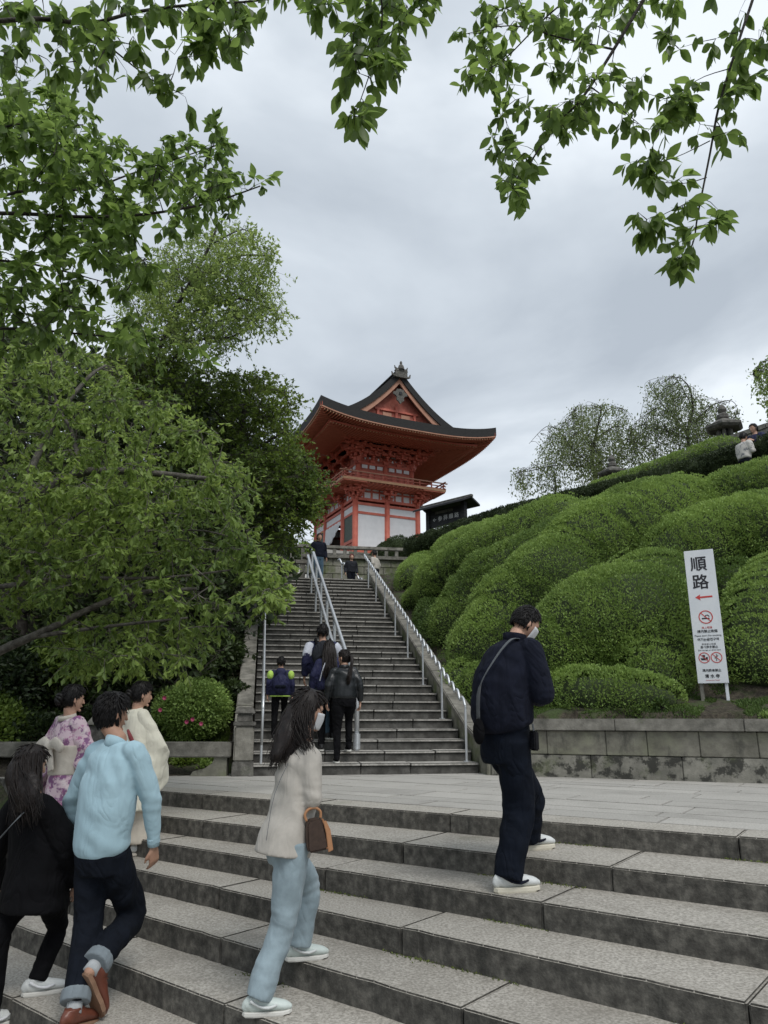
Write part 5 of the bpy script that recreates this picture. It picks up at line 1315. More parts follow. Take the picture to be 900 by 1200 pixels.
# far dark wood closing the view under the canopy
nW = 26000; P = np.stack([rng.uniform(-16, -2.6, nW), rng.uniform(15.5, 22, nW), rng.uniform(0, 9, nW)], -1); P[:, 2] = tzn(P) + rng.uniform(0, 1, nW) ** .8 * (6.5 - np.maximum(0, P[:, 0] + 5) * 1.0)
D = unit(rdir(nW) + np.array([0, -.3, -.2])); U = unit(np.cross(D, rdir(nW)))
leafcloud('dense_wood', 'leaf_dark', P, D, U, rng.uniform(.16, .34, nW), rng.uniform(.1, .2, nW), rng.uniform(0, .7, nW) + .3 * lump(P, .5))['label'] = 'dark dense wood on the slope behind the trees at left'
# understory shrubs and the round flowering azalea
def shrub(label, px, py, rpx, Y, mat, name='shrub', dens=900, ls=.08, cat='shrub', sq=.9, aspect=.55, n_sub=9, flowers=0):
    p = np.array(at(px, py, Y)); r = rpx * (Y * CP + (p[2] - EYE) * SP) / F
    g = float(tzn(p[None])[0]); root = empty(name, (p[0], p[1], g), label, cat)
    subs = [(p + unit(rng.normal(size=(1, 3)))[0] * r * .42 * np.array([1, 1, .7]), r * rng.uniform(.5, .72)) for _ in range(n_sub)] + [(p, r * .8)]
    mb = MB()
    for a in np.linspace(0, 6.28, 7)[:-1]: mb.tube([Vector((p[0] + .05 * math.cos(a), p[1] + .05 * math.sin(a), g - .05)), Vector((p[0] + .25 * r * math.cos(a), p[1] + .25 * r * math.sin(a), (g + p[2]) / 2)), Vector((p[0] + .6 * r * math.cos(a), p[1] + .6 * r * math.sin(a), p[2] + .2 * r))], [.02, .015, .008], 5)
    build(mb, 'stem', 'bark', root)
    Ps, Ds = [], []
    for c, q in subs:
        n = int(dens * 12.5 * q * q * .6); d = rdir(n); d = d[d[:, 1] < .6]; P = c + d * q * rng.uniform(.7, 1.05, (len(d), 1)) * np.array([1, 1, sq]); Ps.append(P); Ds.append(d)
    P = np.concatenate(Ps); Dn = np.concatenate(Ds); k = P[:, 2] > tzn(P) - .02; P, Dn = P[k], Dn[k]; n = len(P)
    D = unit(Dn * .7 + rng.normal(size=(n, 3)) * .6 + np.array([0, 0, .1])); U = unit(np.cross(D, rdir(n)))
    size = rng.uniform(.7, 1.25, n) * ls
    leafcloud('foliage', mat, P, D, U, size, size * aspect, .4 + .5 * lump(P, 1.3, 1) + .25 * rng.normal(size=n), root)
    for fx, fy in (flowers or ()):
        c = np.array(at(fx, fy, Y - r * .93)); n = 9; a = np.linspace(0, 2 * math.pi, n + 1)[:-1]
        mb = MB(); D2 = np.stack([np.cos(a), np.full(n, -.5), np.sin(a)], -1)
        leafcloud('flower', 'flower', np.repeat(c[None], n, 0), unit(D2), unit(np.cross(D2, [0, 1, 0])), .04, .032, rng.uniform(0, 1, n), root, kind=None)
    return root
shrub('round azalea bush with a few pink flowers left of the stone pillar', 226, 830, 43, 12.0, 'azalea', dens=2000, ls=.05, n_sub=14, flowers=[(226, 843), (193, 818), (219, 846), (236, 848), (188, 832)])
for i, (px, py, r_, Y, mt, lab) in enumerate((
    (20, 800, 60, 12.2, 'leaf_dark', 'dark shrub at the left edge behind the woman in black'), (95, 770, 55, 12.5, 'leaf_maple', 'mid green shrub above the woman in the lilac kimono'),
    (150, 790, 42, 12.8, 'leaf_dark', 'dark shrub between the two kimono women'), (40, 870, 55, 11.8, 'leaf_dark', 'low dark shrub left of the lilac kimono'),
    (180, 765, 40, 13.2, 'leaf_maple', 'shrub with fresh leaves above the woman in cream'), (250, 770, 36, 13.6, 'leaf_dark', 'dark shrub beside the stair wall above the round bush'),
    (-30, 860, 70, 11.5, 'leaf_maple', 'leafy shrub half outside the left edge'), (120, 855, 36, 12.2, 'leaf_dark', 'dark shrub behind the man in light blue'), (272, 815, 22, 12.6, 'leaf_dark', 'small dark shrub behind the stone pillar'))):
    shrub(lab, px, py, r_, Y, mt, ls=.10 if mt == 'leaf_dark' else .075, dens=520 if mt == 'leaf_dark' else 900)
shrub('low fern-like plant under the stone beam', 215, 893, 15, 11.35, 'leaf_maple', name='low_plant', ls=.07, dens=900, n_sub=5)
shrub('low leafy plant under the stone beam left of the bracket', 238, 900, 11, 11.3, 'azalea', name='low_plant', ls=.06, dens=900, n_sub=5)
shrub('small dark shrub clipped at the right end of the wall coping', 898, 842, 9, 9.9, 'azalea', name='low_plant', ls=.05, dens=1500, n_sub=5)
for px, py, r_, lab in ((775, 826, 9, 'small weed tuft behind the coping left of the sign legs'), (866, 828, 7, 'small weed tuft at the foot of the sign')): shrub(lab, px, py, r_, 10.75, 'grass', name='low_plant', ls=.06, dens=1200, n_sub=4)

# weeping cherries on the ridge
def weeping(label, trunk, limbs, box, Y, nst, ls, mat='leaf_willow', lmax=2.0, per=38, rb=.10, gap=None):
    tk = [at(*p) for p in trunk]; root = empty('weeping_cherry', tk[0], label, 'tree')
    mb = MB(); mb.tube(tk, [rb * (1 - .85 * i / (len(tk) - 1)) for i in range(len(tk))], 8, sub=4)
    S = list(tk[1:])
    for l_ in limbs:
        pts = [at(*p) for p in l_]; mb.tube(pts, [rb * .30 * (1 - .75 * i / (len(pts) - 1)) for i in range(len(pts))], 6, sub=4)
        for a, b in zip(pts[:-1], pts[1:]):
            for k in range(8): S.append(a.lerp(b, k / 8))
    build(mb, 'trunk', 'bark', root, smooth=True)
    S = np.array([s[:] for s in S]); P, D = [], []; tw = MB()
    C = clumps(box, nst, Y - 1.8, Y + 1.8)
    for c in C:
        j = np.argmin(((S - c) ** 2).sum(1)); a = S[j]; apex = (a + c) / 2 + np.array([0, 0, .12])
        ln = rng.uniform(.4, lmax); e = c + np.array([rng.normal() * .15, rng.normal() * .15, -ln])
        T = [a, apex, c, (c + e) / 2, e]
        tw.tube(T, [.011, .009, .007, .005, .003], 3, cap=False, sub=3)
        for i in range(per):
            t = rng.uniform(0, 1) ** .9; pos = (c * (1 - t) + e * t if rng.random() < .8 else a * (1 - t) + c * t) + rng.normal(size=3) * .13; P.append(pos); D.append(unit((rng.normal(size=3) * .6 + np.array([0, 0, -.8]))[None])[0])
    build(tw, 'twigs', 'bark', root, kind='stuff')
    P, D = np.array(P), np.array(D); n = len(P); U = unit(np.cross(D, rdir(n))); size = rng.uniform(.7, 1.3, n) * ls
    leafcloud('foliage', mat, P, D, U, size, size * .5, .45 + .4 * lump(P, .6, 1) + .25 * rng.normal(size=n), root)
weeping('wide weeping cherry on the ridge behind the smaller stone lantern', [(698, 600, 30), (697, 560, 30), (694, 540, 30), (697, 515, 30), (702, 492, 30), (705, 478, 30)],
        [[(694, 545, 30), (670, 525, 29.7), (655, 505, 29.5), (640, 500, 29.4), (620, 520, 29.3)], [(697, 515, 30), (720, 500, 30), (738, 505, 30), (745, 520, 30)], [(696, 530, 30), (680, 500, 30), (672, 480, 30)], [(694, 548, 30), (655, 545, 29.5), (620, 552, 29.2), (603, 553, 29)], [(700, 500, 30), (712, 480, 30), (728, 478, 30)]],
        [(640, 505), (660, 484), (690, 470), (715, 472), (742, 488), (748, 530), (720, 555), (690, 555), (660, 540), (630, 535)], 30, 300, .105)
weeping('taller weeping cherry on the ridge left of the large stone lantern', [(806, 575, 29), (808, 535, 29), (806, 505, 29), (812, 480, 29), (808, 455, 29), (797, 442, 29)],
        [[(806, 510, 29), (785, 485, 28.8), (770, 465, 28.7), (760, 450, 28.6)], [(808, 500, 29), (835, 475, 29), (858, 470, 29), (866, 485, 29)], [(806, 515, 29), (770, 500, 28.6), (745, 500, 28.4), (733, 520, 28.3)], [(812, 478, 29), (798, 452, 29), (790, 440, 29)]],
        [(735, 500), (760, 480), (755, 448), (790, 438), (815, 455), (830, 470), (862, 470), (866, 500), (850, 520), (800, 540), (745, 540)], 29, 310, .105, lmax=2.0)
nT = [(640, 548), (612, 555), (603, 570), (612, 580), (650, 575)]
weeping('thin drooping cherry at the left end of the ridge', [(652, 605, 31), (651, 575, 31), (650, 550, 31)], [[(650, 560, 31), (630, 548, 31), (612, 552, 31), (602, 556, 31)]], [(603, 550), (640, 535), (660, 550), (655, 575), (605, 572)], 31, 60, .13, lmax=1.3, per=16, rb=.06)
weeping('dark green drooping cherry at the upper right edge', [(960, 560, 22), (955, 500, 22), (945, 450, 22), (935, 420, 22)], [[(950, 470, 22), (920, 440, 22), (895, 430, 22), (880, 440, 22)], [(940, 435, 22), (915, 420, 22), (892, 425, 22)]],
        [(884, 432), (905, 418), (950, 405), (960, 470), (905, 475), (885, 450)], 22, 120, .12, mat='leaf_cherry', lmax=1.3, per=26)
# distant green hill and bushes left of the gate
shrub('rounded bush in the distance left of the gate', 332, 652, 22, 34, 'hedge', name='distant_bush', ls=.25, dens=90)
shrub('distant bush just left of the gate behind the stone fence', 356, 646, 10, 36, 'azalea', name='distant_bush', ls=.22, dens=90)

# ================================================================== PEOPLE
UP = Vector((0, 0, 1))
def frame(azd, pitch=0., roll=0.):
    """columns: right, forward, up"""
    f = az(azd); r = Vector((f.y, -f.x, 0)); Rm = Matrix((r, f, UP)).transposed()
    return Rm @ Matrix.Rotation(R(pitch), 3, 'X') @ Matrix.Rotation(R(roll), 3, 'Y')
def fold_fn(amp, f=9., zf=1., seed=0., knees=(), ka=.0):
    """soft cloth folds: two families of wavering creases, each present only in patches"""
    def fn(p, n):
        q = Vector((p.x + seed * .37, p.y, p.z)); w1 = mnoise.noise(q * 3.1); w2 = mnoise.noise(q * 2.4 + Vector((7, 3, 1)))
        m1 = max(0, min(1, .45 + 1.6 * mnoise.noise(q * 2.2 + Vector((1, 8, 2))))); m2 = max(0, min(1, .35 + 1.8 * mnoise.noise(q * 3.0 + Vector((4, 1, 9)))))
        a = math.sin((p.x + p.y * .6) * f * 4.6 + p.z * 9 + 7 * w1); b = math.sin(p.z * f * 5.2 + (p.x - p.y) * 16 + 6.5 * w2)
        a = a * abs(a) ** .3; d = amp * (.42 * a * m1 + .40 * b * m2 + .5 * mnoise.noise(q * f * .5))
        for k, rad in knees:
            t = (p - k).length
            if t < rad: d += ka * (1 - t / rad) * math.sin((p.z - k.z) * 95 + 5 * mnoise.noise(p * 7))
        return d
    return fn
def head_shapes(mb, c, B, s=1., face=True):
    def fn(q, p):
        x, y, z = p
        if q.z < 0:
            k = -q.z; x *= 1 - .34 * k ** 1.5; y = y * (1 - (.12 if q.y > 0 else .42) * k) + .014 * k * s
        if q.y > .7: y -= .012 * s * (q.y - .7) / .3
        return Vector((x, y, z))
    mb.ell(c, .077 * s, .097 * s, .118 * s, B, 18, 14, fn)
    P = lambda *v: c + B @ (Vector(v) * s)
    if face:
        mb.tube([P(0, .078, .018), P(0, .094, -.008), P(0, .101, -.030)], [.008 * s, .010 * s, .012 * s], 7, dome=True)
        mb.tube([P(-.018, .084, -.060), P(0, .092, -.061), P(.018, .084, -.060)], [.006 * s, .009 * s, .006 * s], 6, dome=True)
        mb.ell(P(0, .074, -.098), .022 * s, .016 * s, .014 * s, B, 8, 6)
        mb.tube([P(-.05, .074, .030), P(0, .087, .028), P(.05, .074, .030)], [.007 * s, .008 * s, .007 * s], 6)
    for q in (-1, 1): mb.ell(P(q * .079, -.002, -.012), .010 * s, .019 * s, .031 * s, B @ Matrix.Rotation(q * -.35, 3, 'Z'), 8, 6)
def hand_shapes(mb, w, d, nrm, s=1., curl=.5, side=1):
    """w wrist, d direction of the hand, nrm palm normal, side: where the thumb goes"""
    d = d.normalized(); nrm = (nrm - d * nrm.dot(d)).normalized(); u = d.cross(nrm) * side
    mb.tube([w - d * .01 * s, w + d * .03 * s, w + d * .085 * s], [.026 * s, .038 * s, .040 * s], 10, u=u, rv=[.020 * s, .017 * s, .014 * s], dome=True)
    for i, (off, ln) in enumerate(((.030, .068), (.010, .078), (-.010, .073), (-.029, .058))):
        a = w + d * .085 * s + u * off * s; c1 = curl * (1 + .18 * i)
        p1 = a + (d * math.cos(c1 * .5) + nrm * math.sin(c1 * .5)) * ln * .42 * s
        p2 = p1 + (d * math.cos(c1 * 1.3) + nrm * math.sin(c1 * 1.3)) * ln * .33 * s
        p3 = p2 + (d * math.cos(c1 * 2.0) + nrm * math.sin(c1 * 2.0)) * ln * .25 * s
        mb.tube([a - d * .02 * s, a, p1, p2, p3], [.0095 * s, .0095 * s, .009 * s, .008 * s, .007 * s], 7, dome=True)
    b = w + d * .028 * s + u * .030 * s; q = (d * .75 + u * .62 + nrm * .25).normalized(); q2 = (d * .95 + u * .1 + nrm * .35).normalized()
    mb.tube([b - q * .01 * s, b + q * .036 * s, b + q * .036 * s + q2 * .03 * s], [.013 * s, .011 * s, .008 * s], 7, dome=True)
def strands(name, mat, parent, n, root_fn, end_fn, r=.007, seg=6, out=.03, ctl=None, seed=1, sub=2, taper=.25):
    rg = random.Random(seed); mb = MB()
    for i in range(n):
        a, nrm = root_fn(rg); e_ = end_fn(rg, a, nrm)
        c1 = a + nrm * out * rg.uniform(.6, 1.3) + (ctl(a, nrm) if ctl else Vector((0, 0, -.05)))
        pts = []
        for k in range(seg + 1):
            t = k / seg; p = a * (1 - t) ** 2 + c1 * 2 * t * (1 - t) + e_ * t * t
            wv = .003 * math.sin(t * 7 + i) * t
            pts.append(p + Vector((wv, wv * .5, 0)))
        mb.tube(pts, [r * (1 - (1 - taper) * (k / seg) ** 1.5) for k in range(seg + 1)], 5, cap=True, sub=sub)
    return build(mb, name, mat, parent, smooth=True)
def hair_cap(mb, c, B, s=1., kind='short', puff=1.08):
    """shell over the skull, open over the face"""
    V_, idx = [], {}; n, m = 30, 20; Fc = []
    def keep(q):
        if kind == 'short': return q.z > .30 * (q.y > .0) * max(0, q.y) * 1.6 - .32 * (q.y < .15) - .0 * q.y - .16 * (abs(q.x) > .8) + (.0 if q.y < .15 else (q.y - .15) * .62)
        return q.z > (-.65 if q.y < .12 else (q.y - .12) * 1.05 - .25)
    for i in range(m + 1):
        th = math.pi * i / m
        for j in range(n):
            ph = 2 * math.pi * j / n; q = Vector((math.sin(th) * math.cos(ph), math.sin(th) * math.sin(ph), math.cos(th)))
            k = -min(0, q.z); nz = 1 + .03 * mnoise.noise(q * 5)
            p = Vector((q.x * .077 * puff * (1 - .2 * k ** 1.5), q.y * .100 * puff * (1 - .25 * k), q.z * .120 * puff)) * s * nz
            V_.append((c + B @ p, q))
    sel = [keep(q) for p, q in V_]
    for i in range(m):
        for j in range(n):
            f = (i * n + j, (i + 1) * n + j, (i + 1) * n + (j + 1) % n, i * n + (j + 1) % n)
            if sum(sel[a] for a in f) >= 3: Fc.append(f)
    mb.add([p for p, q in V_], Fc)
def tufts(name, mat, parent, c, B, s, n, ln, seed=3, zmin=-.35, kind='short'):
    """short strands lying over the cap so that the hair has an edge and a grain"""
    rg = random.Random(seed); mb = MB()
    for i in range(n):
        while True:
            q = Vector((rg.gauss(0, 1), rg.gauss(0, 1), rg.gauss(0, 1))).normalized()
            if q.y < .15 and q.z > zmin or q.z > .15 + .62 * q.y: break
        p = Vector((q.x * .080, q.y * .103, q.z * .124)) * s
        fl = Vector((q.x * .6, q.y * .9 + (.25 if q.y > 0 else -.1), -1.0 + .3 * rg.random())); fl = (fl - q * fl.dot(q)).normalized()
        a = c + B @ p; e1 = c + B @ (p + (fl * .5 + q * .16) * ln * s); e2 = c + B @ (p + (fl + q * .10) * ln * s * rg.uniform(.7, 1.2))
        mb.tube([a, e1, e2], [.0036 * s, .0036 * s, .001 * s], 4, sub=2)
    return build(mb, name, mat, parent, smooth=True)
def shoe(parent, g, azd, mat, sole_mat, s=1., pitch=0., collar=.0, chunky=1., label=None, accent=None):
    """g: point on the ground under the ankle"""
    B = frame(azd, pitch); g = Vector(g); P = lambda x, y, z: g + B @ (Vector((x, y, z)) * s)
    th = .017 * chunky
    mb = MB(); rr = [(-.075, .022, .030, .030), (-.060, .034, .042, .042), (-.02, .038, .052, .050), (.03, .040, .047, .048), (.08, .045, .036, .040), (.13, .047, .030, .034), (.165, .042, .026, .028), (.19, .024, .018, .022)]
    mb.tube([P(0, y, th + cz) for y, w, hh, cz in rr], [w * s for _, w, _, _ in rr], 12, u=B @ Vector((1, 0, 0)), rv=[hh * s for _, _, hh, _ in rr], sub=2, dome=True)
    mb.tube([P(0, -.018, th + .05), P(0, -.022, th + .09 + collar)], [.040 * s, .043 * s], 12, u=B @ Vector((1, 0, 0)), rv=[.052 * s, .052 * s])
    me = remesh(mb, .006 * max(1, s), 3, rootloc(top(parent))); o = finish(me, 'shoe', mat, parent, True, label=label)
    sb = MB(); out = []
    prof = [(-.092, 0), (-.08, .028), (-.03, .040), (.04, .042), (.10, .052), (.15, .050), (.185, .034), (.205, 0)]
    out = [(w, y) for y, w in prof] + [(-w, y) for y, w in prof[-2:0:-1]]
    n = len(out); lv = [(0, .96), (th * .5, 1.02), (th + .006, 1.0), (th + .010, .94)]
    Vs = []
    for z, k in lv:
        for x, y in out: Vs.append(P(x * k, .055 + (y - .055) * k, z + (.012 if y > .15 and z == 0 else 0)))
    Fs = [tuple(range(n - 1, -1, -1))][::-1]; Fs = [tuple(range(n))] + [tuple((len(lv) - 1) * n + i for i in range(n - 1, -1, -1))]
    for L_ in range(len(lv) - 1):
        for i in range(n): Fs.append((L_ * n + i, (L_ + 1) * n + i, (L_ + 1) * n + (i + 1) % n, L_ * n + (i + 1) % n))
    sb.add(Vs, Fs); build(sb, 'sole', sole_mat, o, smooth=False)
    if accent:
        for sx in (-1, 1):
            ab = MB(); ab.tube([P(sx * .038, -.05, th + .075), P(sx * .047, 0, th + .045), P(sx * .053, .06, th + .035), P(sx * .044, .11, th + .045)], [.011 * s, .008 * s, .010 * s, .006 * s], 6, sub=2); build(ab, 'stripe', accent, o, smooth=True)
    lb_ = MB()
    for k in range(4):
        y = .03 + k * .022; lb_.tube([P(-.026, y, th + .088 - k * .011), P(0, y + .006, th + .099 - k * .012), P(.026, y, th + .088 - k * .011)], .0042 * s, 5)
    build(lb_, 'laces', accent or mat, o, smooth=True)
    return o
def torso_rings(mb, pel, neck, right, rings, bulge=None, n=20):
    """rings: (t along spine, half width, half depth, forward offset)"""
    f = UP.cross(right).normalized(); mid = (pel + neck) / 2 + (bulge or Vector())
    def S(t):
        if t < 0: return pel + Vector((0, 0, 1)) * t * (neck - pel).length
        return pel * (1 - t) ** 2 + mid * 2 * t * (1 - t) + neck * t * t
    mb.tube([S(t) + f * o for t, w, d, o in rings], [w for _, w, _, _ in rings], n, u=right, rv=[d for _, _, d, _ in rings], sub=3, dome=False)
def person(label, heading, pel, neck, head, face, hpitch, el, wr, kn, feet, footaz, base=None, s=1., vox=.009, skin='skin', group=None, hair=None, topg=None, bottom=None, shoes=None, hand_dir=None, curl=.5, fpitch=(0, 0), shw=.17, face_on=True, palm=None, roll=0, hands=True, eyes=True):
    fwd = az(heading); right = Vector((fwd.y, -fwd.x, 0))
    root = empty('person', base if base is not None else Vector((pel.x, pel.y, min(feet[0].z, feet[1].z))), label, 'person', group)
    off = root.location
    B = frame(face, hpitch, roll)
    sh = [neck - right * shw * s - UP * .055 * s, neck + right * shw * s - UP * .055 * s]
    hp = [pel - right * .085 * s - UP * .02 * s, pel + right * .085 * s - UP * .02 * s]
    an = [feet[i] + UP * .085 * s + (frame(footaz[i], fpitch[i]) @ Vector((0, 0, 0))) for i in (0, 1)]
    # ---- the body
    mb = MB(); head_shapes(mb, head, B, s, face_on)
    mb.tube([neck - UP * .05 * s, neck + UP * .01, head + B @ Vector((0, -.022 * s, -.075 * s))], [.07 * s, .057 * s, .052 * s], 12)
    torso_rings(mb, pel, neck, right, [(-.12, .13 * s, .09 * s, 0), (.0, .155 * s, .105 * s, 0), (.35, .13 * s, .095 * s, 0), (.7, .155 * s, .11 * s, 0), (.88, .11 * s, .075 * s, 0), (1., .055 * s, .05 * s, 0)])
    lk = .78 if bottom else 1.
    for i in (0, 1):
        mb.tube([neck - UP * .06 * s, sh[i] - UP * .02 * s, (sh[i] + el[i]) / 2, el[i]], [.035 * s, .042 * s, .042 * s, .036 * s], 10, dome=True)
        mb.tube([el[i], el[i].lerp(wr[i], .35), wr[i]], [.038 * s, .039 * s, .026 * s], 10, dome=True)
        mb.tube([hp[i], hp[i].lerp(kn[i], .5), kn[i]], [.09 * s * lk, .078 * s * lk, .052 * s * lk], 10, dome=True)
        mb.tube([kn[i], kn[i].lerp(an[i], .35), an[i]], [.052 * s * lk, .055 * s * lk, .036 * s], 10, dome=True)
        if hands:
            hd = hand_dir[i] if hand_dir else (wr[i] - el[i]); nr = palm[i] if palm else (right * (1 if i == 0 else -1))
            hand_shapes(mb, wr[i], hd.normalized(), nr, s, curl, side=(1 if i == 0 else -1))
    body = finish(remesh(mb, min(vox, .007) if s * vox < .012 else vox, 3, off), 'body', skin, root, True)
    # hide covered torso inside the clothes: nothing else needed
    if eyes and face_on:
        for q in (-1, 1):
            eb = MB(); eb.ell(head + B @ Vector((q * .031 * s, .080 * s, .012 * s)), .012 * s, .006 * s, .006 * s, B, 8, 6); build(eb, 'eye', 'eye', root, smooth=True)
    # ---- clothes
    J = dict(root=root, off=off, sh=sh, hp=hp, el=el, wr=wr, kn=kn, an=an, neck=neck, pel=pel, head=head, B=B, right=right, fwd=fwd, s=s, vox=vox)
    if bottom:
        mb = MB(); w = bottom.get('hip', .17) * s; dp = bottom.get('dep', .125) * s
        torso_rings(mb, pel, neck, right, [(-.20, w * .9, dp * .9, 0), (-.06, w, dp, -.005), (.1, w * .95, dp * .92, 0), (bottom.get('waist', .26), w * .84, dp * .84, 0)])
        a, b, c = [x * s for x in bottom.get('r', (.10, .072, .062))]
        for i in (0, 1):
            end = kn[i].lerp(an[i], bottom.get('len', 1.03))
            mb.tube([hp[i] + UP * .03 * s, hp[i].lerp(kn[i], .35), kn[i] , kn[i].lerp(end, .45), end], [a, a * .97, b, (b + c) / 2, c], 14, sub=3)
        me = remesh(mb, vox, 5, off)
        displace(me, fold_fn(bottom.get('fold', .009) * s, 8, 1.4, heading, [(k - off, .17) for k in kn] + [(a_ - off + UP * .06, .14) for a_ in an], .0035 * s))
        finish(me, bottom.get('name', 'trousers'), bottom['mat'], root, True)
        if bottom.get('cuff'):
            for i in (0, 1):
                end = kn[i].lerp(an[i], bottom.get('len', .97)); cb = MB(); d_ = (end - kn[i]).normalized()
                cb.tube([end - d_ * .065 * s, end - d_ * .03 * s, end + d_ * .004], [c * 1.12, c * 1.16, c * 1.13], 14); me = remesh(cb, .007, 2, off); finish(me, 'trouser_cuff', bottom['cuff'], root, True)
    if topg:
        mb = MB(); torso_rings(mb, pel, neck, right, [(t, w * s, d * s, o * s) for t, w, d, o in topg['rings']], topg.get('bulge'))
        a, b, c = [x * s for x in topg.get('arm', (.066, .056, .045))]
        for i in (0, 1):
            we = el[i].lerp(wr[i], topg.get('slen', .95))
            mb.tube([neck.lerp(sh[i], .45) - UP * .035 * s, sh[i] - UP * .012 * s, sh[i].lerp(el[i], .45), el[i]], [a * .62, a * .98, a, b], 14, sub=3, dome=True)
            mb.tube([el[i], el[i].lerp(we, .5), we], [b, (b + c) / 2, c], 14, sub=3, dome=False)
        me = remesh(mb, vox, 5, off)
        displace(me, fold_fn(topg.get('fold', .009) * s, topg.get('ff', 7), topg.get('fz', .8), heading + 3, [(k - off, .13) for k in el], .0035 * s))
        finish(me, topg.get('name', 'jacket'), topg['mat'], root, True)
        if topg.get('collar'):
            cb = MB(); nb = MB(); r0, h0, tiltb = topg['collar']
            c0 = neck + UP * (-.012 * s) - fwd * .005
            cb.tube([c0 - UP * .02, c0 + UP * h0 * .6 - fwd * .004, c0 + UP * h0], [r0 * 1.18, r0 * 1.02, r0 * 1.06], 18, cap=False, u=right, rv=[r0 * 1.05, r0 * .98, r0 * 1.02])
            o = build(cb, 'collar', topg.get('cmat', topg['mat']), root, smooth=True); md = o.modifiers.new('t', 'SOLIDIFY'); md.thickness = .008; md.offset = 1
    if shoes:
        for i in (0, 1):
            shoe(root, feet[i], footaz[i], shoes['mat'], shoes['sole'], s * shoes.get('k', 1.), fpitch[i], shoes.get('collar', 0), shoes.get('chunky', 1.), accent=shoes.get('accent'))
    if hair:
        hc = head + B @ Vector((0, -.006, .006)) * s
        mb = MB(); hair_cap(mb, hc, B, s, hair.get('kind', 'short'), hair.get('puff', 1.09)); o = build(mb, 'hair', hair['mat'], root, smooth=True); md = o.modifiers.new('t', 'SOLIDIFY'); md.thickness = .012 * s; md.offset = -1
        tufts('hair_tufts', hair['mat'], o, hc, B, s, int(hair.get('n', 260) * 1.8), hair.get('ln', .05), zmin=hair.get('zmin', -.35))
        J['hairobj'] = o
    return J
def PX(x, y, Y): return at(x, y, Y)

# ---- woman in beige blazer
J = person('woman with long black hair in beige blazer and pale blue jeans climbing the front steps', 62, PX(338, 985, 4.66), PX(355, 873, 4.72), PX(361, 833, 4.76), 72, -12,
    [PX(356, 938, 4.98), PX(366, 936, 4.56)], [PX(358, 915, 5.06), PX(358, 912, 4.92)], [PX(361, 1040, 4.92), PX(331, 1084, 4.60)], [atz(350, 1125, -.6), atz(302, 1190, -.75)], (72, 78), vox=.009,
    hair=dict(mat='hair_brown', kind='long', n=60, ln=.07), shw=.135, hand_dir=[Vector((.3, .2, .6)), Vector((.2, .3, .6))], curl=1.0,
    bottom=dict(mat='bluejean', r=(.098, .076, .074), hip=.16, dep=.125, fold=.009, len=1.02),
    topg=dict(name='blazer', mat='blazer', rings=[(-.13, .18, .162, -.035), (.02, .175, .153, -.025), (.25, .165, .135, -.01), (.5, .165, .13, 0), (.78, .178, .12, 0), (.93, .15, .09, 0), (1.0, .07, .06, 0)], arm=(.064, .058, .05), fold=.011, slen=.9, collar=(.072, .038, 0)),
    shoes=dict(mat='shoemint', sole='rubber', k=.88, accent='shoewhite'))
root = J['root']; hd, B = J['head'], J['B']
def scalp(rg):
    while True:
        q = Vector((rg.gauss(0, 1), rg.gauss(0, 1), rg.gauss(0, 1))).normalized()
        if (q.y < .3 and q.z > -.45) and (q.y < .1 or q.z > .1): break
    return hd + B @ Vector((q.x * .078, q.y * .10, q.z * .122)), B @ q
tip = PX(323, 891, 4.62)
def tail(rg, a, nrm):
    u = rg.random(); side = (a - hd).dot(B @ Vector((1, 0, 0)))
    e_ = tip + Vector((rg.gauss(0, .022), rg.gauss(0, .04), rg.gauss(0, .035)))
    e_ = e_.lerp(PX(345, 893, 4.62), max(0, min(1, side * 6 + .3 + rg.gauss(0, .18))))
    if rg.random() < .2: e_ = PX(364 + rg.gauss(0, 4), 876 + rg.gauss(0, 8), 4.56)
    return e_ + (a - hd) * .25
strands('long_hair', 'hair_brown', J['hairobj'], 700, scalp, tail, r=.0034, seg=6, out=.05, ctl=lambda a, n: Vector((-.045, -.02, -.09)), seed=5)
def hair_mass(J, pts, rad, rv):
    mb = MB(); mb.tube(pts, rad, 18, u=J['right'], rv=rv, sub=4, dome=True); me = remesh(mb, .009, 2, J['off'])
    displace(me, lambda p, n: .006 * mnoise.noise(Vector((p.x * 45, p.y * 45, p.z * 6)))); finish(me, 'hair_mass', 'hair_brown', J['hairobj'], True)
hair_mass(J, [hd + B @ Vector((0, -.02, .03)), hd + B @ Vector((0, -.05, -.05)) + Vector((-.02, 0, 0)), PX(337, 862, 4.68), PX(325, 885, 4.62)], [.078, .088, .085, .05], [.085, .085, .075, .04])
# blazer details: back vent seam and pocket flap
mb = MB(); mb.tube([PX(343, 884, 4.60), PX(322, 930, 4.52), PX(312, 985, 4.50)], .0018, 4, sub=3); build(mb, 'seam', 'strap', root)
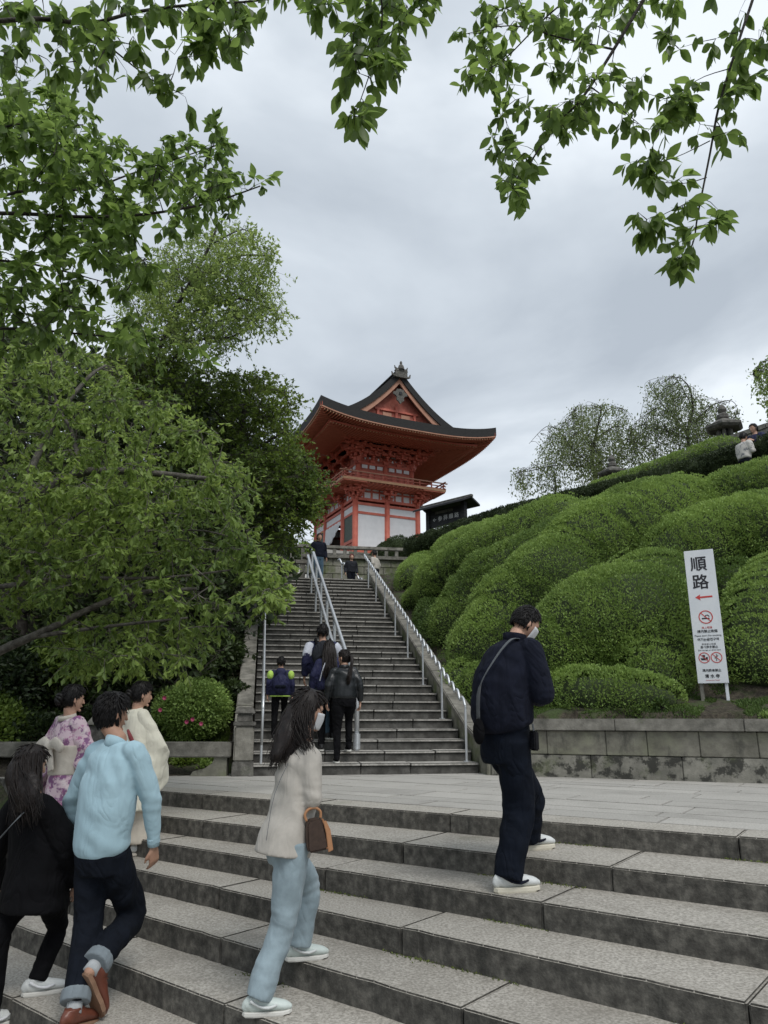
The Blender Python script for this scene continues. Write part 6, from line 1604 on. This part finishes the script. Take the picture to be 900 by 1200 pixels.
# white mask
def mask(J, w=.066):
    hd, B, s = J['head'], J['B'], J['s']; V_ = []; n, m = 12, 7
    for j in range(m + 1):
        for i in range(n + 1):
            a = R(-66 + 132 * i / n); z = .0 - .100 * j / m; rr = .0805 * (1 - .36 * (j / m) ** 1.6); fy = .1 + .010 * math.exp(-(a / .35) ** 2) * (1 - abs(j / m - .35))
            V_.append(hd + B @ (Vector((math.sin(a) * rr, math.cos(a) ** .8 * (fy - .012 * (j / m) ** 2), z)) * s))
    mb = MB(); mb.add(V_, [(j * (n + 1) + i, (j + 1) * (n + 1) + i, (j + 1) * (n + 1) + i + 1, j * (n + 1) + i + 1) for j in range(m) for i in range(n)])
    for q in (-1, 1): mb.tube([hd + B @ (Vector((q * .077, .022, -.01)) * s), hd + B @ (Vector((q * .085, -.01, .012)) * s)], .0015, 4)
    o = build(mb, 'face_mask', 'maskwhite', J['root'], smooth=True); md = o.modifiers.new('t', 'SOLIDIFY'); md.thickness = .003
mask(J)
# handbag hanging at her front, its own thing
c = PX(370, 979, 4.54); hb = empty('handbag', c, 'small dark brown handbag with tan trim hanging beside the beige blazer', 'bag')
Bb = frame(75); mb = MB(); prof_ = [(-.055, -.075), (.055, -.075), (.062, -.05), (.05, .06), (.035, .085), (-.035, .085), (-.05, .06), (-.062, -.05)]
def slab(prof_, th, c, Bm, x=0): 
    m_ = MB(); n = len(prof_); V_ = [c + Bm @ Vector((x + sx * th / 2, a * 1.0, b)) for sx in (-1, 1) for a, b in prof_]
    m_.add(V_, [tuple(range(n)), tuple(range(2 * n - 1, n - 1, -1))] + [(i, n + i, n + (i + 1) % n, (i + 1) % n) for i in range(n)]); return m_
Bt = Bb @ Matrix.Rotation(R(10), 3, 'X')
build(slab([(a * 1.02, b * 1.08) for a, b in prof_], .08, c, Bt), 'bag_body', 'bagbrown', hb, bevel=.012)
for sx in (-1, 1): 
    o = build(slab([(.050, -.095), (.080, -.088), (.080, .02), (.062, .075), (.045, .07), (.052, .01)], .008, c, Bt, sx * .045), 'trim', 'tan', hb, bevel=.003)
mb = MB(); mb.tube([c + Bt @ Vector(p) for p in ((0, -.04, .085), (0, -.045, .12), (0, -.02, .145), (0, .02, .145), (0, .045, .12), (0, .04, .085))], .008, 8, sub=4); build(mb, 'handle', 'tan', hb, smooth=True)

# ---- man in navy
J = person('man in dark navy jacket and trousers looking down on the upper front steps', 62, PX(592, 868, 5.30), PX(604, 752, 5.28), PX(616, 731, 5.34), 78, -34,
    [PX(636, 806, 5.62), PX(636, 812, 5.12)], [PX(628, 812, 5.7), PX(630, 818, 5.48)], [PX(619, 930, 5.66), PX(608, 948, 5.30)], [atz(619, 996, -.15), atz(596, 1046, -.3)], (70, 72), vox=.009, shw=.16,
    hair=dict(mat='hair', n=480, ln=.032), hand_dir=[Vector((.3, .2, .3)), Vector((.0, .6, .2))], curl=1.1,
    bottom=dict(mat='navytrouser', r=(.118, .108, .094), hip=.185, dep=.165, fold=.010, len=1.02),
    topg=dict(mat='navy', rings=[(.13, .17, .165, 0), (.19, .205, .205, -.01), (.36, .22, .215, -.035), (.55, .215, .20, -.05), (.78, .205, .165, -.03), (.93, .165, .11, 0), (1.0, .08, .07, 0)], arm=(.088, .082, .06), fold=.013, slen=.96, collar=(.074, .062, 0), bulge=az(62) * -.05),
    shoes=dict(mat='shoewhite', sole='creamsole', k=1.1, chunky=1.35, accent='navy'))
mask(J)
rt = J['root']; bt = PX(592, 846, 5.3)
c = PX(561, 857, 5.12); pb = empty('waist_pouch', c, 'black pouch on a grey cross-body strap worn by the man in navy', 'bag')
mb = MB(); mb.ell(c, .05, .035, .085, frame(62), 12, 8); build(mb, 'pouch', 'blackcloth', pb, smooth=True)
mb = MB(); mb.tube([c + Vector((0, 0, .07)), PX(562, 806, 5.02), PX(580, 772, 5.03), PX(598, 750, 5.10), PX(609, 749, 5.22)], [.004] * 5, 6, u=Vector((0, 0, 1)), rv=[.014] * 5, sub=5)
build(mb, 'strap', 'strap', pb, smooth=True)
c = PX(626, 868, 5.14); dv = empty('camera_pouch', c, 'small flat black case hanging at the hip of the man in navy', 'case')
mb = MB(); mb.box(c, (.075, .035, .125), frame(70)); build(mb, 'case', 'phone', dv, bevel=.008); mb = MB(); mb.tube([c + Vector((0, 0, .06)), PX(624, 848, 5.14)], .006, 6); build(mb, 'loop', 'strap', dv)

# ---- man in light blue sweatshirt
J = person('man in light blue sweatshirt and dark cuffed jeans climbing at lower left', 32, PX(120, 996, 5.02), PX(138, 868, 5.00), PX(132, 836, 5.03), 48, -4,
    [PX(84, 938, 5.22), PX(178, 938, 4.98)], [PX(92, 985, 5.35), PX(180, 992, 5.05)], [PX(104, 1076, 5.02), PX(155, 1072, 5.22)], [atz(84, 1207, -.9), PX(104, 1158, 4.80)], (20, 30), vox=.009, skin='skin_d', shw=.175,
    hair=dict(mat='hair', n=560, ln=.06, puff=1.14, zmin=-.5), curl=.6, fpitch=(-8, -62),
    bottom=dict(mat='darkdenim', r=(.110, .088, .074), hip=.178, dep=.14, fold=.011, len=.90, cuff='cuff'),
    topg=dict(name='sweatshirt', mat='skyblue', rings=[(.0, .17, .135, 0), (.06, .195, .155, -.01), (.3, .205, .155, -.015), (.55, .208, .148, -.02), (.78, .20, .125, -.01), (.93, .15, .09, 0), (1.0, .075, .065, 0)], arm=(.072, .060, .041), fold=.012, ff=7, slen=.93, collar=(.066, .018, 0)),
    shoes=dict(mat='shoebrown', sole='solebrown', collar=.0, k=1.02))
for i in (0, 1):
    mb = MB(); a = J['kn'][i].lerp(J['an'][i], .86); b = J['an'][i] + (J['an'][i] - a) * .12; mb.tube([a, b], [.043, .043], 12); build(mb, 'sock', 'sock', J['root'], smooth=True)
w = J['wr'][1]; e_ = J['el'][1]; mb = MB(); d = (w - e_).normalized(); mb.tube([w - d * .055, w - d * .005], [.039, .036], 14); build(mb, 'sleeve_cuff', 'skyblue', J['root'], smooth=True)
pc = J['pel']; fr = J['fwd']; mb = MB(); mb.box(pc - fr * .128 - J['right'] * .03 + UP * .06, (.10, .02, .025), frame(32)); build(mb, 'belt_patch', 'tan', J['root'], bevel=.004)

# ---- woman in black
J = person('woman with long dark hair in black coat and white sneakers at the lower left corner', 35, PX(46, 1028, 5.25), PX(38, 932, 5.22), PX(36, 897, 5.25), 40, -8,
    [PX(-8, 1000, 5.35), PX(80, 992, 5.15)], [PX(-5, 1040, 5.5), PX(88, 1036, 5.3)], [PX(2, 1090, 5.15), PX(68, 1085, 5.42)], [atz(-14, 1206, -1.05), atz(42, 1166, -.9)], (40, 62), vox=.011, shw=.15,
    hair=dict(mat='hair_brown', kind='long', n=60, ln=.07, puff=1.12), curl=.7,
    bottom=dict(mat='blackcloth', r=(.095, .066, .058), hip=.165, dep=.125, len=1.02),
    topg=dict(name='coat', mat='blackcloth', rings=[(-.34, .25, .21, -.02), (-.1, .235, .19, -.02), (.2, .215, .165, -.01), (.5, .205, .15, 0), (.78, .19, .13, 0), (.93, .15, .09, 0), (1.0, .07, .06, 0)], arm=(.085, .085, .072), fold=.012, slen=.95, collar=(.065, .03, 0)),
    shoes=dict(mat='shoewhite', sole='rubber', k=.92, accent='maskwhite'))
hd, B = J['head'], J['B']; tipb = PX(30, 950, 5.03)
hair_mass(J, [hd + B @ Vector((0, -.02, .03)), hd + B @ Vector((0, -.06, -.06)), PX(32, 928, 5.08), PX(30, 946, 5.04)], [.085, .10, .115, .10], [.09, .085, .06, .035])
def tailb(rg, a, nrm):
    side = (a - hd).dot(J['right']); return tipb + J['right'] * (side * 1.9 + rg.gauss(0, .03)) + Vector((0, rg.gauss(0, .02), rg.gauss(0, .045)))
strands('long_hair', 'hair_brown', J['hairobj'], 650, scalp, tailb, r=.0038, seg=6, out=.05, ctl=lambda a, n: Vector((0, -.05, -.06)), seed=8)
sb = empty('shoulder_bag', PX(-6, 985, 4.98), 'grey strap of a small bag across the black coat at the left edge', 'bag')
mb = MB(); mb.tube([PX(-30, 1012, 5.0), PX(-2, 984, 4.97), PX(18, 962, 4.98), PX(40, 940, 5.06)], [.003] * 4, 6, u=UP, rv=[.012] * 4, sub=4); build(mb, 'strap', 'strap', sb, smooth=True)
mb = MB(); mb.ell(PX(-42, 1026, 5.05), .10, .045, .07, frame(35), 12, 8); build(mb, 'pouch', 'bagbrown', sb, smooth=True)

# ---- two women in kimono
def kimono(label, heading, head, neck, pel, feet, el, wr, mat, face, s, obi=True, haori=None, drop=.30, basez=None):
    kn = [pel.lerp(feet[i], .5) + az(heading) * .05 for i in (0, 1)]
    J = person(label, heading, pel, neck, head, face, -5, el, wr, kn, feet, (heading, heading), vox=.011, s=s, hair=dict(mat='hair', kind='long', n=160, ln=.05, puff=1.1), shw=.14, curl=.5, topg=None, bottom=None)
    right, fwd, off = J['right'], J['fwd'], J['off']; g = (feet[0] + feet[1]) / 2
    mb = MB(); L_ = (neck - pel).length; zf = (g.z - pel.z) / L_
    # robe column from neck to ankles
    mb.tube([g + UP * .10, g + UP * .30, pel - UP * .1, pel + UP * .12, pel.lerp(neck, .6), pel.lerp(neck, .85), neck], [.19 * s, .19 * s, .185 * s, .155 * s, .18 * s, .17 * s, .06 * s], 20, u=right, rv=[.15 * s, .14 * s, .14 * s, .125 * s, .13 * s, .10 * s, .055 * s], sub=3)
    me = remesh(mb, .012, 4, off); displace(me, fold_fn(.010, 6, .35, 2)); finish(me, 'kimono_robe', mat, J['root'], True)
    smat = haori or mat
    for i in (0, 1):
        sh = J['sh'][i]; mb = MB(); w = wr[i] + (wr[i] - el[i]) * .05
        dn = -UP
        mb.tube([sh - UP * .01, sh.lerp(el[i], .5) - UP * .03, el[i] - UP * .07, w - UP * .10], [.07 * s, .11 * s, .16 * s, .19 * s], 14, u=UP, rv=[.075 * s, .07 * s, .055 * s, .04 * s], sub=3, dome=True)
        me = remesh(mb, .011, 4, off); displace(me, fold_fn(.012, 7, .4, i)); finish(me, 'sleeve', smat, J['root'], True)
    if haori:
        mb = MB(); lo = pel - UP * .28 * s
        mb.tube([lo, pel, pel.lerp(neck, .45), pel.lerp(neck, .82), pel.lerp(neck, .95), neck + UP * .005], [.235 * s, .22 * s, .21 * s, .195 * s, .15 * s, .08 * s], 20, u=right, rv=[.19 * s, .175 * s, .165 * s, .13 * s, .10 * s, .075 * s], sub=3)
        me = remesh(mb, .012, 4, off); displace(me, fold_fn(.011, 6, .5, 7)); finish(me, 'haori_coat', haori, J['root'], True)
    cb = MB(); cb.tube([neck - UP * .03 - fwd * .02, neck + UP * .012 - fwd * .03], [.085 * s, .078 * s], 16, cap=False); o = build(cb, 'collar', haori or 'obi', J['root'], smooth=True); md = o.modifiers.new('t', 'SOLIDIFY'); md.thickness = .012
    if obi:
        mb = MB(); o0 = pel + UP * .10; mb.tube([o0, o0 + UP * .13, o0 + UP * .25], [.165 * s, .165 * s, .17 * s], 20, u=right, rv=[.14 * s, .14 * s, .14 * s]); me = remesh(mb, .01, 2, off); displace(me, fold_fn(.005, 10, 3, 1)); finish(me, 'obi', obi, J['root'], True)
        kc = o0 + UP * .24 - fwd * .17; Bk = frame(heading); mb = MB()
        for q in (-1, 1):
            mb.tube([kc, kc + right * q * .09 + UP * .035, kc + right * q * .20 - UP * .01], [.03, .055, .045], 10, u=UP, rv=[.025, .03, .02], dome=True, sub=2)
            mb.tube([kc, kc + right * q * .04 - UP * .10, kc + right * q * .07 - UP * .20], [.03, .045, .05], 8, u=right, rv=[.02, .018, .012], sub=2)
        mb.ell(kc, .045, .045, .05, Bk, 10, 8); me = remesh(mb, .008, 3, off); finish(me, 'obi_bow', obi, J['root'], True)
    # bun and hair ornament
    hd, B = J['head'], J['B']; mb = MB(); bc = hd + B @ Vector((0, -.11, -.015)) * s
    for k in range(14):
        a = k * .9; mb.tube([bc + B @ Vector((math.cos(a) * .03, .02, math.sin(a) * .03)), bc + B @ Vector((math.cos(a + 1) * .045, -.02, math.sin(a + 1) * .045)), bc + B @ Vector((math.cos(a + 2) * .02, -.045, math.sin(a + 2) * .02))], [.016, .018, .008], 6, sub=3)
    build(mb, 'hair_bun', 'hair', J['hairobj'], smooth=True)
    return J
Y = 6.95
Jk = kimono('woman in lilac floral kimono with cream obi bow at the left', 38, PX(86, 819, Y), PX(82, 839, Y), PX(74, 922, Y - .05), [Vector((PX(70, 930, Y).x, Y, -.6)), Vector((PX(82, 930, Y).x, Y + .1, -.6))],
    [PX(50, 895, Y + .1), PX(104, 890, Y - .1)], [PX(60, 915, Y + .3), PX(100, 915, Y + .15)], 'kimono', 55, .97, obi='obi')
mb = MB(); hd, B = Jk['head'], Jk['B']
for k in range(5): mb.ell(hd + B @ Vector((-.06, -.09 + .008 * k, .04 - .018 * k)), .012, .010, .013, B, 8, 6)
build(mb, 'hair_ornament', 'cream', Jk['hairobj'], smooth=True)
Y = 7.45
Jk = kimono('woman in white haori coat over pale kimono beside the low stone beam', 48, PX(166, 814, Y), PX(161, 832, Y), PX(158, 912, Y - .05), [atz(160, 1003, -.45) + Vector((0, .0, 0)), atz(150, 1000, -.45)],
    [PX(140, 885, Y + .2), PX(183, 880, Y - .1)], [PX(150, 905, Y + .35), PX(188, 906, Y + .0)], 'creamskirt', 62, .97, obi=None, haori='cream')
mb = MB(); hd, B = Jk['head'], Jk['B']
for k in range(4): mb.ell(hd + B @ Vector((-.03 + .02 * k, -.125, .02 - .012 * k)), .014, .010, .013, B, 8, 6)
build(mb, 'hair_ornament', 'obired', Jk['hairobj'], smooth=True)
mb = MB(); mb.tube([PX(150, 856, 7.2), PX(153, 864, 7.17), PX(158, 876, 7.2)], [.012, .02, .018], 10, dome=True, sub=2); build(mb, 'red_sash', 'obired', Jk['root'], smooth=True)
for i, f in enumerate((atz(160, 1003, -.45), atz(150, 1000, -.45))):
    Bz = frame(48); mb = MB(); mb.box(f + Bz @ Vector((0, .05, .015)), (.075, .23, .03), Bz); build(mb, 'sandal', 'obi', Jk['root'], bevel=.01)
    mb = MB(); mb.tube([f + Bz @ Vector((0, y, z)) for y, z in ((-.03, .07), (.02, .065), (.09, .05), (.13, .042))], [.034, .036, .036, .02], 10, dome=True, u=Bz @ Vector((1, 0, 0)), rv=[.04, .035, .022, .015]); build(mb, 'tabi_sock', 'shoewhite', Jk['root'], smooth=True)

# ---- smaller figures further off
def walker(label, base, H, heading, step=.15, top_=None, bot=None, hairk='short', hmat='hair', skin='skin', shoes='shoeblack', sole='rubber', face=None, hp=0, vox=.014, arms='down', group=None, shw=.165, stride=.22, lean=.04, lead=1, sit=False):
    k = H / 1.70; f = az(heading); r = Vector((f.y, -f.x, 0)); b = Vector(base)
    P = lambda x, y, z: b + (r * x + f * y) * k + UP * z * k
    pel = P(0, 0, .93); neck = P(0, lean, 1.42); head = P(0, lean + .03, 1.57)
    fb = [b - r * .10 * k - f * stride * .4 * k, b + r * .10 * k + f * stride * k + UP * step]
    kn = [P(-.10, .02, .49), P(.10, stride * .8 + .06, .52 + step / k * .9)]
    if lead == 0:
        fb = [b - r * .10 * k + f * stride * k + UP * step, b + r * .10 * k - f * stride * .4 * k]; kn = [P(-.10, stride * .8 + .06, .52 + step / k * .9), P(.10, .02, .49)]
    if sit:
        pass
    if arms == 'down': el = [P(-.25, -.03, 1.13), P(.25, -.03, 1.13)]; wr = [P(-.26, .06, .90), P(.26, .06, .90)]
    elif arms == 'front': el = [P(-.22, .06, 1.12), P(.22, .06, 1.12)]; wr = [P(-.08, .26, 1.2), P(.08, .26, 1.2)]
    elif arms == 'rail': el = [P(-.25, -.03, 1.13), P(.30, .06, 1.16)]; wr = [P(-.26, .06, .90), P(.34, .25, 1.05)]
    J = person(label, heading, pel, neck, head, face if face is not None else heading, hp, el, wr, kn, fb, (heading, heading), s=k, vox=vox, skin=skin, hair=dict(mat=hmat, kind=hairk, n=110, ln=.05), shw=shw / 1., curl=.6,
        topg=top_, bottom=bot, shoes=dict(mat=shoes, sole=sole), eyes=False, group=group, base=b)
    J['P'] = P; return J
JR = [(.0, .17, .13, 0), (.1, .20, .15, 0), (.35, .20, .15, 0), (.6, .205, .145, 0), (.8, .20, .13, 0), (.93, .15, .09, 0), (1.0, .075, .06, 0)]
def onstair(px, py, k):
    s = S0 + (k - 1) * TR + .16; Yv = s * math.cos(AX)
    x = at(px, py, Yv).x; sx, ox = so(x, Yv); return st(s, ox, k * RI)
b = onstair(327, 850, 3)
J = walker('child in blue backpack jacket with lime shoulder patches on the left of the stairs', b, 1.24, -9, top_=dict(mat='packnavy', rings=[(-.1, .20, .155, 0)] + JR[1:], arm=(.075, .06, .05), collar=None), bot=dict(mat='blackcloth', r=(.09, .07, .06)), arms='down')
P = J['P']
for q in (-1, 1):
    mb = MB(); mb.ell(P(q * .215, -.01, 1.30), .055, .07, .075, frame(-9), 10, 8); build(mb, 'shoulder_patch', 'lime', J['root'], smooth=True)
mb = MB(); mb.tube([P(.0, -.09, 1.40), P(0, -.15, 1.36), P(0, -.17, 1.28)], [.10 * .73, .12 * .73, .06 * .73], 12, u=J['right'], rv=[.04, .05, .03], dome=True); build(mb, 'hood', 'packnavy', J['root'], smooth=True)
mb = MB(); mb.tube([P(0, 0, .86), P(0, 0, .885)], [.215 * .73, .215 * .73], 16, u=J['right'], rv=[.165 * .73, .165 * .73]); build(mb, 'hem_band', 'lime', J['root'], smooth=True)
bp = empty('small_backpack', P(0, -.17, 1.12), 'small navy backpack worn by the child on the stairs', 'backpack')
mb = MB(); mb.ell(P(0, -.19, 1.12), .115, .065, .15, frame(-9), 14, 10, fn=lambda q, p: Vector((p.x * (1 + .15 * (1 - abs(q.z))), p.y, p.z))); build(mb, 'pack', 'packnavy', bp, smooth=True)
mb = MB(); mb.tube([P(-.07, -.24, 1.06), P(.07, -.24, 1.06)], .035, 8, dome=True); build(mb, 'pocket', 'darkdenim', bp, smooth=True)

b = onstair(377, 860, 3)
J = walker('man with black backpack and white sleeve panels climbing beside the middle handrail', b, 1.76, -9, top_=dict(mat='packnavy', rings=JR, arm=(.085, .07, .05)), bot=dict(mat='jeanblue', r=(.11, .085, .07)), arms='rail', shw=.18, lead=0)
P = J['P']
for i in (0, 1):
    sh, el = J['sh'][i], J['el'][i]; mb = MB(); mb.tube([sh.lerp(el, .12), sh.lerp(el, .6)], [.092, .090], 14, dome=True); build(mb, 'sleeve_panel', 'jwhite', J['root'], smooth=True)
bp = empty('backpack', P(0, -.2, 1.2), 'black backpack worn by the man with white sleeve panels', 'backpack')
mb = MB(); mb.ell(P(0, -.22, 1.20), .155, .10, .235, frame(-9), 16, 12, fn=lambda q, p: Vector((p.x * (1 + .2 * (1 - abs(q.z))), p.y, p.z * (1.0)))); build(mb, 'pack', 'jgrey', bp, smooth=True)
mb = MB(); mb.ell(P(0, -.31, 1.10), .11, .05, .11, frame(-9), 12, 8); build(mb, 'pocket', 'blackcloth', bp, smooth=True)
for q in (-1, 1):
    mb = MB(); mb.tube([P(q * .10, -.14, 1.36), P(q * .11, 0, 1.46), P(q * .11, .12, 1.36), P(q * .13, .12, 1.15)], .022, 8, sub=3); build(mb, 'strap', 'blackcloth', bp, smooth=True)

b = onstair(385, 878, 2)
J = walker('woman with long brown hair in navy top in front of the backpack man', b, 1.62, -9, top_=dict(mat='packnavy', rings=[(-.05, .17, .13, 0)] + JR[1:], arm=(.068, .056, .045)), bot=dict(mat='blackcloth', r=(.09, .066, .055)), hmat='hair_brown', hairk='long', shw=.14)
hd, B, P = J['head'], J['B'], J['P']
strands('long_hair', 'hair_brown', J['hairobj'], 150, scalp, lambda rg, a, nrm: P((a - hd).dot(J['right']) * 1.2 + rg.gauss(0, .02), -.17 + rg.gauss(0, .01), 1.13 + rg.gauss(0, .04)), r=.011, out=.04, ctl=lambda a, n: Vector((0, -.03, -.05)), seed=3)
mb = MB(); mb.tube([P(-.15, -.12, 1.05), P(-.10, -.14, 1.25), P(-.02, -.06, 1.44)], [.008] * 3, 6, sub=3); build(mb, 'bag_strap', 'jwhite', J['root'])
rb = empty('red_bag', P(.12, .02, .78), 'small red bag held between the two women on the stairs', 'bag')
mb = MB(); mb.box(P(.16, .05, .72), (.05, .14, .26), frame(-9), taper=.85); build(mb, 'bag_body', 'redcloth', rb, bevel=.015); mb = MB(); mb.tube([P(.16, 0, .85), P(.17, .05, .93), P(.16, .1, .85)], .008, 6, sub=4); build(mb, 'handle', 'redcloth', rb)

b = onstair(404, 898, 1)
J = walker('woman in black leather jacket with ponytail on the lowest stairs beside the handrail post', b, 1.60, -9, top_=dict(mat='leather', rings=JR, arm=(.075, .062, .048), fold=.012, collar=(.066, .03, 0)), bot=dict(mat='blackcloth', r=(.108, .066, .05), hip=.175), hmat='hair_brown', hairk='long', shoes='blackcloth', vox=.011, shw=.15, stride=.15, face=-60)
hd, B, P = J['head'], J['B'], J['P']
strands('ponytail', 'hair_brown', J['hairobj'], 70, lambda rg: (hd + B @ Vector((rg.gauss(0, .012), -.10, .03)), B @ Vector((0, -1, .2))), lambda rg, a, nrm: P(.04 + rg.gauss(0, .018), -.16 + rg.gauss(0, .01), 1.20 + rg.gauss(0, .03)), r=.010, out=.08, ctl=lambda a, n: Vector((.01, -.02, .0)), seed=4)

# man standing at the head of the stairs
b = at(372, 690, 23.4); b.z = ZP
walker('man in dark jacket and jeans standing at the head of the stairs by the handrail', b, 1.70, 150, step=0, stride=.05, top_=dict(mat='navy', rings=JR, arm=(.085, .07, .055), collar=(.07, .04, 0)), bot=dict(mat='jeanblue', r=(.10, .08, .068)), skin='skin_d', vox=.016)
b = at(440, 690, 25); b.z = ZP
walker('person in beige coat behind the top of the right handrail', b, 1.5, -60, step=0, stride=.05, top_=dict(mat='blazer', rings=JR, arm=(.08, .065, .05)), bot=dict(mat='darkdenim', r=(.10, .08, .068)), vox=.018)
b = at(411, 700, 25.4); b.z = ZP - .0
walker('visitor with reddish hair and dark top in front of the terrace wall', b, 1.45, 160, step=0, stride=.05, top_=dict(mat='jgrey', rings=JR, arm=(.08, .065, .05)), bot=dict(mat='darkdenim', r=(.10, .08, .068)), hmat='obired', vox=.018)
# couple on the ridge and the man walking below them
def ridge_person(label, px, py, Yv, H, heading, top_, hmat='hair', hairk='short', arms='front', face=None, hp=0, skin='skin'):
    hpnt = at(px, py, Yv); b = Vector((hpnt.x, hpnt.y, hpnt.z - 1.57 * H / 1.7))
    return walker(label, b, H, heading, step=0, stride=.03, top_=top_, bot=dict(mat='darkdenim', r=(.10, .08, .068)), hmat=hmat, hairk=hairk, vox=.016, arms=arms, face=face, hp=hp, skin=skin)
ridge_person('woman in white floral top huddled against a dark-coated companion on the ridge', 869, 512, 17.2, 1.6, 70, dict(mat='whitefloral', rings=JR, arm=(.09, .075, .06)), hairk='long', hp=-15)
ridge_person('man in dark blue coat beside the woman in white floral top on the ridge', 885, 503, 17.6, 1.75, 240, dict(mat='packnavy', rings=JR, arm=(.09, .08, .06)), face=250, hp=-10)
ridge_person('third visitor in dark clothes at the right edge of the ridge', 912, 512, 17.4, 1.7, -20, dict(mat='darkdenim', rings=JR, arm=(.09, .08, .06)))
ridge_person('man with only head and dark shoulders showing above the hedge by the weeping cherries', 763, 550, 21.5, 1.7, -70, dict(mat='jgrey', rings=JR, arm=(.085, .07, .055)), skin='skin_d', face=-50)
